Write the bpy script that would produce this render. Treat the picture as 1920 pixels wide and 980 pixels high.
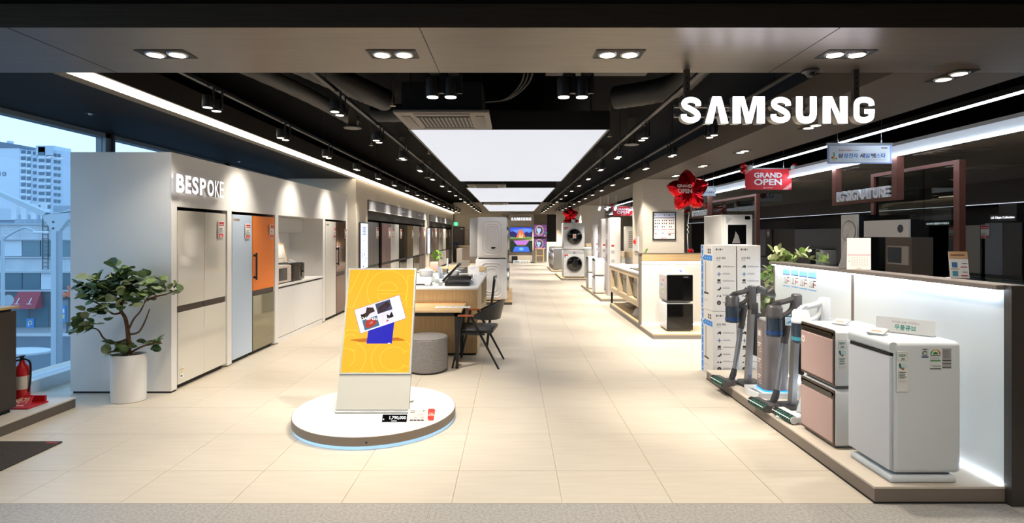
import bpy, bmesh, math, random
from mathutils import Vector, Matrix
random.seed(7)
R = math.radians
PI = math.pi
for o in list(bpy.data.objects):
    bpy.data.objects.remove(o)
sc = bpy.context.scene
COL = sc.collection

# ---------------------------------------------------------------- camera, sky, exposure
FPX, HZ, EYE = 1010.0, 440.0, 1.6          # focal length in pixels, horizon row, eye height
cam_d = bpy.data.cameras.new('camera')
cam = bpy.data.objects.new('camera', cam_d)
COL.objects.link(cam)
cam.location = (0, 0, EYE)
cam.rotation_euler = (R(90), 0, 0)
cam_d.sensor_width = 36
cam_d.lens = FPX / 1920 * 36
cam_d.shift_y = -(490 - HZ) / 1920
cam_d.clip_end = 900
sc.camera = cam
sc.view_settings.view_transform = 'Standard'
sc.view_settings.look = 'None'
sc.view_settings.exposure = 0.5
sc.view_settings.gamma = 1.0
sc.view_settings.use_curve_mapping = False
sc.cycles.use_denoising = True
sc.cycles.max_bounces = 8
sc.cycles.diffuse_bounces = 4
sc.cycles.glossy_bounces = 4
sc.cycles.transparent_max_bounces = 10
sc.cycles.sample_clamp_indirect = 4.0
sc.cycles.caustics_reflective = False
sc.cycles.caustics_refractive = False

SKY_STRENGTH = 1.7
PANEL_EMIT = 0.56          # ceiling light panels
SPOT_W = 195.0              # inner tracks
WALLWASH_W = 72.0          # outer left track
OUTER_W = 120.0             # outer right track
DOWN_W = 100.0              # recessed downlights

def L(c):
    """sRGB 0-255 to linear"""
    r = []
    for v in c[:3]:
        v = v / 255.0
        r.append(v / 12.92 if v <= 0.04045 else ((v + 0.055) / 1.055) ** 2.4)
    return (r[0], r[1], r[2], 1.0)

w = bpy.data.worlds.new('sky')
sc.world = w
w.use_nodes = True
nt = w.node_tree
nt.nodes.clear()
tc = nt.nodes.new('ShaderNodeTexCoord')
sp = nt.nodes.new('ShaderNodeSeparateXYZ')
rp = nt.nodes.new('ShaderNodeValToRGB')
bg = nt.nodes.new('ShaderNodeBackground')
ou = nt.nodes.new('ShaderNodeOutputWorld')
rp.color_ramp.elements[0].position = 0.0
rp.color_ramp.elements[0].color = L((222, 233, 243))
rp.color_ramp.elements[1].position = 0.5
rp.color_ramp.elements[1].color = L((184, 213, 238))
nt.links.new(tc.outputs['Generated'], sp.inputs[0])
nt.links.new(sp.outputs['Z'], rp.inputs[0])
nt.links.new(rp.outputs[0], bg.inputs[0])
bg.inputs[1].default_value = SKY_STRENGTH
nt.links.new(bg.outputs[0], ou.inputs[0])

# ---------------------------------------------------------------- pixel helpers
def at(px, py, Y):
    """point on the photo ray (px,py) at depth Y"""
    return Vector(((px - 960) / FPX * Y, Y, EYE - (py - HZ) / FPX * Y))
def gy(py, z=0.0):
    """depth of a point at height z seen on row py"""
    return FPX * (EYE - z) / (py - HZ)
def yx(px, X):
    """depth at which the plane x = X is seen in column px"""
    return X * FPX / (px - 960)

# ---------------------------------------------------------------- materials
MATS = {}
def mat(key, c=(200, 200, 200), rough=0.5, metal=0.0, emit=0.0, ecol=None, spec=0.5, coat=0.0, alpha=None,
        noise=None, scale=(1, 1, 1), c2=None, bump=0.0, nscale=8.0, detail=4.0, trans=0.0):
    """principled material; noise='blend' mixes c and c2 through a stretched noise"""
    if key in MATS:
        return MATS[key]
    m = bpy.data.materials.new(key)
    m.use_nodes = True
    n = m.node_tree.nodes
    l = m.node_tree.links
    b = n['Principled BSDF']
    b.inputs['Base Color'].default_value = L(c)
    b.inputs['Roughness'].default_value = rough
    b.inputs['Metallic'].default_value = metal
    b.inputs['Specular IOR Level'].default_value = spec
    b.inputs['Coat Weight'].default_value = coat
    b.inputs['Coat Roughness'].default_value = 0.06
    b.inputs['Transmission Weight'].default_value = trans
    if emit:
        b.inputs['Emission Color'].default_value = L(ecol or c)
        b.inputs['Emission Strength'].default_value = emit
    if c2 is not None or bump:
        t = n.new('ShaderNodeTexCoord')
        mp = n.new('ShaderNodeMapping')
        mp.inputs['Scale'].default_value = scale
        ns = n.new('ShaderNodeTexNoise')
        ns.inputs['Scale'].default_value = nscale
        ns.inputs['Detail'].default_value = detail
        l.new(t.outputs['Object'], mp.inputs[0])
        l.new(mp.outputs[0], ns.inputs['Vector'])
        if c2 is not None:
            r = n.new('ShaderNodeValToRGB')
            r.color_ramp.elements[0].position = 0.35
            r.color_ramp.elements[0].color = L(c)
            r.color_ramp.elements[1].position = 0.65
            r.color_ramp.elements[1].color = L(c2)
            l.new(ns.outputs[0], r.inputs[0])
            l.new(r.outputs[0], b.inputs['Base Color'])
        if bump:
            bp = n.new('ShaderNodeBump')
            bp.inputs['Strength'].default_value = bump
            bp.inputs['Distance'].default_value = 0.01
            l.new(ns.outputs[0], bp.inputs['Height'])
            l.new(bp.outputs[0], b.inputs['Normal'])
    MATS[key] = m
    return m

def glass_mat(key, tint=(225, 238, 245), refl=1.0, ior=1.45):
    """thin pane: tinted see-through with fresnel reflection"""
    if key in MATS:
        return MATS[key]
    m = bpy.data.materials.new(key)
    m.use_nodes = True
    n = m.node_tree.nodes
    l = m.node_tree.links
    n.clear()
    o = n.new('ShaderNodeOutputMaterial')
    mx = n.new('ShaderNodeMixShader')
    tr = n.new('ShaderNodeBsdfTransparent')
    gl = n.new('ShaderNodeBsdfGlossy')
    fr = n.new('ShaderNodeLayerWeight')          # Schlick: same value on both sides of the pane
    fr.inputs[0].default_value = 0.5
    pw = n.new('ShaderNodeMath'); pw.operation = 'POWER'; pw.inputs[1].default_value = 5.0
    mu = n.new('ShaderNodeMath'); mu.operation = 'MULTIPLY_ADD'
    f0 = ((ior - 1) / (ior + 1)) ** 2 * refl
    mu.inputs[1].default_value = min(1.0, refl) - f0
    mu.inputs[2].default_value = f0
    tr.inputs[0].default_value = L(tint)
    gl.inputs['Roughness'].default_value = 0.01
    l.new(fr.outputs['Facing'], pw.inputs[0])
    l.new(pw.outputs[0], mu.inputs[0])
    l.new(mu.outputs[0], mx.inputs[0])
    l.new(tr.outputs[0], mx.inputs[1])
    l.new(gl.outputs[0], mx.inputs[2])
    l.new(mx.outputs[0], o.inputs[0])
    MATS[key] = m
    return m

def flat(c, rough=0.6):
    """a plain printed colour"""
    return mat('print_%d_%d_%d' % tuple(c), c, rough)
def glow(c, s=1.0):
    """a lit screen or sign colour"""
    k = 'glow_%d_%d_%d_%d' % (c[0], c[1], c[2], int(s * 100))
    return mat(k, (10, 10, 10), 0.3, emit=s, ecol=c)

white = mat('white_lacquer', (238, 236, 233), 0.45)
white_gloss = mat('white_gloss', (240, 240, 240), 0.3, coat=0.15)
white_plastic = mat('white_plastic', (236, 237, 238), 0.35)
black = mat('black_paint', (14, 14, 15), 0.6)
black_metal = mat('black_metal', (24, 24, 25), 0.42, spec=0.4)
black_gloss = mat('black_gloss', (9, 9, 10), 0.05, coat=0.5)
dark_grey = mat('dark_grey', (58, 57, 58), 0.5)
steel = mat('steel', (190, 190, 192), 0.28, metal=1.0)
bronze_panel = mat('bronze_panel', (112, 101, 90), 0.36, metal=0.4, c2=(100, 90, 80), scale=(0.6, 40, 40), nscale=3)
beige_wall = mat('beige_wall', (224, 214, 198), 0.7, c2=(217, 207, 190), scale=(3, 3, 60), nscale=1.5)
oak = mat('oak', (206, 176, 132), 0.5, c2=(190, 158, 112), scale=(2, 60, 60), nscale=2.2)
oak_v = mat('oak_vertical', (198, 168, 124), 0.5, c2=(180, 148, 104), scale=(60, 60, 1.5), nscale=2.2)
oak_pale = mat('oak_pale', (226, 206, 172), 0.5, c2=(216, 194, 158), scale=(60, 2, 60), nscale=2.2)
taupe = mat('taupe_laminate', (150, 142, 134), 0.5)

# ---------------------------------------------------------------- mesh builder
TEXT_CACHE = {}
def text_geo(s, bold=0.0):
    """flat outline mesh of a string, height of a capital = about 0.7"""
    k = (s, bold)
    if k not in TEXT_CACHE:
        c = bpy.data.curves.new('tmp', 'FONT')
        c.body = s
        c.resolution_u = 3
        c.offset = bold
        c.fill_mode = 'FRONT'
        o = bpy.data.objects.new('tmp', c)
        COL.objects.link(o)
        me = bpy.data.meshes.new_from_object(o)
        vs = [(v.co.x, v.co.y) for v in me.vertices]
        fs = [tuple(p.vertices) for p in me.polygons]
        bpy.data.objects.remove(o)
        bpy.data.curves.remove(c)
        bpy.data.meshes.remove(me)
        if not vs:
            vs = [(0, 0), (1, 0), (1, 1)]
            fs = []
        x0 = min(v[0] for v in vs); x1 = max(v[0] for v in vs)
        y0 = min(v[1] for v in vs); y1 = max(v[1] for v in vs)
        TEXT_CACHE[k] = (vs, fs, x0, x1, y0, y1)
    return TEXT_CACHE[k]

class MB:
    def __init__(self):
        self.bm = bmesh.new()
        self.o = Vector((0, 0, 0)); self.u = Vector((1, 0, 0)); self.v = Vector((0, 0, 1)); self.n = Vector((0, -1, 0))
    def face(self, pts, m=0):
        try:
            f = self.bm.faces.new([self.bm.verts.new(p) for p in pts])
            f.material_index = m
            return f
        except ValueError:
            return None
    def box(self, x0, x1, y0, y1, z0, z1, m=0):
        v = [self.bm.verts.new((x, y, z)) for x in (x0, x1) for y in (y0, y1) for z in (z0, z1)]
        for q in ((0, 1, 3, 2), (4, 6, 7, 5), (0, 4, 5, 1), (2, 3, 7, 6), (0, 2, 6, 4), (1, 5, 7, 3)):
            f = self.bm.faces.new([v[i] for i in q]); f.material_index = m
        return self
    def rbox(self, x0, x1, y0, y1, z0, z1, r=0.01, seg=2, m=0, only=None):
        """bevelled box; only='x','y','z' rounds just the edges along that axis"""
        b2 = bmesh.new()
        v = [b2.verts.new((x, y, z)) for x in (x0, x1) for y in (y0, y1) for z in (z0, z1)]
        for q in ((0, 1, 3, 2), (4, 6, 7, 5), (0, 4, 5, 1), (2, 3, 7, 6), (0, 2, 6, 4), (1, 5, 7, 3)):
            b2.faces.new([v[i] for i in q])
        es = list(b2.edges)
        if only:
            ax = 'xyz'.index(only)
            es = [e for e in es if abs((e.verts[0].co - e.verts[1].co)[ax]) > 1e-6]
        bmesh.ops.bevel(b2, geom=es, offset=r, segments=seg, affect='EDGES', profile=0.5)
        self.merge(b2, m)
        return self
    def merge(self, b2, m=0, mx=None):
        mp = {}
        for vv in b2.verts:
            mp[vv.index if False else vv] = self.bm.verts.new(mx @ vv.co if mx else vv.co)
        for ff in b2.faces:
            try:
                f = self.bm.faces.new([mp[x] for x in ff.verts]); f.material_index = m
            except ValueError:
                pass
        b2.free()
    def cyl(self, p0, p1, r0, r1=None, n=16, m=0, caps=True):
        p0 = Vector(p0); p1 = Vector(p1)
        r1 = r0 if r1 is None else r1
        d = (p1 - p0).normalized()
        a = d.orthogonal().normalized(); b = d.cross(a)
        A = []; B = []
        for i in range(n):
            t = 2 * PI * i / n
            q = a * math.cos(t) + b * math.sin(t)
            A.append(self.bm.verts.new(p0 + q * r0)); B.append(self.bm.verts.new(p1 + q * r1))
        for i in range(n):
            j = (i + 1) % n
            f = self.bm.faces.new((A[i], A[j], B[j], B[i])); f.material_index = m
        if caps:
            f = self.bm.faces.new(A[::-1]); f.material_index = m
            f = self.bm.faces.new(B); f.material_index = m
        return self
    def tube(self, pts, r, n=8, m=0, flat_y=1.0):
        """swept tube; r a number or list"""
        pts = [Vector(p) for p in pts]
        k = len(pts)
        rr = r if isinstance(r, (list, tuple)) else [r] * k
        rings = []
        a = None
        for i, p in enumerate(pts):
            d = (pts[min(i + 1, k - 1)] - pts[max(i - 1, 0)]).normalized()
            if a is None:
                a = d.orthogonal().normalized()
            a = (a - d * a.dot(d)).normalized()
            b = d.cross(a)
            rings.append([self.bm.verts.new(p + a * math.cos(2 * PI * j / n) * rr[i] + b * math.sin(2 * PI * j / n) * rr[i] * flat_y) for j in range(n)])
        for i in range(k - 1):
            for j in range(n):
                jj = (j + 1) % n
                f = self.bm.faces.new((rings[i][j], rings[i][jj], rings[i + 1][jj], rings[i + 1][j])); f.material_index = m
        f = self.bm.faces.new(rings[0][::-1]); f.material_index = m
        f = self.bm.faces.new(rings[-1]); f.material_index = m
        return self
    def lathe(self, prof, c=(0, 0, 0), n=32, m=0, sx=1.0, sy=1.0):
        c = Vector(c)
        rings = []
        for (r, z) in prof:
            rings.append([self.bm.verts.new(c + Vector((r * sx * math.cos(2 * PI * j / n), r * sy * math.sin(2 * PI * j / n), z))) for j in range(n)])
        for i in range(len(rings) - 1):
            for j in range(n):
                jj = (j + 1) % n
                f = self.bm.faces.new((rings[i][j], rings[i][jj], rings[i + 1][jj], rings[i + 1][j])); f.material_index = m
        f = self.bm.faces.new(rings[0][::-1]); f.material_index = m
        f = self.bm.faces.new(rings[-1]); f.material_index = m
        return self
    def ball(self, c, rx, ry=None, rz=None, n=12, m=0):
        ry = rx if ry is None else ry
        rz = rx if rz is None else rz
        k = n // 2
        prof = [(math.sin(PI * i / k), -math.cos(PI * i / k)) for i in range(k + 1)]
        prof[0] = (0.02, -1); prof[-1] = (0.02, 1)
        c = Vector(c)
        rings = [[self.bm.verts.new(c + Vector((r * rx * math.cos(2 * PI * j / n), r * ry * math.sin(2 * PI * j / n), z * rz))) for j in range(n)] for r, z in prof]
        for i in range(k):
            for j in range(n):
                jj = (j + 1) % n
                f = self.bm.faces.new((rings[i][j], rings[i][jj], rings[i + 1][jj], rings[i + 1][j])); f.material_index = m
        f = self.bm.faces.new(rings[0][::-1]); f.material_index = m
        f = self.bm.faces.new(rings[-1]); f.material_index = m
        return self
    # ---- drawing on a plane
    def frame(self, o, u, v):
        self.o = Vector(o); self.u = Vector(u).normalized(); self.v = Vector(v).normalized(); self.n = self.u.cross(self.v)
        return self
    def pt(self, a, b, k=0.0):
        return self.o + self.u * a + self.v * b + self.n * k
    def rect(self, a0, a1, b0, b1, k=0.0005, m=0):
        self.face([self.pt(a0, b0, k), self.pt(a1, b0, k), self.pt(a1, b1, k), self.pt(a0, b1, k)], m)
        return self
    def poly(self, pts, k=0.0005, m=0):
        self.face([self.pt(a, b, k) for a, b in pts], m)
        return self
    def disc(self, a, b, r, k=0.0005, m=0, n=20, r2=None, t0=0.0, t1=360.0):
        r2 = r if r2 is None else r2
        full = abs(t1 - t0) >= 360
        q = [(a + r * math.cos(R(t0 + (t1 - t0) * i / n)), b + r2 * math.sin(R(t0 + (t1 - t0) * i / n))) for i in range(n if full else n + 1)]
        return self.poly(q, k, m)
    def ringseg(self, a, b, r0, r1, t0, t1, k=0.0005, m=0, n=12):
        for i in range(n):
            x = R(t0 + (t1 - t0) * i / n); y = R(t0 + (t1 - t0) * (i + 1) / n)
            self.poly([(a + r0 * math.cos(x), b + r0 * math.sin(x)), (a + r1 * math.cos(x), b + r1 * math.sin(x)),
                       (a + r1 * math.cos(y), b + r1 * math.sin(y)), (a + r0 * math.cos(y), b + r0 * math.sin(y))], k, m)
        return self
    def text(self, s, a, b, h, k=0.001, m=0, align='c', bold=0.0, width=None, depth=0.0):
        """string whose ink box is h high, lower edge at b; width stretches it"""
        vs, fs, x0, x1, y0, y1 = text_geo(s, bold)
        sc_ = h / max(y1 - y0, 1e-6)
        sx = sc_ if width is None else width / max(x1 - x0, 1e-6)
        W = (x1 - x0) * sx
        off = a - (W / 2 if align == 'c' else (0 if align == 'l' else W))
        tv = [self.bm.verts.new(self.pt(off + (x - x0) * sx, b + (y - y0) * sc_, k + depth)) for x, y in vs]
        ed = {}
        for f in fs:
            try:
                g = self.bm.faces.new([tv[i] for i in f]); g.material_index = m
            except ValueError:
                continue
            for i in range(len(f)):
                e = (f[i], f[(i + 1) % len(f)])
                ed[e] = 1
        if depth:
            bv = [self.bm.verts.new(self.pt(off + (x - x0) * sx, b + (y - y0) * sc_, k)) for x, y in vs]
            for (i, j) in ed:
                if (j, i) not in ed:
                    try:
                        g = self.bm.faces.new((tv[j], tv[i], bv[i], bv[j])); g.material_index = min(m + 1, 9)
                    except ValueError:
                        pass
        return self
    def prism(self, pts, k0, k1, m=0, ms=None):
        """polygon in the drawing plane extruded from offset k0 (back) to k1 (front)"""
        ms = m if ms is None else ms
        A = [self.bm.verts.new(self.pt(a, b, k1)) for a, b in pts]
        B = [self.bm.verts.new(self.pt(a, b, k0)) for a, b in pts]
        f = self.bm.faces.new(A); f.material_index = m
        f = self.bm.faces.new(B[::-1]); f.material_index = ms
        for i in range(len(pts)):
            j = (i + 1) % len(pts)
            f = self.bm.faces.new((A[j], A[i], B[i], B[j])); f.material_index = ms
        return self
    def stroke(self, pts, wd, k0, k1, m=0, ms=None):
        """thick poly-line with depth"""
        ms = m if ms is None else ms
        k = len(pts)
        Lf = []; Rt = []
        for i in range(k):
            p = Vector(pts[i]); d = Vector(pts[min(i + 1, k - 1)]) - Vector(pts[max(i - 1, 0)])
            d.normalize()
            nn = Vector((-d.y, d.x)) * wd / 2
            Lf.append(p + nn); Rt.append(p - nn)
        V = lambda q, kk: self.bm.verts.new(self.pt(q[0], q[1], kk))
        lf = [V(q, k1) for q in Lf]; rf = [V(q, k1) for q in Rt]; lb = [V(q, k0) for q in Lf]; rb = [V(q, k0) for q in Rt]
        def F(a, mm):
            f = self.bm.faces.new(a); f.material_index = mm
        for i in range(k - 1):
            F((rf[i], rf[i + 1], lf[i + 1], lf[i]), m)
            if k1 != k0:
                F((lf[i], lf[i + 1], lb[i + 1], lb[i]), ms)
                F((rf[i + 1], rf[i], rb[i], rb[i + 1]), ms)
                F((lb[i], lb[i + 1], rb[i + 1], rb[i]), ms)
        if k1 != k0:
            F((lf[0], lb[0], rb[0], rf[0]), ms); F((lf[-1], rf[-1], rb[-1], lb[-1]), ms)
        return self
    def mesh(self, name, smooth=35):
        bmesh.ops.recalc_face_normals(self.bm, faces=[f for f in self.bm.faces]) if getattr(self, 'fixn', True) else None
        me = bpy.data.meshes.new(name)
        self.bm.to_mesh(me)
        self.bm.free()
        if smooth:
            me.polygons.foreach_set('use_smooth', [True] * len(me.polygons))
            me.set_sharp_from_angle(angle=R(smooth))
        return me
    def build(self, name, mats, parent=None, smooth=35):
        me = self.mesh(name, smooth)
        for m_ in (mats if isinstance(mats, (list, tuple)) else [mats]):
            me.materials.append(m_)
        return link(name, me, parent)

def link(name, me, parent=None):
    o = bpy.data.objects.new(name, me)
    COL.objects.link(o)
    if parent is not None:
        o.parent = parent
    return o
def tag(o, label, cat, group=None, kind=None):
    o['label'] = label
    o['category'] = cat
    if group: o['group'] = group
    if kind: o['kind'] = kind
    return o
def thing(name, label, cat, loc=(0, 0, 0), rz=0.0, group=None):
    o = bpy.data.objects.new(name, None)
    o.empty_display_size = 0.1
    COL.objects.link(o)
    o.location = loc
    o.rotation_euler = (0, 0, R(rz))
    return tag(o, label, cat, group)
def struct(o):
    o['kind'] = 'structure'
    return o
def root(name):
    o = bpy.data.objects.new(name, None)
    o.empty_display_size = 0.1
    COL.objects.link(o)
    return struct(o)
def dup(src, loc=None, rz=None, label=None, parent=None, group=None):
    r = src.copy(); COL.objects.link(r)
    r.parent = parent
    if loc is not None: r.location = loc
    if rz is not None: r.rotation_euler = (0, 0, R(rz))
    if label: r['label'] = label
    if group: r['group'] = group
    for ch in src.children:
        dup(ch, parent=r)
    return r
def B(name, m, parent, *bx, r=0.0, seg=2, only=None):
    """a part made of one or more boxes"""
    b = MB()
    for q in bx:
        if r: b.rbox(*q, r=r, seg=seg, only=only)
        else: b.box(*q)
    return b.build(name, m, parent)
def curve(pts, n=6):
    """Catmull-Rom through points"""
    P = [Vector(p) for p in pts]
    out = []
    for i in range(len(P) - 1):
        p0 = P[max(i - 1, 0)]; p1 = P[i]; p2 = P[i + 1]; p3 = P[min(i + 2, len(P) - 1)]
        for j in range(n):
            t = j / n
            out.append(0.5 * ((2 * p1) + (-p0 + p2) * t + (2 * p0 - 5 * p1 + 4 * p2 - p3) * t * t + (-p0 + 3 * p1 - 3 * p2 + p3) * t ** 3))
    out.append(P[-1])
    return out
def spot(parent, loc, target, watts, angle=60, blend=0.5, color=(255, 244, 228), size=0.04):
    d = bpy.data.lights.new('spot', 'SPOT')
    d.energy = watts; d.spot_size = R(angle); d.spot_blend = blend; d.color = L(color)[:3]; d.shadow_soft_size = size
    o = bpy.data.objects.new('spot_light', d)
    COL.objects.link(o)
    o.location = loc
    dr = Vector(target) - Vector(loc)
    o.rotation_euler = dr.to_track_quat('-Z', 'Y').to_euler()
    if parent is not None:
        o.parent = parent
        o.matrix_parent_inverse = Matrix.Translation(parent.location).inverted()
    return o
# ================================================================ THE SETTING
H = 2.83                     # underside of soffits and light panels
XW = -4.95                   # window plane
# ---- floor: slab + single tiles near, joined tiles far
tile_m = mat('floor_tile', (208, 199, 184), 0.40, c2=(202, 192, 176), scale=(1.2, 14, 1), nscale=1.6, spec=0.4)
grout = mat('grout', (178, 166, 148), 0.8)
terrazzo = mat('terrazzo', (150, 147, 142), 0.5, c2=(176, 173, 168), scale=(1, 1, 1), nscale=60, detail=8)
fl = MB(); fl.box(-5.12, 11.2, 3.21, 33.5, -0.2, -0.004)
floor = struct(fl.build('floor', grout))
TX, TY = 0.66, 0.67
xs = [0.30 + TX * k for k in range(-9, 5)]
rows = [3.212, 3.656] + [3.656 + TY * k for k in range(1, 12)]
tile_meshes = {}
def tile_mesh(wx, wy):
    k = (round(wx, 3), round(wy, 3))
    if k not in tile_meshes:
        b = MB()
        g = 0.0012; e = 0.0015
        x0, x1, y0, y1 = g, wx - g, g, wy - g
        top = [(x0 + e, y0 + e, 0), (x1 - e, y0 + e, 0), (x1 - e, y1 - e, 0), (x0 + e, y1 - e, 0)]
        bot = [(x0, y0, -0.004), (x1, y0, -0.004), (x1, y1, -0.004), (x0, y1, -0.004)]
        b.face(top)
        for i in range(4):
            j = (i + 1) % 4
            b.face([bot[i], bot[j], top[j], top[i]])
        me = b.mesh('floor_tile', 0)
        me.materials.append(tile_m)
        tile_meshes[k] = me
    return tile_meshes[k]
for r_ in range(len(rows) - 1):
    for k in range(len(xs) - 1):
        x0, x1 = xs[k], xs[k + 1]
        if x1 > 3.0: continue
        t = link('floor_tile', tile_mesh(x1 - x0, rows[r_ + 1] - rows[r_]), floor)
        t.location = (x0, rows[r_], 0)
fb = MB()
y = rows[-1]
while y < 32.8:
    for k in range(-9, 16):
        x0 = 0.30 + TX * k
        fb.face([(x0 + .002, y + .002, 0), (x0 + TX - .002, y + .002, 0), (x0 + TX - .002, y + TY - .002, 0), (x0 + .002 , y + TY - .002, 0)])
    y += TY
ft = fb.build('distant_tiles', tile_m, floor, 0); ft['kind'] = 'stuff'
fb = MB()
for r_ in range(len(rows) - 1):
    for k in range(len(xs) - 2, 17):
        x0 = 0.30 + TX * k
        if x0 + TX <= 3.0: continue
        fb.face([(x0 + .002, rows[r_] + .002, 0), (x0 + TX - .002, rows[r_] + .002, 0), (x0 + TX - .002, rows[r_ + 1] - .002, 0), (x0 + .002, rows[r_ + 1] - .002, 0)])
ft = fb.build('side_tiles', tile_m, floor, 0); ft['kind'] = 'stuff'
cf = MB(); cf.box(-5.12, 11.2, -3, 3.208, -0.2, -0.004)
corr = struct(cf.build('floor_corridor', grout))
for k in range(-4, 7):
    x0 = -1.68 + 1.2 * k
    s_ = MB(); s_.box(0.001, 1.199, 0, 1.2, -0.004, 0.0)
    s_ = s_.build('stone_slab', terrazzo, corr, 0); s_.location = (x0, 2.007, 0)
    s2 = link('stone_slab', s_.data, corr); s2.location = (x0, 0.805, 0)

# ---- enclosing shell
ceil = MB(); ceil.box(-5.12, 11.2, 3.5, 33.5, 3.55, 3.7)
ceil = struct(ceil.build('ceiling', mat('ceiling_black', (6, 6, 7), 0.9, spec=.1)))
cc = MB(); cc.box(-5.12, 11.2, -3, 3.2, 2.972, 3.1)
cc = struct(cc.build('ceiling_corridor', mat('ceiling_black', (6, 6, 7), 0.9, spec=.1)))
wb = MB(); wb.box(-5.12, 11.2, -3.2, -3, 0, 3.7); struct(wb.build('wall_front', mat('corridor_wall', (120, 116, 112), 0.7)))
wr = MB(); wr.box(11.0, 11.2, -3, 33.5, 0, 3.7); struct(wr.build('wall_right', mat('dark_wall', (44, 41, 40), 0.6)))
wbk = MB(); wbk.box(-5.12, 11.2, 33.0, 33.2, 0, 3.7); struct(wbk.build('wall_back', beige_wall))

# ---- soffits: front portal, left and right runs
t1 = MB(); t1.box(-5.12, 11.2, 3.2, 4.09, H, 3.55); struct(t1.build('trim_1', bronze_panel))
t2 = MB(); t2.box(-5.1, -3.50, 4.09, 31.5, H, 3.12)
t2.box(-3.50, -3.34, 4.09, 31.5, 2.90, 3.12)
t2 = struct(t2.build('trim_2', mat('left_soffit', (30, 28, 26), 0.6, spec=0.12)))
t3 = MB(); t3.box(2.90, 3.95, 4.09, 31.5, H, 3.12); t3 = struct(t3.build('trim_3', mat('right_soffit', (84, 77, 70), 0.55)))
# thin joints of the front soffit
jt = MB()
for x in (-3.0, -0.55, 1.95, 4.4):
    jt.box(x - .003, x + .003, 3.205, 4.085, H - 0.0015, H + 0.002)
jt.build('joint', black, bpy.data.objects['trim_1'])

# ---- left window wall
frame_m = mat('window_frame', (120, 130, 136), 0.4, metal=0.4)
win = root('window_1')
pane = glass_mat('window_glass', (222, 238, 250), 1.3, 1.5)
mull = [-1.6, 1.1, 3.8, 6.58, 9.3, 12.0]
for y_ in mull:
    B('mullion', frame_m, win, (XW - .10, XW + .02, y_ - .045, y_ + .045, 0.1, H))
    B('mullion_cap', mat('mullion_dark', (60, 66, 72), 0.5), win, (XW - .02, XW + .05, y_ + .045, y_ + .075, 0.1, H))
for a, b_ in zip(mull[:-1], mull[1:]):
    B('glass_pane', pane, win, (XW - .03, XW - .02, a + .045, b_ - .045, 0.12, H))
B('window_sill', mat('sill', (200, 206, 210), 0.4), win, (XW - .12, XW + .10, -3, 12.0, 0.0, 0.12))
B('head_rail', frame_m, win, (XW - .10, XW + .02, -3, 12.0, H - .05, H))
wl = MB(); wl.box(-5.12, -5.05, -3.2, -1.6, 0, 3.7); wl.box(-5.12, -5.05, -1.6, 33.2, H, 3.7); wl.box(-5.12, -5.05, 12.0, 33.2, 0, H); wl.box(-5.12, -5.05, -1.6, 12, -0.2, 0.0)
struct(wl.build('wall_left', mat('dark_wall', (44, 41, 40), 0.6)))

# ---- beige wall with the two recesses of refrigerators
XL = -3.42
wn = MB()
wn.box(-5.05, XL, 11.8, 12.75, 0, H)
wn.box(-5.05, -4.25, 12.75, 31.4, 0, H)
wn.box(-4.25, XL, 12.75, 31.4, 2.43, H)
wn.box(-4.25, XL, 21.35, 22.3, 0, 2.43)
wn.box(-4.25, XL, 30.9, 31.4, 0, 2.43)
struct(wn.build('wall_recess', beige_wall))
nb = mat('recess_black', (20, 18, 17), 0.6)
hdr_m = mat('grey_header', (150, 152, 158), 0.45)
for i, (a, b_, nm) in enumerate(((12.75, 21.35, 'long'), (22.3, 30.9, 'far'))):
    h_ = thing('recess_header', 'grey lit header band above the %s row of recessed refrigerators' % nm, 'header', (XL, a, 2.18))
    B('fascia', hdr_m, h_, (-.04, .012, 0.03, b_ - a - .03, 0.02, 0.24))
    B('edge_trim', nb, h_, (-.05, .02, 0, b_ - a, 0.24, 0.25), (-.05, .02, 0, .03, 0, 0.24), (-.05, .02, b_ - a - .03, b_ - a, 0, 0.24))
    B('light_lip', white, h_, (-.04, .02, .03, b_ - a - .03, 0.0, 0.02))
    for f in ((0.42, 0.76) if i == 0 else (0.45,)):
        pb = MB().frame((0.013, (b_ - a) * f, 0.06), (0, 1, 0), (0, 0, 1))
        pb.box(.012, .022, (b_ - a) * f, (b_ - a) * f + 1.05, 0.06, 0.2)
        pb.frame((0.022, (b_ - a) * f, 0.06), (0, 1, 0), (0, 0, 1))
        for q in range(6):
            pb.rect(.22 + q * .1, .29 + q * .1, .05, .1, .001, 1)
        pb.build('name_plate', [mat('plate', (120, 124, 132), .4), white], h_)
    lin = thing('recess_lining', 'black lining panel inside the %s refrigerator recess' % nm, 'panel', (-4.2, (a + b_) / 2, 0))
    B('back_lining', nb, lin, (-.045, -.02, -(b_ - a) / 2 + .01, (b_ - a) / 2 - .01, 0, 2.42))
    B('side_lining', nb, lin, (-.02, .74, (b_ - a) / 2 - .03, (b_ - a) / 2 - .005, 0, 2.17))
    B('top_lining', nb, lin, (-.02, .70, -(b_ - a) / 2 + .01, (b_ - a) / 2 - .03, 1.97, 2.17))
    B('plinth', nb, lin, (-.02, .74, -(b_ - a) / 2 + .01, (b_ - a) / 2 - .03, 0, 0.06))

# ---- columns on the right run
for nm, x0, x1, y0, y1 in (('near', 2.9, 3.82, 11.95, 12.95), ('far', 2.92, 3.85, 22.4, 23.4), ('end', 2.3, 4.2, 27.5, 28.2)):
    c_ = MB(); c_.box(x0, x1, y0, y1, 0, H); struct(c_.build('wall_column_' + nm, beige_wall))
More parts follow.
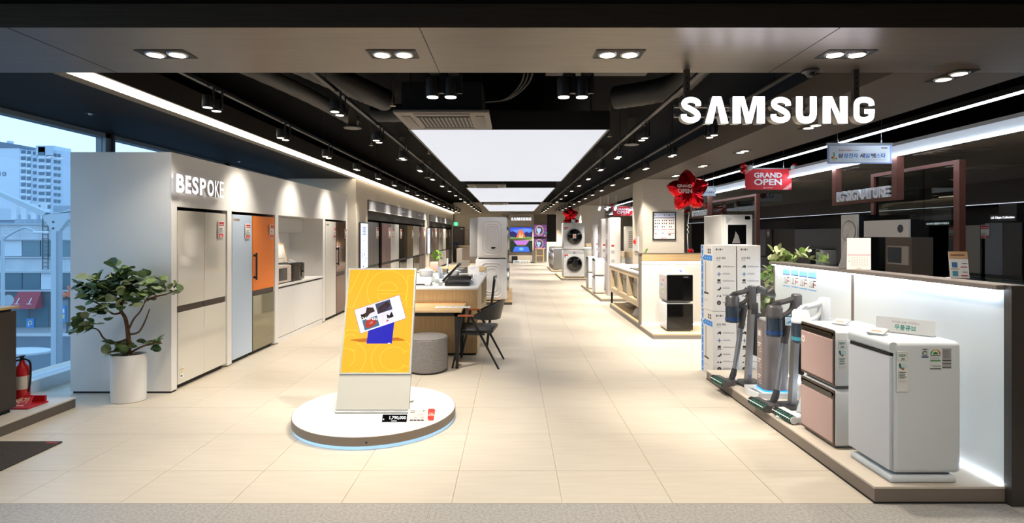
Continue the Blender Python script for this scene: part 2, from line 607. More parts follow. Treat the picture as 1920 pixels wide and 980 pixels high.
# baseboards hidden behind displays; back partitions
pb = MB(); pb.box(-3.42, -0.6, 31.9, 32.0, 0, H); struct(pb.build('wall_back_left', beige_wall))
pb = MB(); pb.box(-3.42, 3.9, 31.5, 33.0, H, 3.5); struct(pb.build('trim_4', beige_wall))
pb = MB(); pb.box(1.3, 2.1, 32.2, 32.3, 0, H); struct(pb.build('wall_back_middle', mat('taupe_wall', (128, 120, 110), .7)))
pb = MB(); pb.box(2.1, 2.75, 32.5, 32.6, 0, H); struct(pb.build('wall_back_dark', nb))

# ================================================================ CEILING FIXTURES
# light strip between the left soffit and its fascia
b = MB(); b.box(-0.065, 0.065, 0, 27.2, 0, 0.03)
st = b.build('linear_light', mat('strip_light', (255, 240, 214), .5, emit=4.0, ecol=(255, 238, 212)))
st.location = (-3.425, 4.15, 2.868); tag(st, 'long warm white light strip in the window-side soffit above the white cabinets', 'light')
# cool strip hanging over the aisle beside the other shop
t = thing('linear_light', 'long cool white light line hung over the dark aisle', 'light', (4.98, 5.0, 3.0))
B('diffuser', mat('cool_strip', (235, 243, 255), .5, emit=9.0, ecol=(225, 238, 255)), t, (-.03, .03, 0, 24, -.012, 0))
B('housing', black_metal, t, (-.035, .035, 0, 24, 0, .06))
for k in range(9):
    B('hanger', black_metal, t, (-.004, .004, .5 + k * 2.8, .508 + k * 2.8, .06, .55))

# light panels
pan_m = mat('panel_light', (120, 122, 126), .8, spec=.1, emit=PANEL_EMIT, ecol=(236, 241, 252))
ps = None
for i, (y0, y1) in enumerate(((6.3, 12.4), (14.1, 20.2), (21.8, 28.2))):
    t = thing('ceiling_light_panel', ['large glowing white ceiling light panel nearest the entrance', 'middle glowing white ceiling light panel', 'farthest glowing white ceiling light panel before the television wall'][i], 'light panel', (-.035, y0, H))
    B('diffuser', pan_m, t, (-1.15, 1.15, .015, y1 - y0 - .015, 0, .01))
    B('housing', black_metal, t, (-1.18, -1.15, 0, y1 - y0, 0, .2), (1.15, 1.18, 0, y1 - y0, 0, .2), (-1.15, 1.15, 0, .015, 0, .2), (-1.15, 1.15, y1 - y0 - .015, y1 - y0, 0, .2), (-1.18, 1.18, 0, y1 - y0, .2, .22))
    for hx in (-1.0, 1.0):
        for hy in (.3, (y1 - y0) - .3):
            B('hanger', black_metal, t, (hx - .006, hx + .006, hy - .006, hy + .006, .22, .72))

# ceiling cassettes
def cassette(loc, label):
    t = thing('ceiling_air_conditioner', label, 'air conditioner', loc)
    gm = mat('cassette_grey', (112, 106, 98), .5)
    b = MB(); b.rbox(-.475, .475, -.42, .42, 0, .035, .012); b.build('panel', gm, t)
    B('casing', black_metal, t, (-.40, .40, -.36, .36, .035, .32))
    b = MB()
    b.box(-.27, .27, -.25, .25, -.006, 0)
    b.build('grille_backing', mat('grille_dark', (34, 32, 30), .7), t)
    for k in range(14):
        x = -.26 + k * .04
        B('grille_slat', gm, t, (x - .008, x + .008, -.25, .25, -.012, -.006))
    for q in ((-.42, -.33, -.28, .28), (.33, .42, -.28, .28), (-.28, .28, -.39, -.31), (-.28, .28, .31, .39)):
        B('air_flap', mat('flap', (92, 87, 80), .5), t, (q[0], q[1], q[2], q[3], -.008, 0), r=.003)
    B('hanger', black_metal, t, (-.38, -.37, 0, .01, .32, .7), (.37, .38, 0, .01, .32, .7))
    return t
cassette((-.70, 5.72, 2.80), 'grey four way ceiling cassette air conditioner in front of the nearest light panel')
cassette((-.62, 13.4, 2.80), 'grey ceiling cassette air conditioner between the near and middle light panels')
cassette((-.62, 21.1, 2.80), 'grey ceiling cassette air conditioner between the middle and far light panels')

# ---- track lighting
lens_m = mat('lamp_lens', (255, 246, 230), .3, emit=3.0, ecol=(255, 240, 214))
def make_head(z):
    t = thing('track_spotlight', '', 'spotlight', (0, 0, z))
    b = MB(); b.lathe([(.046, 0), (.048, .004), (.048, .10), (.044, .104), (.044, .112)], n=20)
    b.build('housing', black_metal, t)
    b = MB(); b.cyl((0, 0, .0005), (0, 0, -.003), .040, n=20); b.build('lens', lens_m, t)
    b = MB(); b.box(.052, .062, -.012, .012, .02, .205); b.box(-.002, .062, -.012, .012, .195, .205); b.box(.046, .053, -.01, .01, .05, .07)
    b.build('bracket', black_metal, t)
    return t
HEADZ = 2.80
TRK = [(-2.87, 5.08, 'cabinet-side outer track', 'L2'), (-1.73, 5.26, 'window-side inner track', 'L1'),
       (1.65, 6.70, 'column-side inner track', 'R1'), (2.44, 6.50, 'column-side outer track', 'R2')]
ORD = 'first second third fourth fifth sixth seventh eighth ninth tenth eleventh twelfth thirteenth fourteenth fifteenth sixteenth seventeenth'.split()
head0 = None
for X, y0, lab, code in TRK:
    t = thing('lighting_track', 'black lighting rail, the ' + lab, 'track', (X, 4.2, HEADZ + .20))
    B('rail', black_metal, t, (-.02, .02, 0, 26.0, 0, .035))
    B('slot', mat('track_slot', (96, 92, 88), .4, metal=.6), t, (-.026, -.02, 0, 26.0, .004, .014))
    for k in range(8):
        B('hanger', black_metal, t, (-.003, .003, .8 + k * 3.2, .806 + k * 3.2, .035, .55))
    k = 0
    yy = y0
    while yy < 29.5:
        for e in (0, 1):
            loc = (X, yy + e * .15, HEADZ)
            lb = 'black cylinder spotlight, %s pair from the portal on the %s' % (ORD[k], lab)
            if head0 is None:
                head0 = make_head(HEADZ); h_ = head0; h_.location = loc; h_['label'] = lb; h_['group'] = '%s pair on the %s' % (ORD[k], lab)
            else:
                h_ = dup(head0, loc, 0, lb, group='%s pair on the %s' % (ORD[k], lab))
            sx = -1 if code == 'R2' else 1
            h_.scale = (sx, 1, 1)
        far = yy > 18
        if not far or k % 2 == 0:
            mul = 1.0 if not far else 2.2
            p = Vector((X, yy + .075, HEADZ - .03))
            if code == 'L2':
                spot(None, p, (-3.52, yy + .075, 1.45), WALLWASH_W * mul, 72, 1.0, size=.09)
            elif code == 'L1':
                spot(None, p, (-1.9, yy + 1.1, 0), SPOT_W * mul, 88, .7)
            elif code == 'R1':
                spot(None, p, (1.6, yy + 1.1, 0), SPOT_W * mul, 88, .7)
            else:
                spot(None, p, (3.0, yy + .7, .4), OUTER_W * mul, 80, .6)
        yy += 1.6 if code[0] == 'L' else 1.62
        k += 1
# the cross track behind the portal with two pairs of larger cylinders
t = thing('lighting_track', 'black cross rail fixed behind the entrance portal', 'track', (0, 4.17, 2.86))
B('rail', black_metal, t, (-3.3, 2.88, -.02, .02, 0, .035))
big = None
for px in (811, 845, 1057, 1091):
    p = at(px, 182, 4.45)
    if big is None:
        big = thing('cylinder_spotlight', 'black cylinder spotlight in a pair behind the entrance portal', 'spotlight', (0, 0, 0), 0, 'paired cylinder lamps behind the portal')
        b = MB(); b.lathe([(.052, 0), (.054, .004), (.054, .15), (.05, .155)], n=24); b.build('housing', black_metal, big)
        b = MB(); b.cyl((0, 0, .001), (0, 0, -.004), .046, n=24); b.build('lens', mat('lamp_lens_big', (255, 246, 230), .3, emit=4.0, ecol=(255, 240, 216)), big)
        b = MB(); b.box(.054, .095, -.02, .02, .03, .19); b.box(.03, .06, -.012, .012, .155, .19); b.build('driver_box', black_metal, big)
        b = MB(); b.box(-.01, .07, -.27, -.01, .165, .185); b.build('arm', black_metal, big)
        h_ = big
    else:
        h_ = dup(big)
    h_.location = p
    pr = 'nearest ceiling cassette' if px < 960 else 'grey service panel'
    tag(h_, 'black cylinder spotlight of the pair hung in front of the ' + pr, 'spotlight', 'cylinder pair before the ' + pr)
for px in (828, 1074):
    p = at(px, 190, 4.45)
    spot(None, p, (-1.25, 5.0, .3) if px < 960 else (2.25, 5.6, .4), SPOT_W * (.85 if px < 960 else 1.25), 85, .8)

# ---- recessed twin downlights
def downlight_mesh():
    t = thing('recessed_downlight', '', 'downlight')
    b = MB(); b.box(-.165, .165, -.085, -.078, -.004, .0); b.box(-.165, .165, .078, .085, -.004, 0); b.box(-.165, -.158, -.078, .078, -.004, 0); b.box(.158, .165, -.078, .078, -.004, 0)
    b.build('trim_ring', black_metal, t)
    b = MB(); b.box(-.158, .158, -.078, .078, -.0025, -.0005); b.build('recess_plate', black, t)
    for s in (-1, 1):
        b = MB(); b.lathe([(.066, -.003), (.062, -.010), (.05, -.010)], n=24, c=(s * .075, 0, 0)); b.build('reflector', steel, t)
        b = MB(); b.cyl((s * .075, 0, -.004), (s * .075, 0, -.0115), .05, n=24); b.build('lamp', mat('lamp_lens_big', (255, 246, 230), .3), t)
    return t
d0 = downlight_mesh()
first = True
for px in (312, 737, 1160, 1586):
    p = at(px, 101, FPX * (H - EYE) / (HZ - 101))
    h_ = d0 if first else dup(d0)
    first = False
    h_.location = (p.x, p.y, H - .001)
    tag(h_, 'twin recessed downlight in the portal soffit, ' + {312: 'nearest the warm light strip', 737: 'above the round podium', 1160: 'over the open aisle floor', 1586: 'above the lit SAMSUNG letters'}[px], 'downlight')
    spot(None, (p.x, p.y, H - .03), (p.x, p.y, 0), DOWN_W, 95, .6)
for i, y_ in enumerate((4.17, 6.1, 7.95, 9.6, 11.2)):
    h_ = dup(d0, (3.40, y_, H - .001), 90)
    tag(h_, '%s twin recessed downlight from the portal in the soffit run before the beige column' % ORD[i], 'downlight')
    spot(None, (3.40, y_, H - .03), (3.40, y_, 0), DOWN_W, 95, .6)
for k in range(3):      # added unseen row outside the portal, lights surfaces facing the camera
    h_ = dup(d0, (-2.4 + 2.6 * k, 1.3, 2.971), 0)
    tag(h_, 'added unseen twin downlight in the corridor ceiling', 'downlight', 'added unseen downlights in the corridor')
    spot(None, (-2.4 + 2.6 * k, 1.3, 2.94), (-2.4 + 2.6 * k, 1.6, 0), DOWN_W * .9, 120, .6)

# ---- ducts, pipes, diffusers in the open ceiling
duct_m = mat('duct_grey', (34, 33, 32), .6, bump=.2, nscale=12)
def duct(pts, r, label):
    P = curve(pts, 14)
    b = MB()
    b.tube(P, [r * (1.0 + .045 * (i % 2)) for i in range(len(P))], 16)
    o = b.build('air_duct', duct_m)
    return tag(o, label, 'duct')
duct([(-2.35, 4.3, 3.32), (-2.1, 5.2, 3.3), (-1.75, 6.0, 3.25), (-1.55, 6.6, 3.25)], .13, 'ribbed grey air duct running back above the window-side tracks')
duct([(-1.9, 7.3, 3.25), (-.9, 7.3, 3.25), (0.1, 7.3, 3.25)], .12, 'straight grey air duct crossing above the nearest light panel')
duct([(1.9, 4.3, 3.3), (1.85, 5.2, 3.28), (1.75, 5.9, 3.22), (1.2, 6.3, 3.2)], .13, 'ribbed grey air duct bending in behind the lit letter sign')
duct([(-3.0, 5.0, 3.4), (-2.6, 6.6, 3.36), (-2.4, 8.2, 3.34)], .09, 'thin grey air duct above the track beside the white cabinets')
b = MB(); b.rbox(-.5, .5, -.42, .42, 0, .05, .01)
o = b.build('access_panel', mat('access_grey', (56, 51, 46), .6)); o.location = (0.83, 4.95, 3.18); tag(o, 'flat grey service panel in the open ceiling', 'panel')
b = MB(); b.box(-.005, .005, -.005, .005, .05, .37); b.build('hanger', black_metal, o)
for k in range(3):
    P = curve([(.05 + .04 * k, 5.2, 3.5), (.12 + .04 * k, 5.4, 3.2), (-.05 + .02 * k, 5.7, 3.05), (-.285, 5.60 + .1 * k, 2.98 + .03 * k)], 6)
    if k == 0: hb = thing('hose_bundle', 'bundle of three black hoses looping down to the nearest ceiling cassette', 'hose')
    b = MB(); b.tube(P, .012, 6); b.build('hose_line', black_metal, hb)
for k, (x, y_) in enumerate(((-2.25, 7.6), (-2.2, 10.8), (2.0, 9.0), (2.0, 12.2), (-2.2, 14.2))):
    b = MB(); b.lathe([(.12, 0), (.125, .008), (.07, .03), (.06, .05), (.06, .45)], n=20)
    o = b.build('ceiling_diffuser', mat('diffuser_grey', (84, 80, 76), .5)); o.location = (x, y_, 3.1)
    tag(o, 'round grey diffuser in the open ceiling, ' + ('nearest the portal on the window side', 'beside the near light panel on the window side', 'beside the near light panel on the column side', 'beside the gap after the near light panel', 'beside the middle light panel')[k], 'diffuser')
for k, (x, y_) in enumerate(((-1.35, 6.1), (1.45, 8.0), (-2.3, 8.8), (2.05, 10.4), (1.9, 6.1), (-1.5, 9.7))):
    b = MB(); b.cyl((0, 0, 0), (0, 0, .45), .008, n=8); b.lathe([(.012, -.03), (.035, -.025), (.035, -.02), (.012, -.01), (.018, 0.01), (.008, .03)], n=12)
    o = b.build('ceiling_sprinkler', mat('brass_dull', (150, 140, 122), .4, metal=.7)); o.location = (x, y_, 3.08)
    tag(o, 'small sprinkler head on a drop pipe in the open ceiling', 'sprinkler', 'sprinklers in the open ceiling')
for px, py in ((169, 212), (448, 302)):
    Y = FPX * (H - EYE) / (HZ - py); X = (px - 960) / FPX * Y
    b = MB(); b.lathe([(.045, -.004), (.045, 0)], n=16); b.lathe([(.014, -.02), (.018, -.004)], n=12, m=1)
    o = b.build('sprinkler_rosette', [black_metal, steel]); o.location = (X, Y, H); tag(o, 'flush sprinkler rosette in the dark window-side soffit', 'sprinkler', 'flush sprinklers in the window-side soffit')
p = at(1497, 143, 4.2)
b = MB(); b.lathe([(.06, 0), (.06, -.012), (.04, -.02), (.02, -.05)], n=20); b.ball((0, -.02, -.035), .022, n=10, m=1)
o = b.build('security_camera', [dark_grey, black_gloss]); o.location = (p.x, 4.03, H); tag(o, 'small round security camera under the portal soffit edge', 'camera')
# ================================================================ PRICE TAGS
def price_tag(parent_loc, rz, label, group, second=True, w=.085, red=True):
    """electronic shelf label stuck on a door, faces local -y"""
    t = thing('price_tag', label, 'price tag', parent_loc, rz, group)
    b = MB(); b.rbox(-w / 2, w / 2, -.016, 0, 0, w * 1.12, .006); b.build('housing', white_plastic, t)
    b = MB().frame((-w / 2, -.016, 0), (1, 0, 0), (0, 0, 1))
    b.rect(.008, w - .008, .012, w * 1.05, .0006, 0)
    b.rect(.008, w - .008, w * .68, w * 1.05, .0010, 1)
    for k, ww in enumerate((.9, .6, .8)):
        b.rect(.012, .012 + (w - .026) * ww, .018 + k * .014, .024 + k * .014, .0010, 2)
    b.rect(.014, w - .02, w * .78, w * .84, .0014, 0)
    b.build('display', [flat((232, 228, 222)), flat((188, 38, 46)) if red else flat((90, 90, 96)), flat((52, 48, 50))], t)
    if second:
        b = MB(); b.rbox(-w / 2, w / 2, -.010, 0, -.062, -.006, .004); b.build('promo_card', flat((226, 224, 222)), t)
        b = MB().frame((-w / 2, -.010, -.062), (1, 0, 0), (0, 0, 1)); b.rect(.008, w - .008, .008, .048, .0006, 0)
        b.text('OPEN', w / 2, .014, .016, .0012, 1, bold=.02)
        b.build('promo_print', [flat((196, 52, 58)), flat((240, 236, 232))], t)
    return t

# ================================================================ LEFT: WHITE BUILT-IN WALL OF REFRIGERATORS
XF = -3.44
Y0, Y1, ZT = 5.44, 11.25, 2.435
cab = thing('display_cabinet', 'tall white built-in cabinet wall framing three refrigerators and a kitchen niche', 'cabinet', (XF, Y0, 0))
def cbx(name, m, *q, **k):
    return B(name, m, cab, *[(a[0] - XF, a[1] - XF, a[2] - Y0, a[3] - Y0, a[4], a[5]) for a in q], **k)
XB = -4.46
cbx('end_panel', white, (XB, XF, Y0, 5.53, .02, ZT))
cbx('end_panel', white, (XB, XF, 11.16, Y1, .02, ZT))
for a, b_ in ((6.51, 6.61), (7.82, 7.93), (9.80, 9.92)):
    cbx('divider', white, (XB + .03, XF, a, b_, .02, 1.89))
cbx('header_panel', white, (XF - .05, XF, 5.53, 11.16, 1.89, ZT))
cbx('top_panel', white, (XB, XF - .05, 5.53, 11.16, ZT - .03, ZT))
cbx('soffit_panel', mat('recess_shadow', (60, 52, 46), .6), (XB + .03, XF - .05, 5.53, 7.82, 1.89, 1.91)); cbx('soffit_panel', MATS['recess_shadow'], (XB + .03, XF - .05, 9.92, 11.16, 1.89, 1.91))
cbx('back_panel', white, (XB, XB + .03, 5.53, 11.16, .02, ZT - .03))
cbx('niche_ceiling', white, (XB + .03, XF - .05, 7.93, 9.80, 1.89, 1.91))
cbx('toe_kick', black, (XB + .02, XF - .01, Y0 + .01, 5.53, 0, .02), (XB + .02, XF - .02, 11.16, Y1 - .01, 0, .02))

# letters BESPOKE standing off the header
sg = thing('letter_sign', 'raised white letters BESPOKE standing off the white header panel', 'sign', (XF, 5.53, 2.0))
lt_face = mat('letter_lit', (250, 248, 255), .4, emit=.85, ecol=(250, 248, 255))
word = 'BESPOKE'
cols = [(329, 357), (360, 374), (374, 386), (386, 393.5), (393.5, 403), (403, 411.5), (412, 419)]
cols = [(330, 345.5), (347, 358), (359.5, 372), (374, 386), (388, 401), (402.5, 411), (411.5, 419)]
for ch, (p0, p1) in zip(word, cols):
    ya, yb = yx(p0, XF + .06), yx(p1, XF + .06)
    yb = ya + (yb - ya) * .97
    ym = (ya + yb) / 2
    b = MB().frame((0, 0, 0), (0, 1, 0), (0, 0, 1))
    b.text(ch, ym - 5.53, .03, .185, .035, 0, bold=.035 if ch in 'B' and ya < 5.8 else (.03 if ya < 6.0 else .0), width=yb - ya, depth=.03)
    b.build('letter', [lt_face, mat('letter_side', (205, 202, 200), .5)], sg)
B('stand_off', steel, sg, *[(0, .035, yx((p0 + p1) / 2, XF + .06) - 5.53 - .004, yx((p0 + p1) / 2, XF + .06) - 5.53 + .004, .12, .128) for p0, p1 in cols])

# ---- generic refrigerator, faces local -y, origin at its left front foot
def fridge(loc, rz, label, w, h, d, doors, body=None, group=None, zb=.03, handle=None, rail=None, rail_m=None):
    t = thing('refrigerator', label, 'refrigerator', loc, rz, group)
    B('body', body or dark_grey, t, (0, w, .045, d, zb, h))
    B('base_grille', black, t, (.02, w - .02, .05, d - .05, 0, zb))
    for (x0, x1, z0, z1, m) in doors:
        b = MB(); b.rbox(x0 + .004, x1 - .004, 0, .042, z0 + .003, z1 - .003, .004, 1); b.build('door', m, t)
    if rail:
        for x0, x1, z0, z1 in rail:
            B('handle_recess', rail_m or mat('recess_bronze', (70, 60, 54), .35, metal=.5), t, (x0 + .004, x1 - .004, .012, .042, z0, z1))
    if handle:
        x, z0, z1 = handle
        b = MB(); b.rbox(x - .012, x + .012, -.05, -.03, z0, z1, .004, 1); b.box(x - .006, x + .006, -.035, .002, z0 + .02, z0 + .05); b.box(x - .006, x + .006, -.035, .002, z1 - .05, z1 - .02)
        b.build('handle', black_metal, t)
    return t
glass_cream = mat('glass_cream', (226, 222, 210), .05, coat=1.0, spec=1.0)
sky_blue = mat('satin_sky_blue', (188, 205, 224), .38)
orange_m = mat('satin_orange', (238, 128, 28), .36)
mirror_olive = mat('mirror_olive', (142, 138, 118), .05, metal=.75)
mirror_bronze = mat('mirror_bronze', (112, 84, 72), .05, metal=.8)
cotta_white = mat('satin_warm_white', (222, 217, 208), .32)
Z_L, Z_M = .80, .86
f1 = fridge((XF - .004, 5.555, 0), 90, 'cream glass four door refrigerator beside the potted tree', .93, 1.86, .75,
       [(0, .475, Z_M, 1.855, glass_cream), (.475, .93, Z_M, 1.855, glass_cream), (0, .475, .05, Z_L, glass_cream), (.475, .93, .05, Z_L, glass_cream)],
       body=mat('bronze_dark', (64, 52, 44), .4), rail=[(0, .475, Z_L, Z_M), (.475, .93, Z_L, Z_M)])
# energy sticker on its lower left door
b = MB().frame((.03, -.0005, .11), (1, 0, 0), (0, 0, 1))
b.disc(.035, .075, .035, .001, 0, t0=0, t1=180, n=12); b.rect(0, .07, 0, .075, .001, 0)
b.ringseg(.035, .075, .016, .028, 0, 60, .0015, 1, 4); b.ringseg(.035, .075, .016, .028, 60, 120, .0015, 2, 4); b.ringseg(.035, .075, .016, .028, 120, 180, .0015, 3, 4)
b.rect(.01, .06, .052, .064, .0015, 2); b.rect(.01, .04, .012, .03, .0015, 4)
b.build('energy_sticker', [flat((240, 240, 236)), flat((196, 60, 50)), flat((226, 190, 60)), flat((60, 140, 70)), flat((90, 92, 100))], f1)
f2 = fridge((XF - .004, 6.63, 0), 90, 'tall sky blue single door refrigerator', .515, 1.86, .72, [(0, .515, .05, 1.855, sky_blue)], body=black_metal)
b = MB().frame((.02, -.0005, 1.77), (1, 0, 0), (0, 0, 1)); b.rect(0, .17, 0, .035, .001, 0); b.rect(.02, .05, .004, .032, .0015, 1); b.rect(.06, .15, .009, .026, .0015, 2)
b.build('sticker_strip', [flat((170, 172, 178)), flat((214, 140, 60)), flat((110, 114, 122))], f2)
f3 = fridge((XF - .004, 7.165, 0), 90, 'refrigerator with an orange upper door and olive mirror lower door', .635, 1.86, .72,
       [(0, .635, Z_M - .01, 1.855, orange_m), (0, .635, .05, Z_L - .01, mirror_olive)], body=black_metal, rail=[(0, .635, Z_L - .01, Z_M - .01)], handle=(.015, 1.0, 1.36))
f4 = fridge((XF - .004, 9.95, 0), 90, 'tall warm white single door refrigerator at the far end of the white wall', .59, 1.86, .72, [(0, .59, .05, 1.855, cotta_white)], body=black_metal)
b = MB().frame((.02, -.0005, 1.77), (1, 0, 0), (0, 0, 1)); b.rect(0, .17, 0, .035, .001, 0); b.rect(.06, .15, .009, .026, .0015, 1)
b.build('sticker_strip', [flat((170, 172, 178)), flat((110, 114, 122))], f4)
f5 = fridge((XF - .004, 10.56, 0), 90, 'bronze mirror refrigerator with a long black handle', .58, 1.86, .72,
       [(0, .58, Z_M, 1.855, mirror_bronze), (0, .58, .05, Z_L, mirror_bronze)], body=black_metal, rail=[(0, .58, Z_L, Z_M)], handle=(.02, 1.0, 1.36))
def ltag(px, py, lab, red=True, X=XF, **k):
    Y = yx(px, X); z = EYE - (py - HZ) / FPX * Y
    return price_tag((X + .001, Y, z), 90, lab, None, red=red, **k)
ltag(412.5, 436, 'white electronic price tag with red promo card on the cream refrigerator', w=.12)
ltag(463, 439, 'white electronic price tag on the sky blue refrigerator', w=.12)
ltag(508, 439, 'white electronic price tag with red promo card on the orange door', w=.12)
ltag(626.5, 440, 'white electronic price tag on the warm white refrigerator', w=.12)
ltag(647, 441, 'white electronic price tag on the bronze mirror refrigerator', w=.12)

# ---- niche: base cabinet, worktop, wall cabinet
n0, n1 = 7.935, 9.795
bc = thing('base_cabinet', 'white two door base cabinet in the kitchen niche', 'cabinet', (XF, n0, 0))
B('body', white, bc, (-.60, -.03, .01, n1 - n0 - .01, .08, .80))
mid = yx(551, XF) - n0
B('door', white, bc, (-.03, -.004, .012, mid - .002, .085, .795), r=.002, seg=1)
B('door', white, bc, (-.03, -.004, mid + .002, n1 - n0 - .012, .085, .795), r=.002, seg=1)
B('plinth', white, bc, (-.59, -.01, .01, n1 - n0 - .01, 0, .075))
B('shadow_gap', mat('gap_dark', (70, 62, 56), .7), bc, (-.59, -.035, .012, n1 - n0 - .012, .80, .825))
o = B('worktop', white, None, (-.60, .0, 0, n1 - n0 - .01, 0, .03), r=.003, seg=1); o.location = (XF, n0 + .005, .826); tag(o, 'thin white worktop in the kitchen niche', 'worktop')
wc = thing('wall_cabinet', 'grey white wall cabinet hung at the back of the kitchen niche', 'cabinet', (-4.045, n0 + .01, 1.635))
gw = mat('grey_white', (198, 196, 192), .5)
B('body', gw, wc, (0, .33, 0, 1.56, 0, .25))
B('door', gw, wc, (.332, .35, .003, .215, .003, .247)); B('door', gw, wc, (.332, .35, .219, 1.558, .003, .247))
cbx('niche_back', white, (-4.09, -4.05, 7.93, 9.80, .02, 1.89))
for y_ in (8.5, 9.2): spot(None, (-3.85, y_, 1.61), (-3.97, y_ + .05, .86), 7, 130, .8)
# microwaves
def microwave(loc, rz, label, w, h, front, frame_, window):
    t = thing('microwave_oven', label, 'microwave', loc, rz)
    b = MB(); b.rbox(0, w, .02, .36, .012, h, .008); b.build('body', frame_, t)
    b = MB(); b.rbox(.004, w * .76, 0, .02, .016, h - .004, .004, 1); b.build('door', front, t)
    b = MB(); b.rbox(.04, w * .66, -.004, 0, .05, h - .04, .003, 1); b.build('door_glass', window, t)
    b = MB(); b.rbox(w * .77, w - .004, 0, .02, .016, h - .004, .004, 1); b.build('control_panel', front, t)
    b = MB(); b.cyl((w * .88, 0, h * .5), (w * .88, -.015, h * .5), .018, n=16); b.build('knob', frame_, t)
    b = MB(); b.box(w * .70, w * .73, -.012, 0, .06, h - .06); b.build('handle', frame_, t)
    b = MB()
    for x in (.03, w - .03):
        for y_ in (.05, .32): b.cyl((x, y_, 0), (x, y_, .012), .012, n=8)
    b.build('foot', black, t)
    return t
zw = .8565
microwave((XF - .04, 8.0, zw), 90, 'cream microwave oven with a glass door in the niche', .50, .275, mat('cream_pink', (224, 206, 192), .3), cotta_white, black_gloss)
microwave((XF - .04, 8.53, zw), 90, 'black mirrored microwave oven beside the cream one', .50, .285, black_gloss, black_metal, black_gloss)
for i, (y_, lab) in enumerate(((8.22, 'small white price display on the cream microwave'), (8.86, 'small white price display on the black microwave'))):
    t = thing('price_display', lab, 'price tag', (XF - .18, y_, zw + (.275 if i == 0 else .285)), 90)
    b = MB(); b.rbox(-.06, .06, -.04, .04, 0, .012, .003, 1); b.build('base', white_plastic, t)
    b = MB().frame((-.05, -.035, .013), (1, 0, 0), (0, .9, .45)); b.prism([(0, 0), (.10, 0), (.10, .075), (0, .075)], 0, .006); b.rect(.01, .09, .012, .065, .007, 1); b.build('display', [white_plastic, flat((196, 192, 188))], t)
# leaning picture
t = thing('picture_frame', 'white framed picture leaning in the niche behind the microwaves', 'picture', (-3.93, 9.02, zw + .006), 84)
pts = MB().frame((0, 0, 0), (1, 0, 0), (0, .22, .97))
b = MB().frame((0, 0, 0), (1, 0, 0), (0, .22, .97)); b.prism([(0.02, .02), (.43, .02), (.43, .58), (.02, .58)], -.012, 0); b.rect(.10, .35, .10, .35, .001, 1); b.rect(.12, .33, .10, .33, .0015, 2)
b.build('picture', [flat((232, 226, 216)), flat((196, 178, 152)), flat((226, 220, 208))], t)
b = MB().frame((0, 0, 0), (1, 0, 0), (0, .22, .97))
for q in ((0, .45, 0, .02), (0, .45, .58, .60), (0, .02, .02, .58), (.43, .45, .02, .58)):
    b.prism([(q[0], q[2]), (q[1], q[2]), (q[1], q[3]), (q[0], q[3])], -.02, .006)
b.build('frame', mat('frame_wood', (200, 170, 130), .5), t)

# ================================================================ RECESSED REFRIGERATOR ROWS
gun = mat('satin_graphite', (98, 97, 97), .35, metal=.4)
brown_st = mat('brushed_brown', (128, 104, 96), .3, metal=.5, c2=(112, 90, 82), scale=(30, 30, 1), nscale=3)
glass_white = mat('glass_white', (226, 226, 218), .06, coat=.5)
mirror_dark = mat('mirror_dark', (70, 66, 62), .05, metal=.85)
mirror_gold = mat('mirror_gold', (132, 118, 84), .05, metal=.8)
taupe_st = mat('satin_taupe', (120, 108, 98), .34, metal=.3)
def recess_fridge(y0, y1, label, up, lo, quad=True):
    w = y1 - y0
    c = w / 2
    ds = [(0, c, .80, 1.85, up), (c, w, .80, 1.85, up), (0, c, .03, .74, lo), (c, w, .03, .74, lo)] if quad else [(0, w, .80, 1.85, up), (0, w, .03, .74, lo)]
    return fridge((XL - .03, y0, .062), 90, label, w, 1.86, .70, ds, body=black_metal, rail=[(0, w, .74, .80)], rail_m=black_metal)
for a, b_, lab, u, l_ in ((12.86, 13.96, 'graphite four door refrigerator at the near end of the long recess', gun, gun),
                         (14.30, 15.34, 'brushed brown four door refrigerator next to the black gap', brown_st, brown_st),
                         (15.37, 16.44, 'white glass four door refrigerator beside the brown one', glass_white, glass_white),
                         (16.50, 17.66, 'dark mirror four door refrigerator in the long recess', mirror_dark, mirror_dark),
                         (17.72, 18.80, 'refrigerator with gold mirror upper doors and white lower doors', mirror_gold, glass_white),
                         (18.90, 20.06, 'refrigerator with white glass upper doors and dark mirror lower doors', glass_white, mirror_dark),
                         (20.12, 21.25, 'taupe steel refrigerator at the far end of the long recess', taupe_st, taupe_st),
                         (22.45, 24.0, 'wide taupe refrigerator first in the far recess', taupe_st, taupe_st),
                         (24.1, 25.4, 'taupe refrigerator second in the far recess', taupe_st, taupe_st),
                         (25.5, 26.9, 'white glass refrigerator in the far recess', glass_white, cotta_white),
                         (27.0, 28.1, 'plain satin white refrigerator in the far recess', cotta_white, cotta_white),
                         (28.2, 29.4, 'gold mirror refrigerator near the end of the far recess', mirror_gold, taupe_st),
                         (29.5, 30.75, 'graphite refrigerator last in the far recess', gun, gun)):
    recess_fridge(a, b_, lab, u, l_)
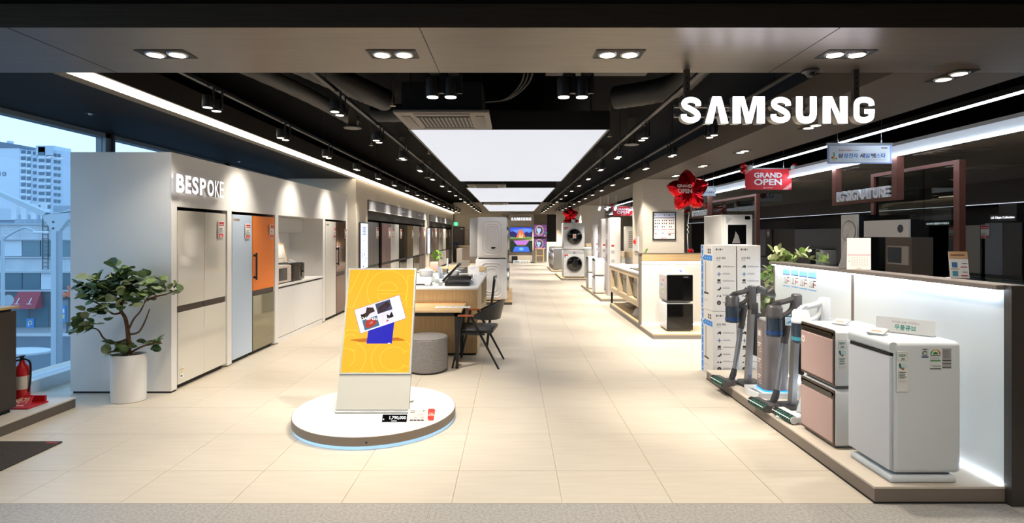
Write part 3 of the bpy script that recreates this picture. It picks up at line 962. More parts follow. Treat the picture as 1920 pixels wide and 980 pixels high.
for px, py, lab in ((707, 442, 'white price tag on the graphite refrigerator of the long recess'), (730, 442, 'white price tag on the brushed brown refrigerator'), (736.5, 442, 'white price tag at the edge of the white glass refrigerator'),
                    (751.5, 443, 'white price tag on the dark mirror refrigerator'), (773.5, 443, 'white price tag on the gold and white refrigerator'), (785.5, 443, 'white price tag on the white and dark refrigerator'),
                    (795.3, 443, 'white price tag on the taupe refrigerator of the long recess'), (810.5, 443, 'white price tag on the wide taupe refrigerator'), (817, 443, 'white price tag on the second taupe refrigerator'),
                    (826, 443, 'white price tag on the white glass refrigerator of the far recess'), (837.5, 443, 'white price tag on the gold mirror refrigerator of the far recess'), (842.5, 443, 'white price tag on the last graphite refrigerator')):
    ltag(px, py, lab, X=XL - .028, w=.2 if px < 790 else .3)
# upright light-box signs on the piers
for i, (p0, p1, y0_, y1_) in enumerate(((671.5, 686.5, 12.0, 12.63), (799.3, 804.3, 21.5, 22.2))):
    t = thing('light_box_sign', ['tall lit white light box with blue print on the pier before the long recess', 'tall narrow lit light box on the pier between the two recesses'][i], 'sign', (XL, y0_, .82))
    wd = y1_ - y0_
    B('frame', dark_grey, t, (0, .045, 0, wd, 0, 1.06), r=.004, seg=1)
    b = MB().frame((.046, 0.02, .02), (0, 1, 0), (0, 0, 1))
    b.rect(0, wd - .04, 0, 1.02, 0, 0)
    rr = random.Random(3 + i)
    for q in range(7):
        b.rect(.2 * wd + .06 * wd * (q % 3), .7 * wd - .05 * (q % 2), .93 - q * .028, .945 - q * .028, .001, 1)
    b.rect(.3 * wd, .55 * wd, .62, .632, .001, 1)
    for q in range(16):
        x = rr.uniform(.03, wd - .16); z = rr.uniform(.02, .42); s = rr.uniform(.015, .05)
        b.poly([(x, z), (x + s * 1.6, z - s * .4), (x + s * 2, z + s * .5), (x + s * .6, z + s * .7)], .001, 2 + q % 2)
    b.build('lit_print', [glow((226, 234, 255), 1.05), glow((70, 96, 190), .6), glow((60, 92, 170), .6), glow((130, 160, 220), .8)], t)

# ================================================================ POTTED TREE
pot_x, pot_y = -3.70, 5.20
tr = thing('potted_tree', 'round leaved green tree in a white oval pot beside the white cabinet wall', 'plant', (pot_x, pot_y, 0), 12)
b = MB(); b.lathe([(.138, 0), (.146, .008), (.150, .08), (.151, .446), (.149, .452), (.141, .452), (.138, .42)] , n=40, sy=.78)
b.build('pot', mat('pot_white', (246, 245, 243), .5), tr)
b = MB(); b.lathe([(.139, .415), (.139, .425)], n=30, sy=.78); b.build('soil', mat('soil', (60, 50, 42), .9, bump=.5, nscale=60), tr)
rs = random.Random(5)
for k in range(16):
    a = rs.uniform(0, 2 * PI); rad = rs.uniform(.03, .12)
    b = MB(); s = rs.uniform(.018, .036); b.ball((0, 0, 0), s * 1.3, s, s * .7, n=10)
    o = b.build('pebble', mat('pebble%d' % (k % 3), ((118, 112, 106), (140, 134, 126), (92, 88, 84))[k % 3], .6), tr); o.location = (rad * math.cos(a), rad * .75 * math.sin(a), .43); o.rotation_euler = (0, 0, rs.uniform(0, 3))
bark = mat('bark', (112, 78, 52), .8, c2=(82, 54, 36), scale=(20, 20, 6), nscale=3, bump=.4)
tw = MB()
trunk = curve([(0, 0, .40), (.0, .0, .55), (-.005, -.01, .68), (-.03, 0, .80), (-.07, .0, .88), (-.05, .02, .97)], 4)
tw.tube(trunk, [.024 - .012 * i / len(trunk) for i in range(len(trunk))], 8)
brs = [[(-.005, -.01, .66), (.04, 0, .78), (.10, .0, .86), (.15, .02, .98), (.24, .0, 1.05)], [(.0, -.01, .60), (-.10, -.02, .57), (-.2, -.02, .61), (-.27, 0, .70), (-.40, 0, .72)],
       [(-.05, .0, .86), (-.13, .0, .84), (-.21, -.02, .92), (-.32, 0, .98), (-.44, .02, 1.05)], [(-.05, .02, .95), (-.03, 0, 1.05), (.02, .0, 1.15), (.03, 0, 1.25)],
       [(.01, 0, .64), (.09, -.01, .66), (.14, 0, .76), (.18, 0, .88)], [(-.06, .0, .92), (-.14, .02, 1.02), (-.25, .0, 1.12), (-.36, .0, 1.18)],
       [(.14, .02, .96), (.24, .0, 1.0), (.33, -.02, 1.02), (.42, 0, 1.06)], [(.01, 0, .46), (.12, -.02, .52), (.22, -.02, .55), (.29, 0, .54)], [(-.05, .02, .96), (-.12, 0, 1.10), (-.15, 0, 1.24)], [(-.03, -.01, .56), (-.10, -.04, .50), (-.16, -.05, .48)]]
for q in brs:
    c_ = curve(q, 4); tw.tube(c_, [.011 - .007 * i / len(c_) for i in range(len(c_))], 6)
tw.build('trunk', bark, tr)
leaf_ms = []
for i, (c1, c2_) in enumerate((((112, 138, 86), (90, 118, 72)), ((168, 182, 142), (142, 160, 118)), ((74, 100, 70), (58, 84, 60)), ((142, 164, 98), (116, 142, 80)))):
    b = MB()
    pts = []
    for j in range(10):
        t_ = 2 * PI * j / 10
        pts.append(Vector((math.cos(t_) * .5, .52 + math.sin(t_) * .5, 0)))
    c0 = Vector((0, .5, -.04))
    for j in range(10):
        p_ = pts[j].copy(); q_ = pts[(j + 1) % 10].copy()
        p_.z = abs(p_.x) * .25 - (p_.y - .5) ** 2 * .25; q_.z = abs(q_.x) * .25 - (q_.y - .5) ** 2 * .25
        b.face([c0, p_, q_])
    b.face([(-.02, -.25, 0), (.02, -.25, 0), (.02, .06, -.02), (-.02, .06, -.02)])
    bmesh.ops.remove_doubles(b.bm, verts=b.bm.verts, dist=1e-5)
    me = b.mesh('leaf', 60)
    me.materials.append(mat('leaf_green_%d' % i, c1, .5, c2=c2_, nscale=2))
    leaf_ms.append(me)
def add_leaf(parent, p, s, rnd, up=.4, which=None):
    o = link('leaf', leaf_ms[rnd.choice((0, 0, 1, 2, 3)) if which is None else which], parent)
    o.location = p
    o.scale = (s, s, s)
    o.rotation_euler = (rnd.uniform(-.5, 1.3), rnd.uniform(-.7, .7), rnd.uniform(0, 2 * PI))
    return o
rl = random.Random(11)
# clusters (centre x, y, z, radius x, y, z, count) following the crown seen in the photo
for (cx, cy, cz, rx, ry, rz_, n_) in ((-.06, 0, 1.12, .26, .14, .14, 74), (-.30, 0, 1.08, .18, .12, .13, 46), (.17, 0, 1.10, .17, .12, .13, 42), (-.12, 0, .98, .26, .12, .08, 34),
                                    (-.38, .0, .72, .13, .08, .07, 15), (-.25, 0, .86, .16, .08, .07, 13), (-.11, -.03, .50, .16, .07, .07, 16), (.22, 0, .55, .10, .06, .06, 10), (.38, .0, 1.05, .08, .06, .05, 7),
                                    (.10, 0, .98, .14, .10, .08, 12), (-.05, 0, 1.27, .12, .1, .04, 9)):
    for k in range(n_):
        while True:
            a, b_, c_ = rl.uniform(-1, 1), rl.uniform(-1, 1), rl.uniform(-1, 1)
            if a * a + b_ * b_ + c_ * c_ < 1: break
        add_leaf(tr, (cx + a * rx, cy + b_ * ry, cz + c_ * rz_), rl.uniform(.066, .108), rl)

# ================================================================ FAR LEFT COUNTER, PLINTH, EXTINGUISHER, MAT
o = MB(); o.rbox(-4.84, -4.05, 2.6, 5.0, 0, .08, .002, 1); o.rbox(-4.845, -4.045, 2.595, 5.005, .08, .095, .002, 1, m=1)
tag(o.build('plinth', [mat('plinth_grey', (92, 84, 78), .5), mat('plinth_top', (206, 200, 190), .5)]), 'low grey plinth under the dark counter by the window', 'plinth')
t = thing('counter', 'dark brown counter with a pale wood top by the window', 'counter', (-4.22, 4.6, .095))
dk = mat('dark_brown_panel', (54, 46, 40), .5)
B('body', dk, t, (-.55, -.01, -1.8, -.005, .04, .86))
B('toe_kick', black, t, (-.53, -.04, -1.78, -.03, 0, .04))
B('shadow_gap', black, t, (-.54, -.03, -1.79, -.03, .86, .88))
B('top', oak, t, (-.57, .005, -1.82, .01, .88, .90), r=.003, seg=1)
t = thing('fire_extinguisher', 'red fire extinguisher on a red floor stand behind the dark counter', 'extinguisher', (-4.33, 4.76, .095), 0)
red_m = mat('extinguisher_red', (190, 30, 36), .3)
b = MB(); b.lathe([(.04, .05), (.055, .055), (.058, .07), (.058, .30), (.05, .34), (.025, .37), (.018, .40)], n=24); b.build('cylinder', red_m, t)
b = MB(); b.lathe([(.0586, .15), (.0590, .155), (.0590, .26), (.0586, .265)], n=24); b.build('paper_label', flat((214, 208, 198)), t)
b = MB(); b.box(-.012, .012, -.06, .02, .40, .415); b.box(-.012, .012, -.07, .02, .43, .44); b.cyl((0, 0, .39), (0, 0, .43), .014, n=10); b.build('handle', black_metal, t)
b = MB(); b.tube(curve([(.015, 0, .41), (.07, .0, .38), (.075, 0, .25), (.06, 0, .12)], 6), .008, 6); b.build('hose', black_metal, t)
b = MB(); b.rbox(-.10, .16, -.12, .09, 0, .015, .004, 1); b.box(-.09, .15, .06, .08, .015, .07)
b.frame((-.10, -.122, .012), (1, 0, 0), (0, .62, .55)); b.prism([(0, 0), (.26, 0), (.225, .13), (.035, .13)], -.01, 0)
b.build('stand', red_m, t)
b = MB().frame((-.10, -.122, .012), (1, 0, 0), (0, .62, .55)); b.text('소화기', .13, .045, .06, .001, 0, bold=.02); b.rect(.05, .21, .02, .03, .001, 0)
b.build('lettering', flat((232, 200, 150)), t)
o = MB(); o.rbox(-4.035, -3.46, 2.35, 4.15, 0.0005, .012, .004, 1); o.box(-3.56, -3.48, 4.11, 4.13, .012, .0125, 1)
tag(o.build('floor_mat', [mat('mat_grey', (74, 68, 64), .95, c2=(52, 48, 45), nscale=120, bump=.6), flat((180, 40, 36))]), 'dark grey entrance mat with a small red tag', 'mat')
# ================================================================ ROUND PODIUM AND PORTRAIT TELEVISION
pd = thing('display_podium', 'round white topped podium with a glowing blue base ring', 'podium', (-1.18, 4.68, 0))
RP = .684
b = MB(); b.lathe([(RP - .004, .096), (RP - .006, .100), (.01, .1005)], n=96); b.build('top', mat('podium_white', (240, 239, 236), .4), pd)
b = MB(); b.lathe([(RP - .06, .030), (RP, .030), (RP, .096), (RP - .004, .0962)], n=96); b.build('rim_band', mat('podium_taupe', (128, 116, 104), .45), pd)
b = MB(); b.lathe([(RP - .012, .001), (RP - .012, .030)], n=96); b.build('light_ring', mat('ring_blue', (168, 205, 235), .5, emit=.62, ecol=(160, 204, 240)), pd)
b = MB(); b.frame((.10, -RP - .0006, .06), (1, 0, 0), (0, 0, 1)); b.disc(0, 0, .008, .001, 0); b.build('screw_hole', black, pd)

T0 = Vector((-1.175, 4.52, .1015))
lean = math.atan2(4.89 - 4.52, 1.295 - .1)
tv = thing('portrait_television', 'silver framed portrait television leaning back on the round podium, orange picture', 'television', T0)
tv.rotation_euler = (0, 0, 0)
uu = Vector((1, 0, 0)); vv = Vector((0, math.sin(lean), math.cos(lean)))
TH = 1.195 / math.cos(lean); TW = .615
silver = mat('silver_frame', (206, 208, 206), .35, metal=.2)
def tvb():
    return MB().frame((-TW / 2, 0, 0), uu, vv)
zs = .255 * TH                                             # bottom of the screen part
b = tvb(); b.prism([(0, .03), (TW, .03), (TW, zs - .004), (0, zs - .004)], -.035, -.004); b.build('stand_panel', mat('stand_warm', (208, 206, 196), .45), tv)
b = tvb(); b.prism([(.0, zs - .03), (TW, zs - .03), (TW, zs), (0, zs)], -.035, -.012); b.build('hinge_groove', mat('groove_grey', (150, 152, 150), .5), tv)
b = MB(); b.rbox(-TW / 2 - .005, TW / 2 + .005, -.005, .09, 0, .022, .004, 1); b.box(-TW / 2 + .02, TW / 2 - .02, .30, .33, 0, .012)
b.box(-TW / 2 + .04, -TW / 2 + .07, .08, .31, 0, .012); b.box(TW / 2 - .07, TW / 2 - .04, .08, .31, 0, .012); b.build('foot', silver, tv)
b = MB(); b.tube([(-.2, .32, .01), (-.2, .19, .55)], .012, 6); b.tube([(.2, .32, .01), (.2, .19, .55)], .012, 6); b.build('rear_strut', silver, tv)
b = tvb(); fw = .014
for q in ((0, TW, zs, zs + fw), (0, TW, TH - fw, TH), (0, fw, zs + fw, TH - fw), (TW - fw, TW, zs + fw, TH - fw)):
    b.prism([(q[0], q[2]), (q[1], q[2]), (q[1], q[3]), (q[0], q[3])], -.035, .004)
b.prism([(fw, zs + fw), (TW - fw, zs + fw), (TW - fw, TH - fw), (fw, TH - fw)], -.035, -.006)
b.build('bezel', silver, tv)
# picture on the screen, drawn in a 0..1 x 0..1.72 frame
b = tvb(); b.frame(Vector((-TW / 2 + fw, 0, 0)) + vv * (zs + fw), uu, vv)
SW = TW - 2 * fw; SH = TH - zs - 2 * fw
scr = [glow((252, 176, 44), .92), glow((250, 200, 60), .95), glow((36, 32, 190), .75), glow((196, 112, 20), .85), glow((244, 244, 250), 1.0), glow((70, 44, 40), .5), glow((84, 84, 120), .6), glow((196, 56, 40), .7), glow((228, 216, 226), .9), glow((30, 28, 36), .3), glow((70, 120, 150), .7)]
b.rect(0, SW, 0, SH, .001, 0)
def X_(f): return f * SW
def Y_(f): return f * SH
# outlined letters, clipped inside the screen
def arc(cx, cy, rx, ry, t0, t1, n=26):
    return [(X_(cx) + rx * SW * math.cos(R(t0 + (t1 - t0) * i / n)), Y_(cy) + ry * SW * math.sin(R(t0 + (t1 - t0) * i / n))) for i in range(n + 1)]
def ol(pts):
    pts = [(min(max(x, .003), SW - .003), min(max(y_, .003), SH - .003)) for x, y_ in pts]
    b.stroke(pts, .0055, .002, .002, 1)
ol([(0, Y_(.76)), (X_(.02), Y_(.76)), (X_(.165), Y_(.99))]); ol([(X_(.02), Y_(.622)), (X_(.09), Y_(.622)), (X_(.30), Y_(.99))])
ol([(0, Y_(.66)), (X_(.02), Y_(.622))])
ol(arc(.60, .79, .31, .31, 10, 345)); ol(arc(.60, .79, .15, .13, 0, 180)); ol([(X_(.45), Y_(.79)), (X_(.75), Y_(.79))]); ol([(X_(.45), Y_(.755)), (X_(.91), Y_(.755)), (X_(.91), Y_(.82))])
ol(arc(.60, .755, .15, .12, 180, 310)); ol([(X_(.70), Y_(.70)), (X_(.83), Y_(.715))])
ol([(SW, Y_(.94)), (X_(.90), Y_(.94)), (X_(.90), Y_(.625)), (SW, Y_(.625))])
ol(arc(.10, .265, .27, .21, 60, 180)); ol(arc(.10, .30, .10, .09, 30, 190)); ol(arc(.06, .13, .29, .26, -75, 65)); ol(arc(.06, .14, .13, .13, -70, 80))
ol([(0, Y_(.235)), (X_(.2), Y_(.2))])
ol(arc(.76, .13, .33, .29, 40, 320)); ol(arc(.76, .13, .20, .17, 35, 325)); ol([(X_(.90), Y_(.185)), (SW, Y_(.21))]); ol([(X_(.90), Y_(.075)), (SW, Y_(.045))])
# blue easel shape, its shadows, tilted white screen with four photographs
b.poly([(X_(.08), Y_(.305)), (X_(.36), Y_(.325)), (X_(.36), Y_(.285)), (X_(.25), Y_(.285))], .0024, 3)
b.poly([(X_(.72), Y_(.325)), (X_(.80), Y_(.33)), (X_(.93), Y_(.300)), (X_(.72), Y_(.295))], .0024, 3)
b.poly([(X_(.345), Y_(.270)), (X_(.72), Y_(.270)), (X_(.75), Y_(.645)), (X_(.375), Y_(.645))], .0028, 2)
b.rect(X_(.66), X_(.70), Y_(.271), Y_(.277), .0032, 4)
ang = R(19); cx, cy = X_(.515), Y_(.555)
def tq(a, c):
    return (cx + a * math.cos(ang) - c * math.sin(ang), cy + a * math.sin(ang) + c * math.cos(ang))
hw, hh = .205, .108
b.poly([tq(-hw - .003, -hh - .003), tq(hw + .003, -hh - .003), tq(hw + .003, hh + .003), tq(-hw - .003, hh + .003)], .0032, 2)
b.poly([tq(-hw, -hh), tq(hw, -hh), tq(hw, hh), tq(-hw, hh)], .0036, 4)
pics = [(-.165, .005, 8), (-.165, -.097, 10), (-.02, .005, 6), (-.02, -.097, 8)]
for i, (a, c, m_) in enumerate(pics):
    q = [(a, c), (a + .135, c), (a + .135, c + .095), (a, c + .095)]
    b.poly([tq(*z) for z in q], .0040, m_)
def blob(i, pts, m_):
    a, c, _ = pics[i]
    b.poly([tq(a + x * .135, c + y_ * .095) for x, y_ in pts], .0044, m_)
blob(0, [(.05, .1), (.3, .0), (.6, .3), (.95, .35), (.9, .75), (.5, .95), (.35, .5), (.1, .45)], 5); blob(0, [(.0, .0), (.3, .0), (.2, .4), (.0, .5)], 9)
blob(1, [(.1, .2), (.5, .1), (.9, .35), (.8, .85), (.4, .95), (.15, .7)], 7); blob(1, [(.35, .45), (.6, .4), (.65, .6), (.4, .65)], 4)
blob(2, [(.05, .05), (.6, .1), (.95, .5), (.8, .9), (.4, .7), (.15, .6)], 5); blob(2, [(.0, .2), (.7, .2), (.8, .8), (.3, .9)], 6)
blob(3, [(.5, .3), (.95, .4), (.9, .9), (.7, .6), (.55, .8)], 9); blob(3, [(.4, .1), (.6, .2), (.5, .4)], 7)
b.text('Vertical Screen', X_(.545), Y_(.497), .028, .0052, 4, width=X_(.59), bold=.015)
b.build('screen', scr, tv)

# price display, card and red promo card standing on the podium
def tabletop_card(name, label, p0, p1, ytop, ybot, z, draw, mats, tilt=22, thick=.012, base=True, cat='price card'):
    Y = gy(ybot, z)
    xa = (p0 - 960) / FPX * Y; xb = (p1 - 960) / FPX * Y
    wd = xb - xa
    tl = R(tilt)
    # height so that its top edge lands on row ytop
    h = .02
    for _ in range(200):
        yy_ = Y + h * math.sin(tl); zz = z + h * math.cos(tl)
        if HZ + (EYE - zz) / yy_ * FPX <= ytop: break
        h += .002
    t = thing(name, label, cat, (xa, Y, z + .001))
    b = MB().frame((0, 0, 0), (1, 0, 0), (0, math.sin(tl), math.cos(tl)))
    b.prism([(0, 0), (wd, 0), (wd, h), (0, h)], -thick, 0); b.build('card', mats[0], t)
    b = MB().frame((0, 0, 0), (1, 0, 0), (0, math.sin(tl), math.cos(tl))); draw(b, wd, h); b.build('print', mats[1:], t)
    if base:
        b = MB(); b.box(.01, wd - .01, .02, .05 + h * math.sin(tl), 0, .008); b.build('base', mats[0], t)
    return t
def d_led(b, w_, h):
    b.text('1,790,000', w_ * .63, h * .30, h * .50, .001, 0, width=w_ * .68, bold=.02); b.rect(w_ * .38, w_ * .6, h * .10, h * .18, .001, 0); b.disc(w_ * .06, h * .35, h * .09, .001, 0)
tabletop_card('price_display', 'black digital price display reading 1,790,000 on the podium', 716, 762, 777, 791, .1005, d_led, [black_gloss, glow((255, 255, 255), 1.0)], tilt=30)
def d_card(b, w_, h):
    b.rect(w_ * .08, w_ * .94, h * .10, h * .93, .0006, 0)
    for k in range(4): b.rect(w_ * (.12 + .2 * k), w_ * (.29 + .2 * k), h * .12, h * .22, .001, 1)
    b.rect(w_ * .12, w_ * .4, h * .84, h * .88, .001, 1); b.rect(w_ * .12, w_ * .36, h * .73, h * .78, .001, 1); b.rect(w_ * .82, w_ * .9, h * .82, h * .9, .001, 1)
    b.text('1,790,000', w_ * .70, h * .53, h * .07, .001, 2, width=w_ * .34); b.rect(w_ * .35, w_ * .5, h * .35, h * .38, .001, 2); b.rect(w_ * .72, w_ * .88, h * .35, h * .38, .001, 2)
tabletop_card('price_card', 'white printed price card beside the digital display on the podium', 764, 798, 767, 792, .1005, d_card, [white_plastic, flat((232, 226, 220)), flat((62, 58, 74)), flat((206, 92, 86))], tilt=25)
def d_red(b, w_, h):
    b.poly([(w_ * .02, h * .03), (w_ * .85, h * .03), (w_ * .98, h * .9), (w_ * .82, h * .98), (w_ * .05, h * .98)], .0006, 0)
    b.text('GRAND', w_ * .48, h * .58, h * .09, .001, 1, width=w_ * .55); b.text('OPEN', w_ * .48, h * .40, h * .15, .001, 1, width=w_ * .8, bold=.02); b.poly([(w_ * .0, h * .03), (w_ * .25, h * .03), (w_ * .0, h * .25)], .001, 1)
tabletop_card('promo_card', 'small red GRAND OPEN card beside the podium price card', 801, 815, 766, 789, .1005, d_red, [white_plastic, flat((226, 62, 46)), flat((246, 240, 236))], tilt=25, base=False)

# ================================================================ KITCHEN ISLAND, DESK, POUF, CHAIRS
IX0, IX1, IY0, IY1, IZ = -2.0, -.46, 7.15, 9.86, .90
isl = thing('kitchen_island', 'kitchen island with oak front and white worktop behind the desk', 'island', (IX1, IY0, 0))
wI = IX0 - IX1
B('front_panel', oak_v, isl, (wI + .01, -.002, 0.0, .03, .03, IZ - .03))
B('side_panel', mat('oak_pale_v', (222, 200, 164), .5, c2=(212, 188, 150), scale=(60, 60, 1.5), nscale=2), isl, (-.03, -.002, .03, 1.0, .03, IZ - .03))
B('body', white, isl, (wI + .02, -.45, .03, IY1 - IY0 - .02, .05, IZ - .03))
B('shelf_divider', oak_pale, isl, (-.45, -.004, 1.0, 1.03, .03, IZ - .03), (-.45, -.004, 1.85, 1.88, .03, IZ - .03), (-.45, -.004, 2.66, 2.69, .03, IZ - .03), (-.45, -.004, 1.03, 2.66, .03, .06), (-.45, -.004, 1.03, 2.66, .45, .47))
B('toe_kick', black, isl, (wI + .03, -.02, .02, IY1 - IY0 - .04, 0, .03))
B('worktop', white_gloss, isl, (wI, .006, -.008, IY1 - IY0, IZ - .03, IZ), r=.004, seg=1)
for yy_ in (1.45, 2.25):
    b = MB(); b.rbox(-.40, -.03, yy_ - .3, yy_ + .3, .472, .80, .01); b.box(-.03, -.026, yy_ - .25, yy_ + .12, .52, .76, 1)
    o = b.build('built_in_oven', [dark_grey, black_gloss]); o.location = (IX1, IY0, 0)
    tag(o, 'small dark oven on the %s open shelf of the island' % ('near' if yy_ < 2 else 'far'), 'oven')
dx0, dx1, dy0, dy1, dz = -1.85, -.60, 6.42, 7.10, .70
dk = thing('desk', 'oak topped desk with black tapered metal legs in front of the island', 'desk', (dx1, dy0, 0))
B('desk_top', oak, dk, (dx0 - dx1, 0, 0, dy1 - dy0, dz - .028, dz), r=.003, seg=1)
B('edge_strip', mat('orange_edge', (186, 120, 64), .5), dk, (dx0 - dx1, 0, dy1 - dy0, dy1 - dy0 + .012, dz - .01, dz + .012))
B('frame', black_metal, dk, (dx0 - dx1 + .03, -.03, .03, .06, dz - .075, dz - .03), (-.06, -.03, .03, dy1 - dy0 - .03, dz - .075, dz - .03), (dx0 - dx1 + .03, dx0 - dx1 + .06, .03, dy1 - dy0 - .03, dz - .075, dz - .03), (dx0 - dx1 + .03, -.03, dy1 - dy0 - .06, dy1 - dy0 - .03, dz - .075, dz - .03))
for lx in (-.06, dx0 - dx1 + .06):
    for ly in (.05, dy1 - dy0 - .05):
        b = MB().frame((lx, ly - .02, 0), (1, 0, 0), (0, 0, 1))
        b.prism([(-.014, 0), (.014, 0), (.05 if lx > -.5 else .03, dz - .03), (-.03 if lx > -.5 else -.05, dz - .03)], -.04, 0); b.build('leg', black_metal, dk)
b = MB(); b.box(-.95, -.52, -.10, .06, 0, .003); b.frame((-.95, -.10, .003), (1, 0, 0), (0, 1, 0))
for k in range(5): b.rect(.02 + k * .08, .09 + k * .08, .03, .12, .0006, 1)
o = b.build('desk_sheet', [flat((232, 230, 224)), flat((186, 190, 196))]); o.location = (0, 6.72, dz + .0005); tag(o, 'flat white leaflet lying on the oak desk', 'leaflet')
pf = thing('pouf', 'round grey fabric pouf beside the oak desk', 'pouf', (-1.0, 6.36, 0))
fab = mat('grey_fabric', (142, 138, 136), .95, c2=(120, 116, 114), nscale=90, bump=.5)
b = MB(); b.lathe([(.21, .012), (.235, .03), (.24, .08), (.24, .385), (.232, .395)], n=40); b.build('side', fab, pf)
b = MB(); b.lathe([(.232, .394), (.238, .40), (.225, .412), (.01, .418)], n=40); b.build('seat_pad', fab, pf)
b = MB(); b.lathe([(.2, 0), (.2, .012)], n=30); b.build('base', black, pf)
def chair(loc, rz, label):
    """armchair, faces local -y"""
    t = thing('armchair', label, 'chair', loc, rz)
    lea = mat('black_leather', (22, 21, 21), .38, bump=.1, nscale=60)
    b = MB(); b.rbox(-.235, .235, -.23, .22, .415, .475, .028, 3); b.build('seat', lea, t)
    wrap = []
    b = MB()
    # curved backrest shell
    n = 14
    ins = []; 
    for i in range(n + 1):
        a = R(200 - 220 * i / n) if False else R(-18 + (216) * i / n)
        x = .265 * math.cos(a); y_ = .05 + .215 * math.sin(a)
        k = math.sin(max(0, min(1, (i / n))) * PI)
        zt = .645 + .155 * k; zb_ = .60 - .03 * k
        ins.append((x, y_, zb_, zt))
    def ring(off, back):
        return [[b.bm.verts.new((x * (1 + off), (y_ - .05) * (1 + off) + .05 + back * ((zt_ - .6) * .25), zz)) for (zz, zt_) in ((zb_, zb_), ((zb_ + zt) / 2, (zb_ + zt) / 2), (zt, zt))] for x, y_, zb_, zt in ins]
    I = ring(0, 1); O = ring(.10, 1)
    for i in range(n):
        for j in range(2):
            b.bm.faces.new((I[i][j], I[i + 1][j], I[i + 1][j + 1], I[i][j + 1])); b.bm.faces.new((O[i][j], O[i][j + 1], O[i + 1][j + 1], O[i + 1][j]))
        b.bm.faces.new((I[i][2], I[i + 1][2], O[i + 1][2], O[i][2])); b.bm.faces.new((I[i][0], O[i][0], O[i + 1][0], I[i + 1][0]))
    for e in (0, n):
        for j in range(2): b.bm.faces.new((I[e][j], I[e][j + 1], O[e][j + 1], O[e][j]))
    b.build('backrest', lea, t, 60)
    for s in (-1, 1):
        b = MB(); b.rbox(s * .275 - .022, s * .275 + .022, -.20, .0, .622, .644, .008); b.build('armrest', mat('red_wood', (150, 74, 36), .4), t)
        b = MB(); b.tube([(s * .27, -.15, .625), (s * .255, -.20, .30), (s * .27, -.27, 0)], [.017, .015, .011], 8); b.build('leg', black_metal, t)
        b = MB(); b.tube([(s * .27, -.05, .625), (s * .255, .10, .35), (s * .26, .29, 0)], [.017, .015, .011], 8); b.build('leg', black_metal, t)
        b = MB(); b.box(s * .25 - .012, s * .25 + .012, -.16, .12, .40, .42); b.build('seat_rail', black_metal, t)
    return t
chair((-.42, 6.70, 0), -96, 'black leather armchair with a wooden armrest at the end of the oak desk')
# tall slim stool-like stand leaning behind the chair: folding step stool
t = thing('folded_display_stand', 'black and steel folded stand leaning on the island side behind the armchair', 'stand', (-.40, 7.72, 0))
for s in (0, .16):
    b = MB(); b.tube([(.04, s, 0), (.15, s, 1.0)], .017, 8); b.build('upright', black_metal, t)
    b = MB(); b.tube([(.15, s, .97), (.165, s, 1.0), (.185, s, 1.0)], .018, 8); b.build('end_cap', steel, t)
b = MB(); b.box(.03, .06, 0, .16, .10, .12); b.box(.09, .11, 0, .16, .6, .62); b.build('rung', steel, t)

# ---- things on the island
def pot(loc, label, r, h):
    t = thing('cooking_pot', label, 'pot', loc)
    b = MB(); b.lathe([(r * .86, 0), (r * .93, .01), (r, h * .45), (r * 1.0, h * .72)], n=32); b.build('body', white_gloss, t)
    b = MB(); b.lathe([(r * 1.04, h * .72), (r * 1.05, h * .76), (r * .9, h * .86), (r * .4, h * .95), (r * .1, h * .97)], n=32); b.build('lid', white_gloss, t)
    b = MB(); b.ball((0, 0, h * 1.06), r * .13, n=12); b.cyl((0, 0, h * .95), (0, 0, h * 1.05), r * .06, n=10); b.build('lid_knob', white_gloss, t)
    for s in (-1, 1):
        b = MB(); b.tube(curve([(s * r * .95, -.03, h * .6), (s * r * 1.25, -.02, h * .62), (s * r * 1.25, .02, h * .62), (s * r * .95, .03, h * .6)], 4), .009, 8); b.build('handle', white_gloss, t)
    return t
def isl_at(px, py, z=IZ):
    Y = gy(py, z); return ((px - 960) / FPX * Y, Y, z + .001)
p = isl_at(799, 518); pot(p, 'large white enamel cooking pot on the island beside the low white box', .115, .135)
p = isl_at(860, 517); pt_ = pot((p[0], gy(524, IZ) + .12, IZ + .0615), 'small white cooking pot standing on the black hob', .075, .09)
# black grill with open lid (portable cooker)
t = thing('tabletop_grill', 'black open tabletop grill with a raised lid on the island', 'grill', isl_at(857, 536))
b = MB(); b.rbox(-.17, .17, 0, .34, 0, .055, .008); b.build('base', black_metal, t)
b = MB(); b.rbox(-.14, .14, .04, .30, .056, .058, .001, 1); b.build('plate', mat('grill_plate', (120, 118, 120), .25, metal=.5), t)
b = MB().frame((-.19, .34, .055), (0, -1, 0), (.70, 0, .71))
b.prism([(0, 0), (.34, 0), (.34, .31), (.30, .34), (.04, .34), (0, .31)], -.0, .028); b.build('lid', black_gloss, t)
b = MB(); b.cyl((-.19, .04, .05), (-.19, .30, .05), .016, n=10); b.build('hinge', steel, t)
t = thing('induction_hob', 'black glass portable hob behind the grill on the island', 'hob', (isl_at(860, 524)[0], isl_at(860, 524)[1] + .1, IZ + .001))
b = MB(); b.rbox(-.20, .20, -.15, .2, 0, .055, .006); b.build('body', black_metal, t)
b = MB(); b.rbox(-.19, .19, -.14, .19, .055, .06, .002, 1); b.build('glass_top', black_gloss, t)
b = MB().frame((-.19, -.14, .06), (1, 0, 0), (0, 1, 0)); b.ringseg(.19, .16, .10, .105, 0, 360, .001, 0, 24); b.build('hob_ring', steel, t)
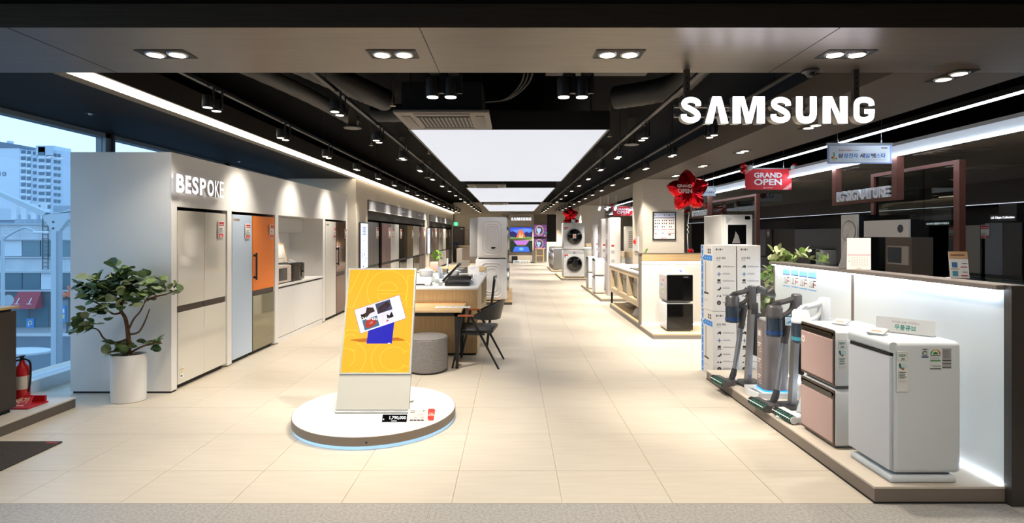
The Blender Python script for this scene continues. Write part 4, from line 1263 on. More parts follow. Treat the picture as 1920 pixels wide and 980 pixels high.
# small accessories: brochures, cards, jars, spice mills
def stand_card(px, py, w_, h, label, m_=(236, 236, 238), z=IZ, tilt=14, yaw=0):
    p = isl_at(px, py, z)
    t = thing('counter_card', label, 'card', p, yaw)
    b = MB().frame((-w_ / 2, 0, 0), (1, 0, 0), (0, math.sin(R(tilt)), math.cos(R(tilt)))); b.prism([(0, 0), (w_, 0), (w_, h), (0, h)], -.004, 0); b.build('card', flat(m_), t)
    b = MB().frame((-w_ / 2, 0, 0), (1, 0, 0), (0, math.sin(R(tilt)), math.cos(R(tilt))))
    for k in range(3): b.rect(w_ * .15, w_ * (.8 - .1 * k), h * (.8 - k * .1), h * (.84 - k * .1), .0006, 0)
    b.build('print', flat((196, 198, 204)), t)
    b = MB(); b.box(-w_ / 2, w_ / 2, .0, .06, 0, .004); b.build('foot', flat(m_), t)
    return t
stand_card(888, 514, .19, .155, 'blank white card standing at the back of the island')
stand_card(865, 512, .22, .12, 'white edged dark card holder at the back of the island', (62, 60, 60))
t = thing('leaflet_holder', 'clear tube of upright leaflets on the island', 'holder', isl_at(829, 522), 10)
for i, (dx, h, c) in enumerate(((-.03, .20, (214, 220, 240)), (.0, .18, (238, 238, 240)))):
    b = MB().frame((dx - .02, .01 * i, 0), (1, .3, 0), (-.16, 0, 1)); b.prism([(0, 0), (.05, 0), (.05, h), (0, h)], -.003, 0); b.build('leaflet', flat(c), t)
b = MB(); b.lathe([(.035, 0), (.035, .09), (.033, .09), (.033, .004)], n=16); b.build('tube', glass_mat('clear_glass', (240, 244, 246), 1.0), t)
t = thing('spice_mill', 'tall slim white and grey spice mill on the island', 'mill', isl_at(839, 513), 0)
b = MB(); b.lathe([(.018, 0), (.02, .005), (.018, .09)], n=14); b.build('body', dark_grey, t)
b = MB(); b.lathe([(.018, .09), (.019, .10), (.018, .27), (.012, .275)], n=14); b.build('top', white_plastic, t)
for i, (px, py, r_, h) in enumerate(((820, 530, .03, .05), (826, 535, .025, .04), (812, 528, .028, .07), (833, 515, .03, .10))):
    b = MB(); b.lathe([(r_, 0), (r_ * 1.05, .004), (r_ * 1.05, h), (r_ * .9, h)], n=18)
    o = b.build('glass_jar', glass_mat('jar_glass', (222, 226, 228), 1.2)); o.location = isl_at(px, py); tag(o, 'small clear glass jar among the island accessories', 'jar', 'glass jars on the island')
for i, (px, py) in enumerate(((889, 528), (893, 519), (904, 514.5), (884, 531))):
    t = thing('price_tag', 'small tilted white price tag along the aisle edge of the island', 'price tag', isl_at(px, py), 0, 'price tags along the island edge')
    b = MB().frame((-.045, 0, 0), (1, .2, 0), (-.1, .7, .45)); b.prism([(0, 0), (.08, 0), (.08, .06), (0, .06)], 0, .008); b.build('housing', white_plastic, t)
    b = MB().frame((-.045, 0, 0), (1, .2, 0), (-.1, .7, .45)); b.rect(.01, .07, .01, .05, .009, 0); b.build('display', flat((190, 188, 196)), t)
b = MB(); b.rbox(-.2, .14, -.08, .08, 0, .05, .006); b.box(-.18, .06, -.081, -.08, .012, .03, 1)
o = b.build('boxed_cooker', [white_plastic, black]); o.location = isl_at(790, 535); tag(o, 'low white box with a black slot at the front of the island', 'appliance')
# second counter behind with the small plant
t = thing('back_counter', 'oak topped counter behind the island', 'counter', (-1.2, 10.9, 0))
B('body', white, t, (-.62, .62, 0, 1.2, .0, .86)); B('top', oak, t, (-.64, .64, -.02, 1.22, .86, .89), r=.003, seg=1)
sp_ = thing('small_plant', 'small bright green plant in a pale pink square pot behind the island', 'plant', (-1.58, 11.02, .891))
b = MB(); b.rbox(-.085, .085, -.085, .085, 0, .16, .008); b.build('pot', mat('pale_pink', (226, 196, 184), .5), sp_)
rr = random.Random(4)
for k in range(34):
    a = rr.uniform(0, 2 * PI); rad = rr.uniform(0, .11)
    o = link('leaf', leaf_ms[3], sp_); o.location = (rad * math.cos(a) + .03, rad * math.sin(a), rr.uniform(.18, .36)); o.scale = (.055,) * 3; o.rotation_euler = (rr.uniform(0, 1.2), rr.uniform(-.6, .6), a)
b = MB(); [b.tube([(0, 0, .15), (.02 * k - .02, .02, .24), (.04 * k - .04, .0, .32)], .006, 6) for k in range(3)]; b.build('stem', mat('stem_green', (84, 120, 50), .6), sp_)
lm = mat('fresh_leaf', (124, 176, 54), .5)
lf2 = leaf_ms[3].copy(); lf2.materials.clear(); lf2.materials.append(lm)
for o in sp_.children:
    if o.name.startswith('leaf'): o.data = lf2
# grey partition panel beside it
t = thing('partition_panel', 'grey upright partition panel between the island and the white dryers', 'partition', (-1.40, 13.6, 0))
B('panel', taupe, t, (0, .14, 0, .5, 0, 1.25), r=.004, seg=1); B('foot', black, t, (-.02, .16, -.02, .52, 0, .02))
t = thing('foam_lounger', 'tan service desk under the grey door at the far end', 'counter', (-3.0, 30.4, 0))
t.name = 'service_desk'
B('body', mat('tan_panel', (118, 104, 92), .6), t, (0, 1.6, 0, .7, 0, .95)); B('top', oak, t, (-.03, 1.63, -.03, .73, .95, .99))

# ================================================================ WASHERS AND DRYERS
def washer(loc, rz, label, w=.69, h=.98, d=.80, dark=False, group=None, parent=None, side=True, gy_=False):
    """front loader, faces local -y, origin at left front foot"""
    t = thing('front_loader', label, 'washer', loc, rz, group)
    bodym = mat('washer_white', (230, 230, 231), .34) if not gy_ else mat('washer_inox', (126, 126, 128), .3, metal=.5)
    b = MB(); b.rbox(0, w, .0, d, .02, h, .035, 3); b.build('body', bodym, t)
    c = (w / 2, .0, h * .50)
    b = MB(); n = 40
    prof = [(.285, .004), (.285, -.03), (.276, -.045), (.262, -.045), (.255, -.03)]
    rings = [[b.bm.verts.new((c[0] + r_ * math.cos(2 * PI * j / n), k, c[2] + r_ * math.sin(2 * PI * j / n))) for j in range(n)] for r_, k in prof]
    for i in range(len(rings) - 1):
        for j in range(n): b.bm.faces.new((rings[i][j], rings[i][(j + 1) % n], rings[i + 1][(j + 1) % n], rings[i + 1][j]))
    b.build('door_ring', steel if not dark else black_metal, t)
    b = MB()
    prof = [(.258, -.03), (.20, -.048), (.1, -.058), (.005, -.06)]
    rings = [[b.bm.verts.new((c[0] + r_ * math.cos(2 * PI * j / n), k, c[2] + r_ * math.sin(2 * PI * j / n))) for j in range(n)] for r_, k in prof]
    for i in range(len(rings) - 1):
        for j in range(n): b.bm.faces.new((rings[i][j], rings[i][(j + 1) % n], rings[i + 1][(j + 1) % n], rings[i + 1][j]))
    b.build('door_glass', black_gloss, t, 60)
    b = MB(); b.rbox(.02, w - .02, -.006, .01, h - .13, h - .015, .004, 1); b.build('control_panel', mat('panel_silver', (198, 198, 200), .35), t)
    b = MB(); b.cyl((w * .5, -.005, h - .075), (w * .5, -.035, h - .075), .032, n=20); b.build('dial', steel, t)
    b = MB(); b.rbox(.04, .18, -.008, .0, .05, .14, .003, 1); b.build('filter_flap', bodym, t)
    b = MB(); b.frame((0, -.0005, 0), (1, 0, 0), (0, 0, 1)); b.rect(w - .12, w - .03, .06, .13, .001, 0); b.rect(.03, .16, h - .20, h - .15, .001, 1); b.rect(.03, .08, h - .25, h - .21, .001, 2)
    b.build('stickers', [flat((236, 236, 232)), flat((190, 60, 60)), flat((90, 130, 180))], t)
    b = MB()
    for x in (.06, w - .06):
        for y_ in (.06, d - .06): b.cyl((x, y_, 0), (x, y_, .02), .02, n=8)
    b.build('foot', black, t)
    if side:   # pressed concentric frames on the side panels
        for s in (0, 1):
            b = MB().frame((w if s else 0, 0 if s else d, 0), (0, 1 if s else -1, 0), (0, 0, 1))
            for q, k in ((.09, .0), (.155, 1), (.21, 2)):
                x0, x1, z0, z1 = q + .02, d - q - .02, q, h - q
                r_ = .13 - .02 * k
                pts = []
                for (ax, az, a0) in ((x1 - r_, z1 - r_, 0), (x0 + r_, z1 - r_, 90), (x0 + r_, z0 + r_, 180), (x1 - r_, z0 + r_, 270)):
                    pts += [(ax + r_ * math.cos(R(a0 + 15 * i)), az + r_ * math.sin(R(a0 + 15 * i))) for i in range(7)]
                pts.append(pts[0])
                b.tube([b.pt(x, z, -.002) for x, z in pts], .016, 8)
            b.build('side_pressing', bodym, t)
    return t
WY = 12.42
wp = MB(); wp.rbox(-.92, .0, WY - .10, WY + 3.0, 0, .055, .002, 1); wp.rbox(-.93, .005, WY - .105, WY + 3.0, .055, .075, .002, 1, m=1)
tag(wp.build('plinth', [mat('plinth_charcoal', (72, 70, 70), .5), oak]), 'low oak topped plinth under the white dryer stack', 'plinth')
# side facing the camera: machine faces +x
def lw(y_, z, lab, d=.76):
    return washer((-.12, y_, z), 90, lab, w=.69, h=.965, d=d)
t1_ = lw(WY, .076, 'lower white washer of the stack whose pressed side faces the entrance', .72)
t2_ = lw(WY, 1.045, 'upper white dryer of the stack whose pressed side faces the entrance', .68)
b = MB(); b.rbox(.03, .66, .66, .86, .03, .95, .03, 3); b.build('rear_housing', mat('washer_grey', (158, 160, 164), .4), t2_)
b = MB(); b.rbox(-.0, .012, .26, .36, .23, .275, .008); b.build('side_handle', black, t2_).location = (-.006, 0, 0)
lw(WY + .9, .076, 'lower white washer of the second stack behind the first'); lw(WY + .9, 1.045, 'upper white dryer of the second stack behind the first')
lw(WY + 1.8, .076, 'lower white washer of the third stack along the aisle'); lw(WY + 1.8, 1.045, 'upper white dryer of the third stack along the aisle')
b = MB(); b.rbox(-.14, .14, 0, .16, 0, .30, .03); o = b.build('white_canister', white_plastic); o.location = (-1.12, 12.9, .0)
B('lid', taupe, o, (-.13, .13, .01, .15, .30, .33)); B('column', taupe, o, (-.10, .10, .03, .14, .33, .98))
o.name = 'standing_purifier'; tag(o, 'slim white and grey standing appliance beside the white dryer stack', 'appliance')
# ================================================================ RIGHT FOREGROUND: PLINTH, LIT PARTITION
PX0, PX1 = 2.16, 2.94
pl = thing('display_plinth', 'low taupe plinth carrying the vacuum cleaners and pink purifiers', 'plinth', (PX0, 3.21, 0))
ptop = mat('plinth_cream', (214, 202, 186), .5)
pside = mat('plinth_taupe', (126, 114, 104), .5)
ysplit = gy(780, .1) - 3.21
B('side', pside, pl, (0.004, PX1 - PX0, .004, 2.78, .0, .085), )
B('top', ptop, pl, (0, PX1 - PX0, 0, ysplit - .001, .085, .1), r=.002, seg=1)
B('top', ptop, pl, (0, PX1 - PX0, ysplit + .001, 2.78, .085, .1), r=.002, seg=1)
B('toe_gap', black, pl, (-.001, PX1 - PX0, -.001, 2.78, 0, .008))
part = thing('lit_partition', 'waist high glowing white glass partition in a taupe frame behind the purifiers', 'partition', (PX1, 3.20, 0))
fr_m = mat('partition_frame', (118, 108, 100), .45)
panel_m = mat('lit_glass', (232, 238, 240), .14, coat=.7, spec=.6)
B('end_post', mat('partition_end', (58, 52, 48), .5), part, (0, .16, -.03, .02, 0, 1.30))
B('mid_post', fr_m, part, (0, .05, 1.43, 1.47, .1, 1.27))
B('far_post', fr_m, part, (0, .05, 2.82, 2.86, 0, 1.27))
B('top_cap', fr_m, part, (-.045, .12, .02, 2.86, 1.27, 1.30), r=.003, seg=1)
B('glass_panel', panel_m, part, (0, .02, .02, 1.43, .1, 1.27)); B('glass_panel', panel_m, part, (0, .02, 1.47, 2.82, .1, 1.27))
B('back_panel', fr_m, part, (.05, .07, .02, 2.82, 0, 1.27))
led = mat('led_cool', (220, 240, 255), .5, emit=20.0, ecol=(222, 238, 255))
B('light_strip', led, part, (-.040, -.022, .03, 1.42, 1.262, 1.27), (-.040, -.022, 1.48, 2.81, 1.262, 1.27))
B('light_strip', led, part, (-.012, -.004, .03, 1.42, .101, .107), (-.012, -.004, 1.48, 2.81, .101, .107))
# four leaflets stuck on the partition
for i, (p0, p1, zt, zb_) in enumerate(((1468, 1481, 500, 534), (1483.5, 1497, 501, 537.5), (1499, 1514, 503, 541), (1515.5, 1531, 505, 544))):
    ya, yb = yx(p0, PX1), yx(p1, PX1)
    z1 = EYE - (zt - HZ) / FPX * ya; z0 = z1 - .205
    t = thing('wall_leaflet', ['leaflet nearest the far post of the lit partition', 'second leaflet from the far post of the lit partition', 'third leaflet from the far post of the lit partition', 'leaflet nearest the middle post of the lit partition'][i], 'leaflet', (PX1, ya, z0))
    W = ya - yb; Hh = .205
    b = MB().frame((0, 0, 0), (0, -1, 0), (0, 0, 1)); b.prism([(0, 0), (W, 0), (W, Hh), (0, Hh)], .0002, .0012); b.build('sheet', flat((228, 226, 222)), t)
    b = MB().frame((0, 0, 0), (0, -1, 0), (0, 0, 1))
    b.rect(0, W, Hh * .64, Hh, .0016, 0); b.rect(0, W, Hh * .60, Hh * .64, .0016, 1); b.rect(0, W, 0, Hh * .06, .0016, 0)
    b.rect(W * .3, W * .6, Hh * .91, Hh * .94, .002, 2); b.text('세일페스타', W * .5, Hh * .77, Hh * .08, .002, 1, width=W * .85)
    for k in range(2 if i < 3 else 3):
        x = W * (.22 + .18 * k) if i < 3 else W * (.25 + .22 * k)
        b.stroke([(x, Hh * .48), (x - W * .02, Hh * .18)], W * .04, .002, .002, 3); b.rect(x - W * .08, x + W * .04, Hh * .15, Hh * .19, .002, 3)
    b.rect(W * .62, W * .95, Hh * .45, Hh * .49, .002, 3); b.rect(W * .70, W * .95, Hh * .27, Hh * .33, .002, 2); b.rect(W * .58, W * .66, Hh * .15, Hh * .38, .002, 3)
    b.build('print', [flat((118, 176, 222)), flat((58, 78, 130)), flat((206, 84, 80)), flat((56, 54, 60))], t)
# calendar and price board on the partition cap
t = thing('desk_calendar', 'pale pink tented desk calendar on top of the lit partition', 'calendar', (3.0, 4.70, 1.301), -14)
b = MB().frame((-.09, -.06, 0), (1, 0, 0), (.12, .34, .95)); b.prism([(0, 0), (.185, 0), (.185, .29), (0, .29)], -.002, 0); b.build('front_leaf', flat((240, 232, 228)), t)
b = MB().frame((-.09, .15, 0), (1, 0, 0), (.12, -.36, .95)); b.prism([(0, 0), (.185, 0), (.185, .285), (0, .285)], -.002, 0); b.build('rear_leaf', flat((232, 226, 222)), t)
b = MB().frame((-.09, -.06, 0), (1, 0, 0), (.12, .34, .95))
b.rect(.004, .181, .14, .286, .0008, 0); b.rect(.004, .181, .125, .14, .0008, 1)
for r_ in range(6):
    for c_ in range(7): b.rect(.035 + c_ * .019, .047 + c_ * .019, .03 + r_ * .015, .037 + r_ * .015, .0008, 2)
b.disc(.018, .075, .004, .0008, 3); b.rect(.075, .11, .008, .013, .0008, 4)
b.build('print', [flat((244, 228, 230)), flat((222, 190, 196)), flat((206, 200, 198)), flat((40, 36, 36)), flat((206, 120, 110))], t)
t = thing('price_board', 'small price leaflet stand with a tan header on the partition cap', 'leaflet stand', (3.05, 3.72, 1.301), -6)
b = MB().frame((-.02, 0, 0), (1, 0, 0), (0, .12, .99)); b.prism([(0, 0), (.122, 0), (.122, .185), (0, .185)], -.003, 0); b.build('board', flat((224, 224, 226)), t)
b = MB().frame((-.02, 0, 0), (1, 0, 0), (0, .12, .99)); b.rect(0, .122, .135, .185, .0006, 0); b.rect(.012, .10, .155, .165, .001, 4)
for k in range(2):
    b.rect(.015, .05, .075 - k * .06, .11 - k * .06, .001, 1 + k); b.rect(.08, .112, .10 - k * .06, .104 - k * .06, .001, 3); b.rect(.07, .112, .075 - k * .06, .081 - k * .06, .001, 5)
b.rect(.004, .06, .062, .066, .001, 4); b.build('print', [flat((196, 158, 122)), flat((60, 110, 160)), flat((70, 150, 170)), flat((60, 60, 64)), flat((130, 96, 66)), flat((190, 60, 60))], t)
B('base', white_plastic, t, (-.02, .10, 0, .05, -.001, .003))

# ================================================================ AIR PURIFIERS
def purifier_cube(loc, rz, label, w, d, h, front, body, frame_m, slot=True, foot=True):
    t = thing('air_purifier', label, 'air purifier', loc, rz)
    z0 = .018 if foot else 0
    b = MB(); b.rbox(0, w, .0, d, z0, h, .028, 4, only='y'); 
    b.build('body', body, t)
    b = MB()
    for q in ((.006, w - .006, z0 + .006, z0 + .022), (.006, w - .006, h - .07, h - .022), (.006, .016, z0 + .022, h - .07), (w - .016, w - .006, z0 + .022, h - .07)):
        b.box(q[0], q[1], -.010, .004, q[2], q[3])
    b.rbox(.006, w - .006, -.010, .003, h - .05, h - .006, .004, 1)
    b.build('front_frame', frame_m, t)
    b = MB(); b.rbox(.016, w - .016, -.016, -.002, z0 + .022, h - .070, .004, 1); b.build('front_panel', front, t)
    if slot:
        b = MB(); b.box(.03, w - .03, -.012, -.002, h - .064, h - .03); b.build('air_slot', black_gloss, t)
    if foot:
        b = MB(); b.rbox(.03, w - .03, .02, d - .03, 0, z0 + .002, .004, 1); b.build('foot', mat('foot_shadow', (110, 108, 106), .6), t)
    return t
pink = mat('rose_pink', (186, 158, 152), .42)
bronze_f = mat('bronze_frame', (92, 76, 66), .3, metal=.6)
pw, pdp, ph = .44, .41, .415
PXF, PYF = 2.26, 4.20
pc1 = purifier_cube((PXF, PYF, .1005), -90, 'lower rose pink cube air purifier of the stack', pw, pdp, ph, pink, white_plastic, bronze_f)
pc2 = purifier_cube((PXF, PYF, .1005 + ph + .004), -90, 'upper rose pink cube air purifier of the stack', pw, pdp, ph, pink, white_plastic, bronze_f)
# round sticker on the upper front
b = MB().frame((.016, -.0165, 0), (1, 0, 0), (0, 0, 1)); b.disc(.035, .285, .026, .0008, 0); b.disc(.03, .285, .009, .0012, 1); b.disc(.043, .283, .007, .0012, 1); b.build('round_sticker', [flat((232, 222, 214)), flat((206, 150, 110))], pc2)
# the hanging NEW label on its side (side faces the camera), generic animal-free top
def new_label(loc, rz, label, w, h, tops):
    t = thing('product_label', label, 'label', loc, rz)
    b = MB(); b.rbox(0, w, -.004, 0, 0, h, .0015, 1); b.build('card', flat((238, 237, 232)), t)
    b = MB().frame((0, -.004, 0), (1, 0, 0), (0, 0, 1))
    z1 = h * .97 if not tops else h * .80
    for q in ((.08, .92, z1 - h * .22, z1 - h * .213), (.08, .92, z1 - .007 * h, z1), (.08, .10, z1 - h * .22, z1), (.90, .92, z1 - h * .22, z1)):
        b.rect(q[0] * w, q[1] * w, q[2], q[3], .0008, 0)
    b.text('NEW', w * .5, z1 - h * .11, h * .07, .0008, 1, width=w * .62, bold=.02)
    b.rect(w * .38, w * .68, z1 - h * .165, z1 - h * .145, .0008, 3); b.rect(w * .30, w * .72, z1 - h * .195, z1 - h * .18, .0008, 1)
    zz = z1 - h * .43
    b.disc(w * .62, zz + h * .10, w * .30, .0008, 2, t0=0, t1=180); b.rect(w * .32, w * .92, zz + h * .03, zz + h * .10, .0008, 2)
    b.poly([(w * .12, zz + h * .15), (w * .3, zz + h * .17), (w * .38, zz + h * .06), (w * .62, zz), (w * .5, zz + h * .0), (w * .2, zz + h * .06)], .0012, 4); b.poly([(w * .35, zz + h * .04), (w * .6, zz + h * .07), (w * .62, zz - h * .0)], .0016, 5)
    for k in range(3):
        b.rect(w * .2, w * (.85 - .1 * (k % 2)), zz - h * (.06 + .06 * k), zz - h * (.045 + .06 * k), .0008, 3); b.rect(w * .2, w * .7, zz - h * (.085 + .06 * k), zz - h * (.07 + .06 * k), .0008, 1); b.disc(w * .12, zz - h * (.06 + .06 * k), w * .04, .0008, 3, 8)
    for k in range(4): b.rect(w * .12, w * .9, zz - h * (.25 + .02 * k), zz - h * (.243 + .02 * k), .0008, 6)
    b.build('print', [flat((140, 176, 168)), flat((40, 130, 116)), flat((206, 224, 222)), flat((70, 64, 60)), flat((36, 104, 110)), flat((176, 112, 70)), flat((206, 200, 194))], t)
    return t
Yp = PYF - pw                                       # near side plane of the pink cubes
new_label(((1569.5 - 960) / FPX * Yp, Yp - .001, EYE - (694 - HZ) / FPX * Yp), 0, 'white NEW product label on the upper pink purifier', .066, .262, True)
t = thing('price_tag', 'small white price tag lying on the upper pink purifier', 'price tag', (2.43, 3.98, .1005 + 2 * ph + .006), -60)
b = MB().frame((-.05, -.03, .003), (1, 0, 0), (0, .93, .36)); b.prism([(0, 0), (.10, 0), (.10, .075), (0, .075)], -.002, .010); b.rect(.012, .088, .012, .063, .011, 1); b.rect(.02, .08, .02, .035, .0115, 2); b.build('housing', [white_plastic, flat((226, 214, 206)), flat((206, 150, 120))], t)
b = MB(); b.box(-.045, .045, -.02, .04, 0, .004); b.build('base', white_plastic, t)

# large white purifier
lw_, ld_, lh_ = .41, .42, .80
LX, LYN = 2.30, 3.25
lp = thing('air_purifier', 'large white floor standing air purifier on the plinth beside the partition', 'air purifier', (LX, LYN + lw_, .1005), -90)
wb_ = mat('purifier_white', (222, 228, 231), .4)
b = MB(); b.rbox(0, lw_, .0, ld_, .055, .855, .035, 5); b.build('body', wb_, lp)
b = MB(); b.rbox(.006, lw_ - .006, -.02, .002, .075, .765, .006, 2); b.build('front_panel', mat('purifier_front', (216, 218, 224), .45), lp)
b = MB(); b.rbox(.006, lw_ - .006, -.02, .03, .785, .850, .022, 4, only='x'); b.build('top_lip', wb_, lp)
b = MB(); b.box(.012, lw_ - .012, -.010, .01, .765, .785); b.build('air_slot', black, lp)
b = MB(); b.rbox(.04, lw_ - .04, .04, ld_ - .05, .04, .056, .004, 1); b.build('neck', mat('neck_grey', (120, 122, 124), .6), lp)
b = MB(); b.rbox(.015, lw_ - .0, -.015, ld_ - .03, 0, .042, .016, 3); b.build('base', wb_, lp)
# stickers on the side towards the camera (drawn in world x)
SY = LYN - .0005
t = MB().frame((0, 0, 0), (0, 1, 0), (0, 0, 1))
def sx(px): return (px - 960) / FPX * LYN - LX          # distance from the front along the side
def sz(py): return EYE - (py - HZ) / FPX * LYN - .1005
b = MB().frame((lw_, 0, 0), (0, 1, 0), (0, 0, 1))
b.rect(sx(1727), sx(1741), sz(671), sz(652.5), .0008, 0); b.ringseg((sx(1727) + sx(1741)) / 2, sz(662.5), .011, .016, 20, 340, .0012, 1, 16); b.rect(sx(1727.5), sx(1740.5), sz(670), sz(668), .0012, 2); b.text('CA', (sx(1727) + sx(1741)) / 2, sz(664), .009, .0012, 1); b.rect(sx(1730), sx(1738), sz(655.5), sz(654), .0012, 5)
b.build('safety_sticker', [flat((206, 212, 212)), flat((28, 70, 52)), flat((30, 40, 110)), flat((210, 50, 50)), flat((240, 240, 240)), flat((70, 70, 74))], lp)
b = MB().frame((lw_, 0, 0), (0, 1, 0), (0, 0, 1))
x0, x1 = sx(1742), sx(1765.5); xm = (x0 + x1) / 2
b.rect(x0, x1, sz(694), sz(652), .0008, 0)
for k, (a0, a1) in enumerate(((0, 36), (36, 72), (72, 108), (108, 144), (144, 180))): b.ringseg(xm, sz(664), .024, .031, a0, a1, .0012, 1 + k, 4)
b.disc(xm, sz(664), .016, .0012, 6, t0=0, t1=180)
b.rect(x0 + .008, x1 - .008, sz(666.5), sz(665), .0012, 7)
for k in range(3): b.rect(x0 + .006, x1 - .012, sz(669.2 + k * 2.4), sz(668.4 + k * 2.4), .0012, 8)
b.rect(x0 + .006, x1 - .006, sz(677), sz(675), .0012, 6); b.rect(x0 + .008, x1 - .006, sz(685), sz(684), .0012, 8); b.rect(x0 + .022, x1 - .006, sz(687.5), sz(686.2), .0012, 8); b.rect(x0 + .004, x1 - .004, sz(692), sz(690), .0012, 7)
b.build('energy_label', [flat((222, 226, 224)), flat((170, 50, 44)), flat((206, 120, 50)), flat((226, 190, 60)), flat((120, 170, 60)), flat((40, 120, 56)), flat((50, 140, 60)), flat((60, 62, 64)), flat((150, 154, 156))], lp)
b = MB().frame((lw_, 0, 0), (0, 1, 0), (0, 0, 1))
x0, x1 = sx(1766.5), sx(1783.5)
b.rect(x0, x1, sz(690.5), sz(653), .0008, 0)
for k in range(12): b.rect(x0 + .004, x1 - .004 - .006 * (k % 3), sz(656 + k * 1.4), sz(655.3 + k * 1.4), .0012, 1)
for yy_ in (674.5, 680.5, 687.5): b.rect(x0 + .001, x1 - .001, sz(yy_ + 1.6), sz(yy_), .0012, 2)
b.build('rating_plate', [flat((168, 168, 168)), flat((122, 122, 122)), flat((64, 62, 62))], lp)
nl = new_label((LX + sx(1681), LYN - .0015, EYE - (734 - HZ) / FPX * LYN), 0, 'white NEW product label on the large purifier', .066, .245, False)
t = thing('name_card', 'slanted white card with green Korean lettering on top of the large purifier', 'sign card', (2.44, 3.62, .957), -48)
b = MB().frame((0, 0, 0), (1, 0, 0), (0, .26, .965)); b.prism([(0, 0), (.32, 0), (.32, .10), (0, .10)], -.003, 0); b.build('card', flat((240, 240, 238)), t)
b = MB().frame((0, 0, 0), (1, 0, 0), (0, .26, .965)); b.text('무풍큐브', .165, .022, .034, .0008, 0, width=.115, bold=.02); b.text('직바람 소음 걱정없는', .165, .066, .014, .0008, 1, width=.15); b.build('print', [flat((40, 150, 132)), flat((176, 150, 140))], t)
B('foot', flat((150, 156, 172)), t, (0, .32, .0, .045, -.0005, .003))
t = thing('price_tag', 'small white price tag lying on the large purifier', 'price tag', (2.36, 3.48, .957), -60)
b = MB().frame((-.05, -.03, .003), (1, 0, 0), (0, .93, .36)); b.prism([(0, 0), (.10, 0), (.10, .075), (0, .075)], -.002, .010); b.rect(.012, .088, .012, .063, .011, 1); b.rect(.02, .08, .02, .035, .0115, 2); b.build('housing', [white_plastic, flat((226, 214, 206)), flat((206, 150, 120))], t)
b = MB(); b.box(-.045, .045, -.02, .04, 0, .004); b.build('base', white_plastic, t)

# ================================================================ STICK VACUUM CLEANERS
vac_grey = mat('vacuum_grey', (86, 83, 84), .36, metal=.4)
vac_dark = mat('vacuum_dark', (52, 51, 53), .4)
alu = mat('aluminium', (150, 150, 153), .34, metal=.8)
clear_bin = mat('smoky_bin', (40, 52, 66), .1, coat=.4)
def vacuum(loc, rz, label, main, dark, tubem, stand=True, accent=(30, 60, 110)):
    """stick vacuum docked on its stand; the brush points to local -y"""
    t = thing('stick_vacuum', label, 'vacuum cleaner', loc, rz)
    if stand:
        b = MB(); b.rbox(-.12, .12, -.10, .15, 0, .025, .01); b.build('stand_base', dark, t)
        b = MB(); b.frame((0, 0, 0), (0, 1, 0), (0, 0, 1)); b.prism([(-.01, .02), (.035, .02), (.075, .76), (.03, .76)], -.03, .03); b.build('stand_post', alu, t)
        b = MB(); b.rbox(-.035, .035, .03, .11, .70, .82, .012); b.build('dock', dark, t)
        b = MB(); b.rbox(-.05, .05, .07, .14, .28, .72, .025); b.tube(curve([(0, .1, .35), (.05, .14, .28), (.0, .15, .22)], 5), .025, 8); b.build('accessory_holder', dark, t)
    b = MB(); b.tube([(0, -.125, .15), (0, -.035, .72)], .025, 14); b.build('tube', tubem, t)
    b = MB(); b.tube([(0, -.16, .055), (0, -.14, .10), (0, -.125, .16)], [.028, .03, .026], 12); b.build('tube_joint', dark, t)
    b = MB(); b.tube([(0, -.06, .56), (0, -.035, .72), (0, -.02, .80)], [.03, .034, .036], 12); b.build('tube_collar', main, t)
    # brush head
    b = MB(); b.rbox(-.125, .125, -.285, -.215, .008, .07, .018, 3); b.rbox(-.06, .06, -.225, -.13, .008, .055, .014, 2); b.build('brush_head', main, t)
    b = MB(); b.cyl((-.118, -.29, .036), (.118, -.29, .036), .034, n=20); b.build('brush_roller', black, t)
    b = MB()
    for k in range(7):
        x = -.10 + k * .03
        P = [(x + .012 * j, -.29 - .0355 * math.cos(R(-70 + 35 * j)), .036 + .0355 * math.sin(R(-70 + 35 * j))) for j in range(5)]
        b.tube(P, .0028, 5)
    b.build('roller_stripe', mat('teal_stripe', (32, 150, 130), .5), t)
    b = MB(); b.box(-.118, .118, -.327, -.322, .046, .052); b.build('roller_guard', white_plastic, t)
    b = MB(); b.cyl((.119, -.29, .036), (.127, -.29, .036), .03, n=18); b.build('roller_cap', main, t); b = MB(); b.cyl((-.127, -.29, .036), (-.119, -.29, .036), .03, n=18); b.build('roller_cap', main, t)
    # body: dust bin, motor, handle, battery
    b = MB(); b.lathe([(.064, .625), (.068, .63), (.068, .785)], c=(0, -.15, 0), n=28); b.build('dust_bin', clear_bin, t)
    b = MB(); b.lathe([(.0695, .645), (.0695, .675)], c=(0, -.15, 0), n=28); b.build('bin_band', mat('bin_band_%d' % accent[2], accent, .3), t)
    b = MB(); b.lathe([(.069, .785), (.072, .79), (.072, .81), (.065, .825), (.067, .865), (.055, .888), (.03, .893)], c=(0, -.15, 0), n=28); b.build('motor_unit', main, t)
    b = MB(); b.frame((0, 0, 0), (0, 1, 0), (0, 0, 1)); b.prism([(-.19, .875), (-.13, .925), (-.11, .925), (-.10, .87)], -.028, .028); b.build('display_head', dark, t)
    b = MB(); b.tube(curve([(0, -.12, .91), (0, -.04, .925), (0, .02, .945), (0, .05, .96)], 4), [.024] * 13, 10); b.tube(curve([(0, -.08, .80), (0, -.03, .82), (0, .01, .86), (0, .02, .92)], 4), [.02] * 13, 10); b.build('handle', main, t)
    b = MB(); b.rbox(-.035, .035, .015, .095, .74, .99, .022, 3); b.build('battery', main, t)
    b = MB(); b.rbox(-.028, .028, -.10, -.02, .76, .80, .01); b.build('neck', dark, t)
    return t
v1 = vacuum((2.36, 5.42, .1005), -84, 'dark grey stick vacuum on its stand beside the boxed stock', vac_grey, vac_dark, alu)
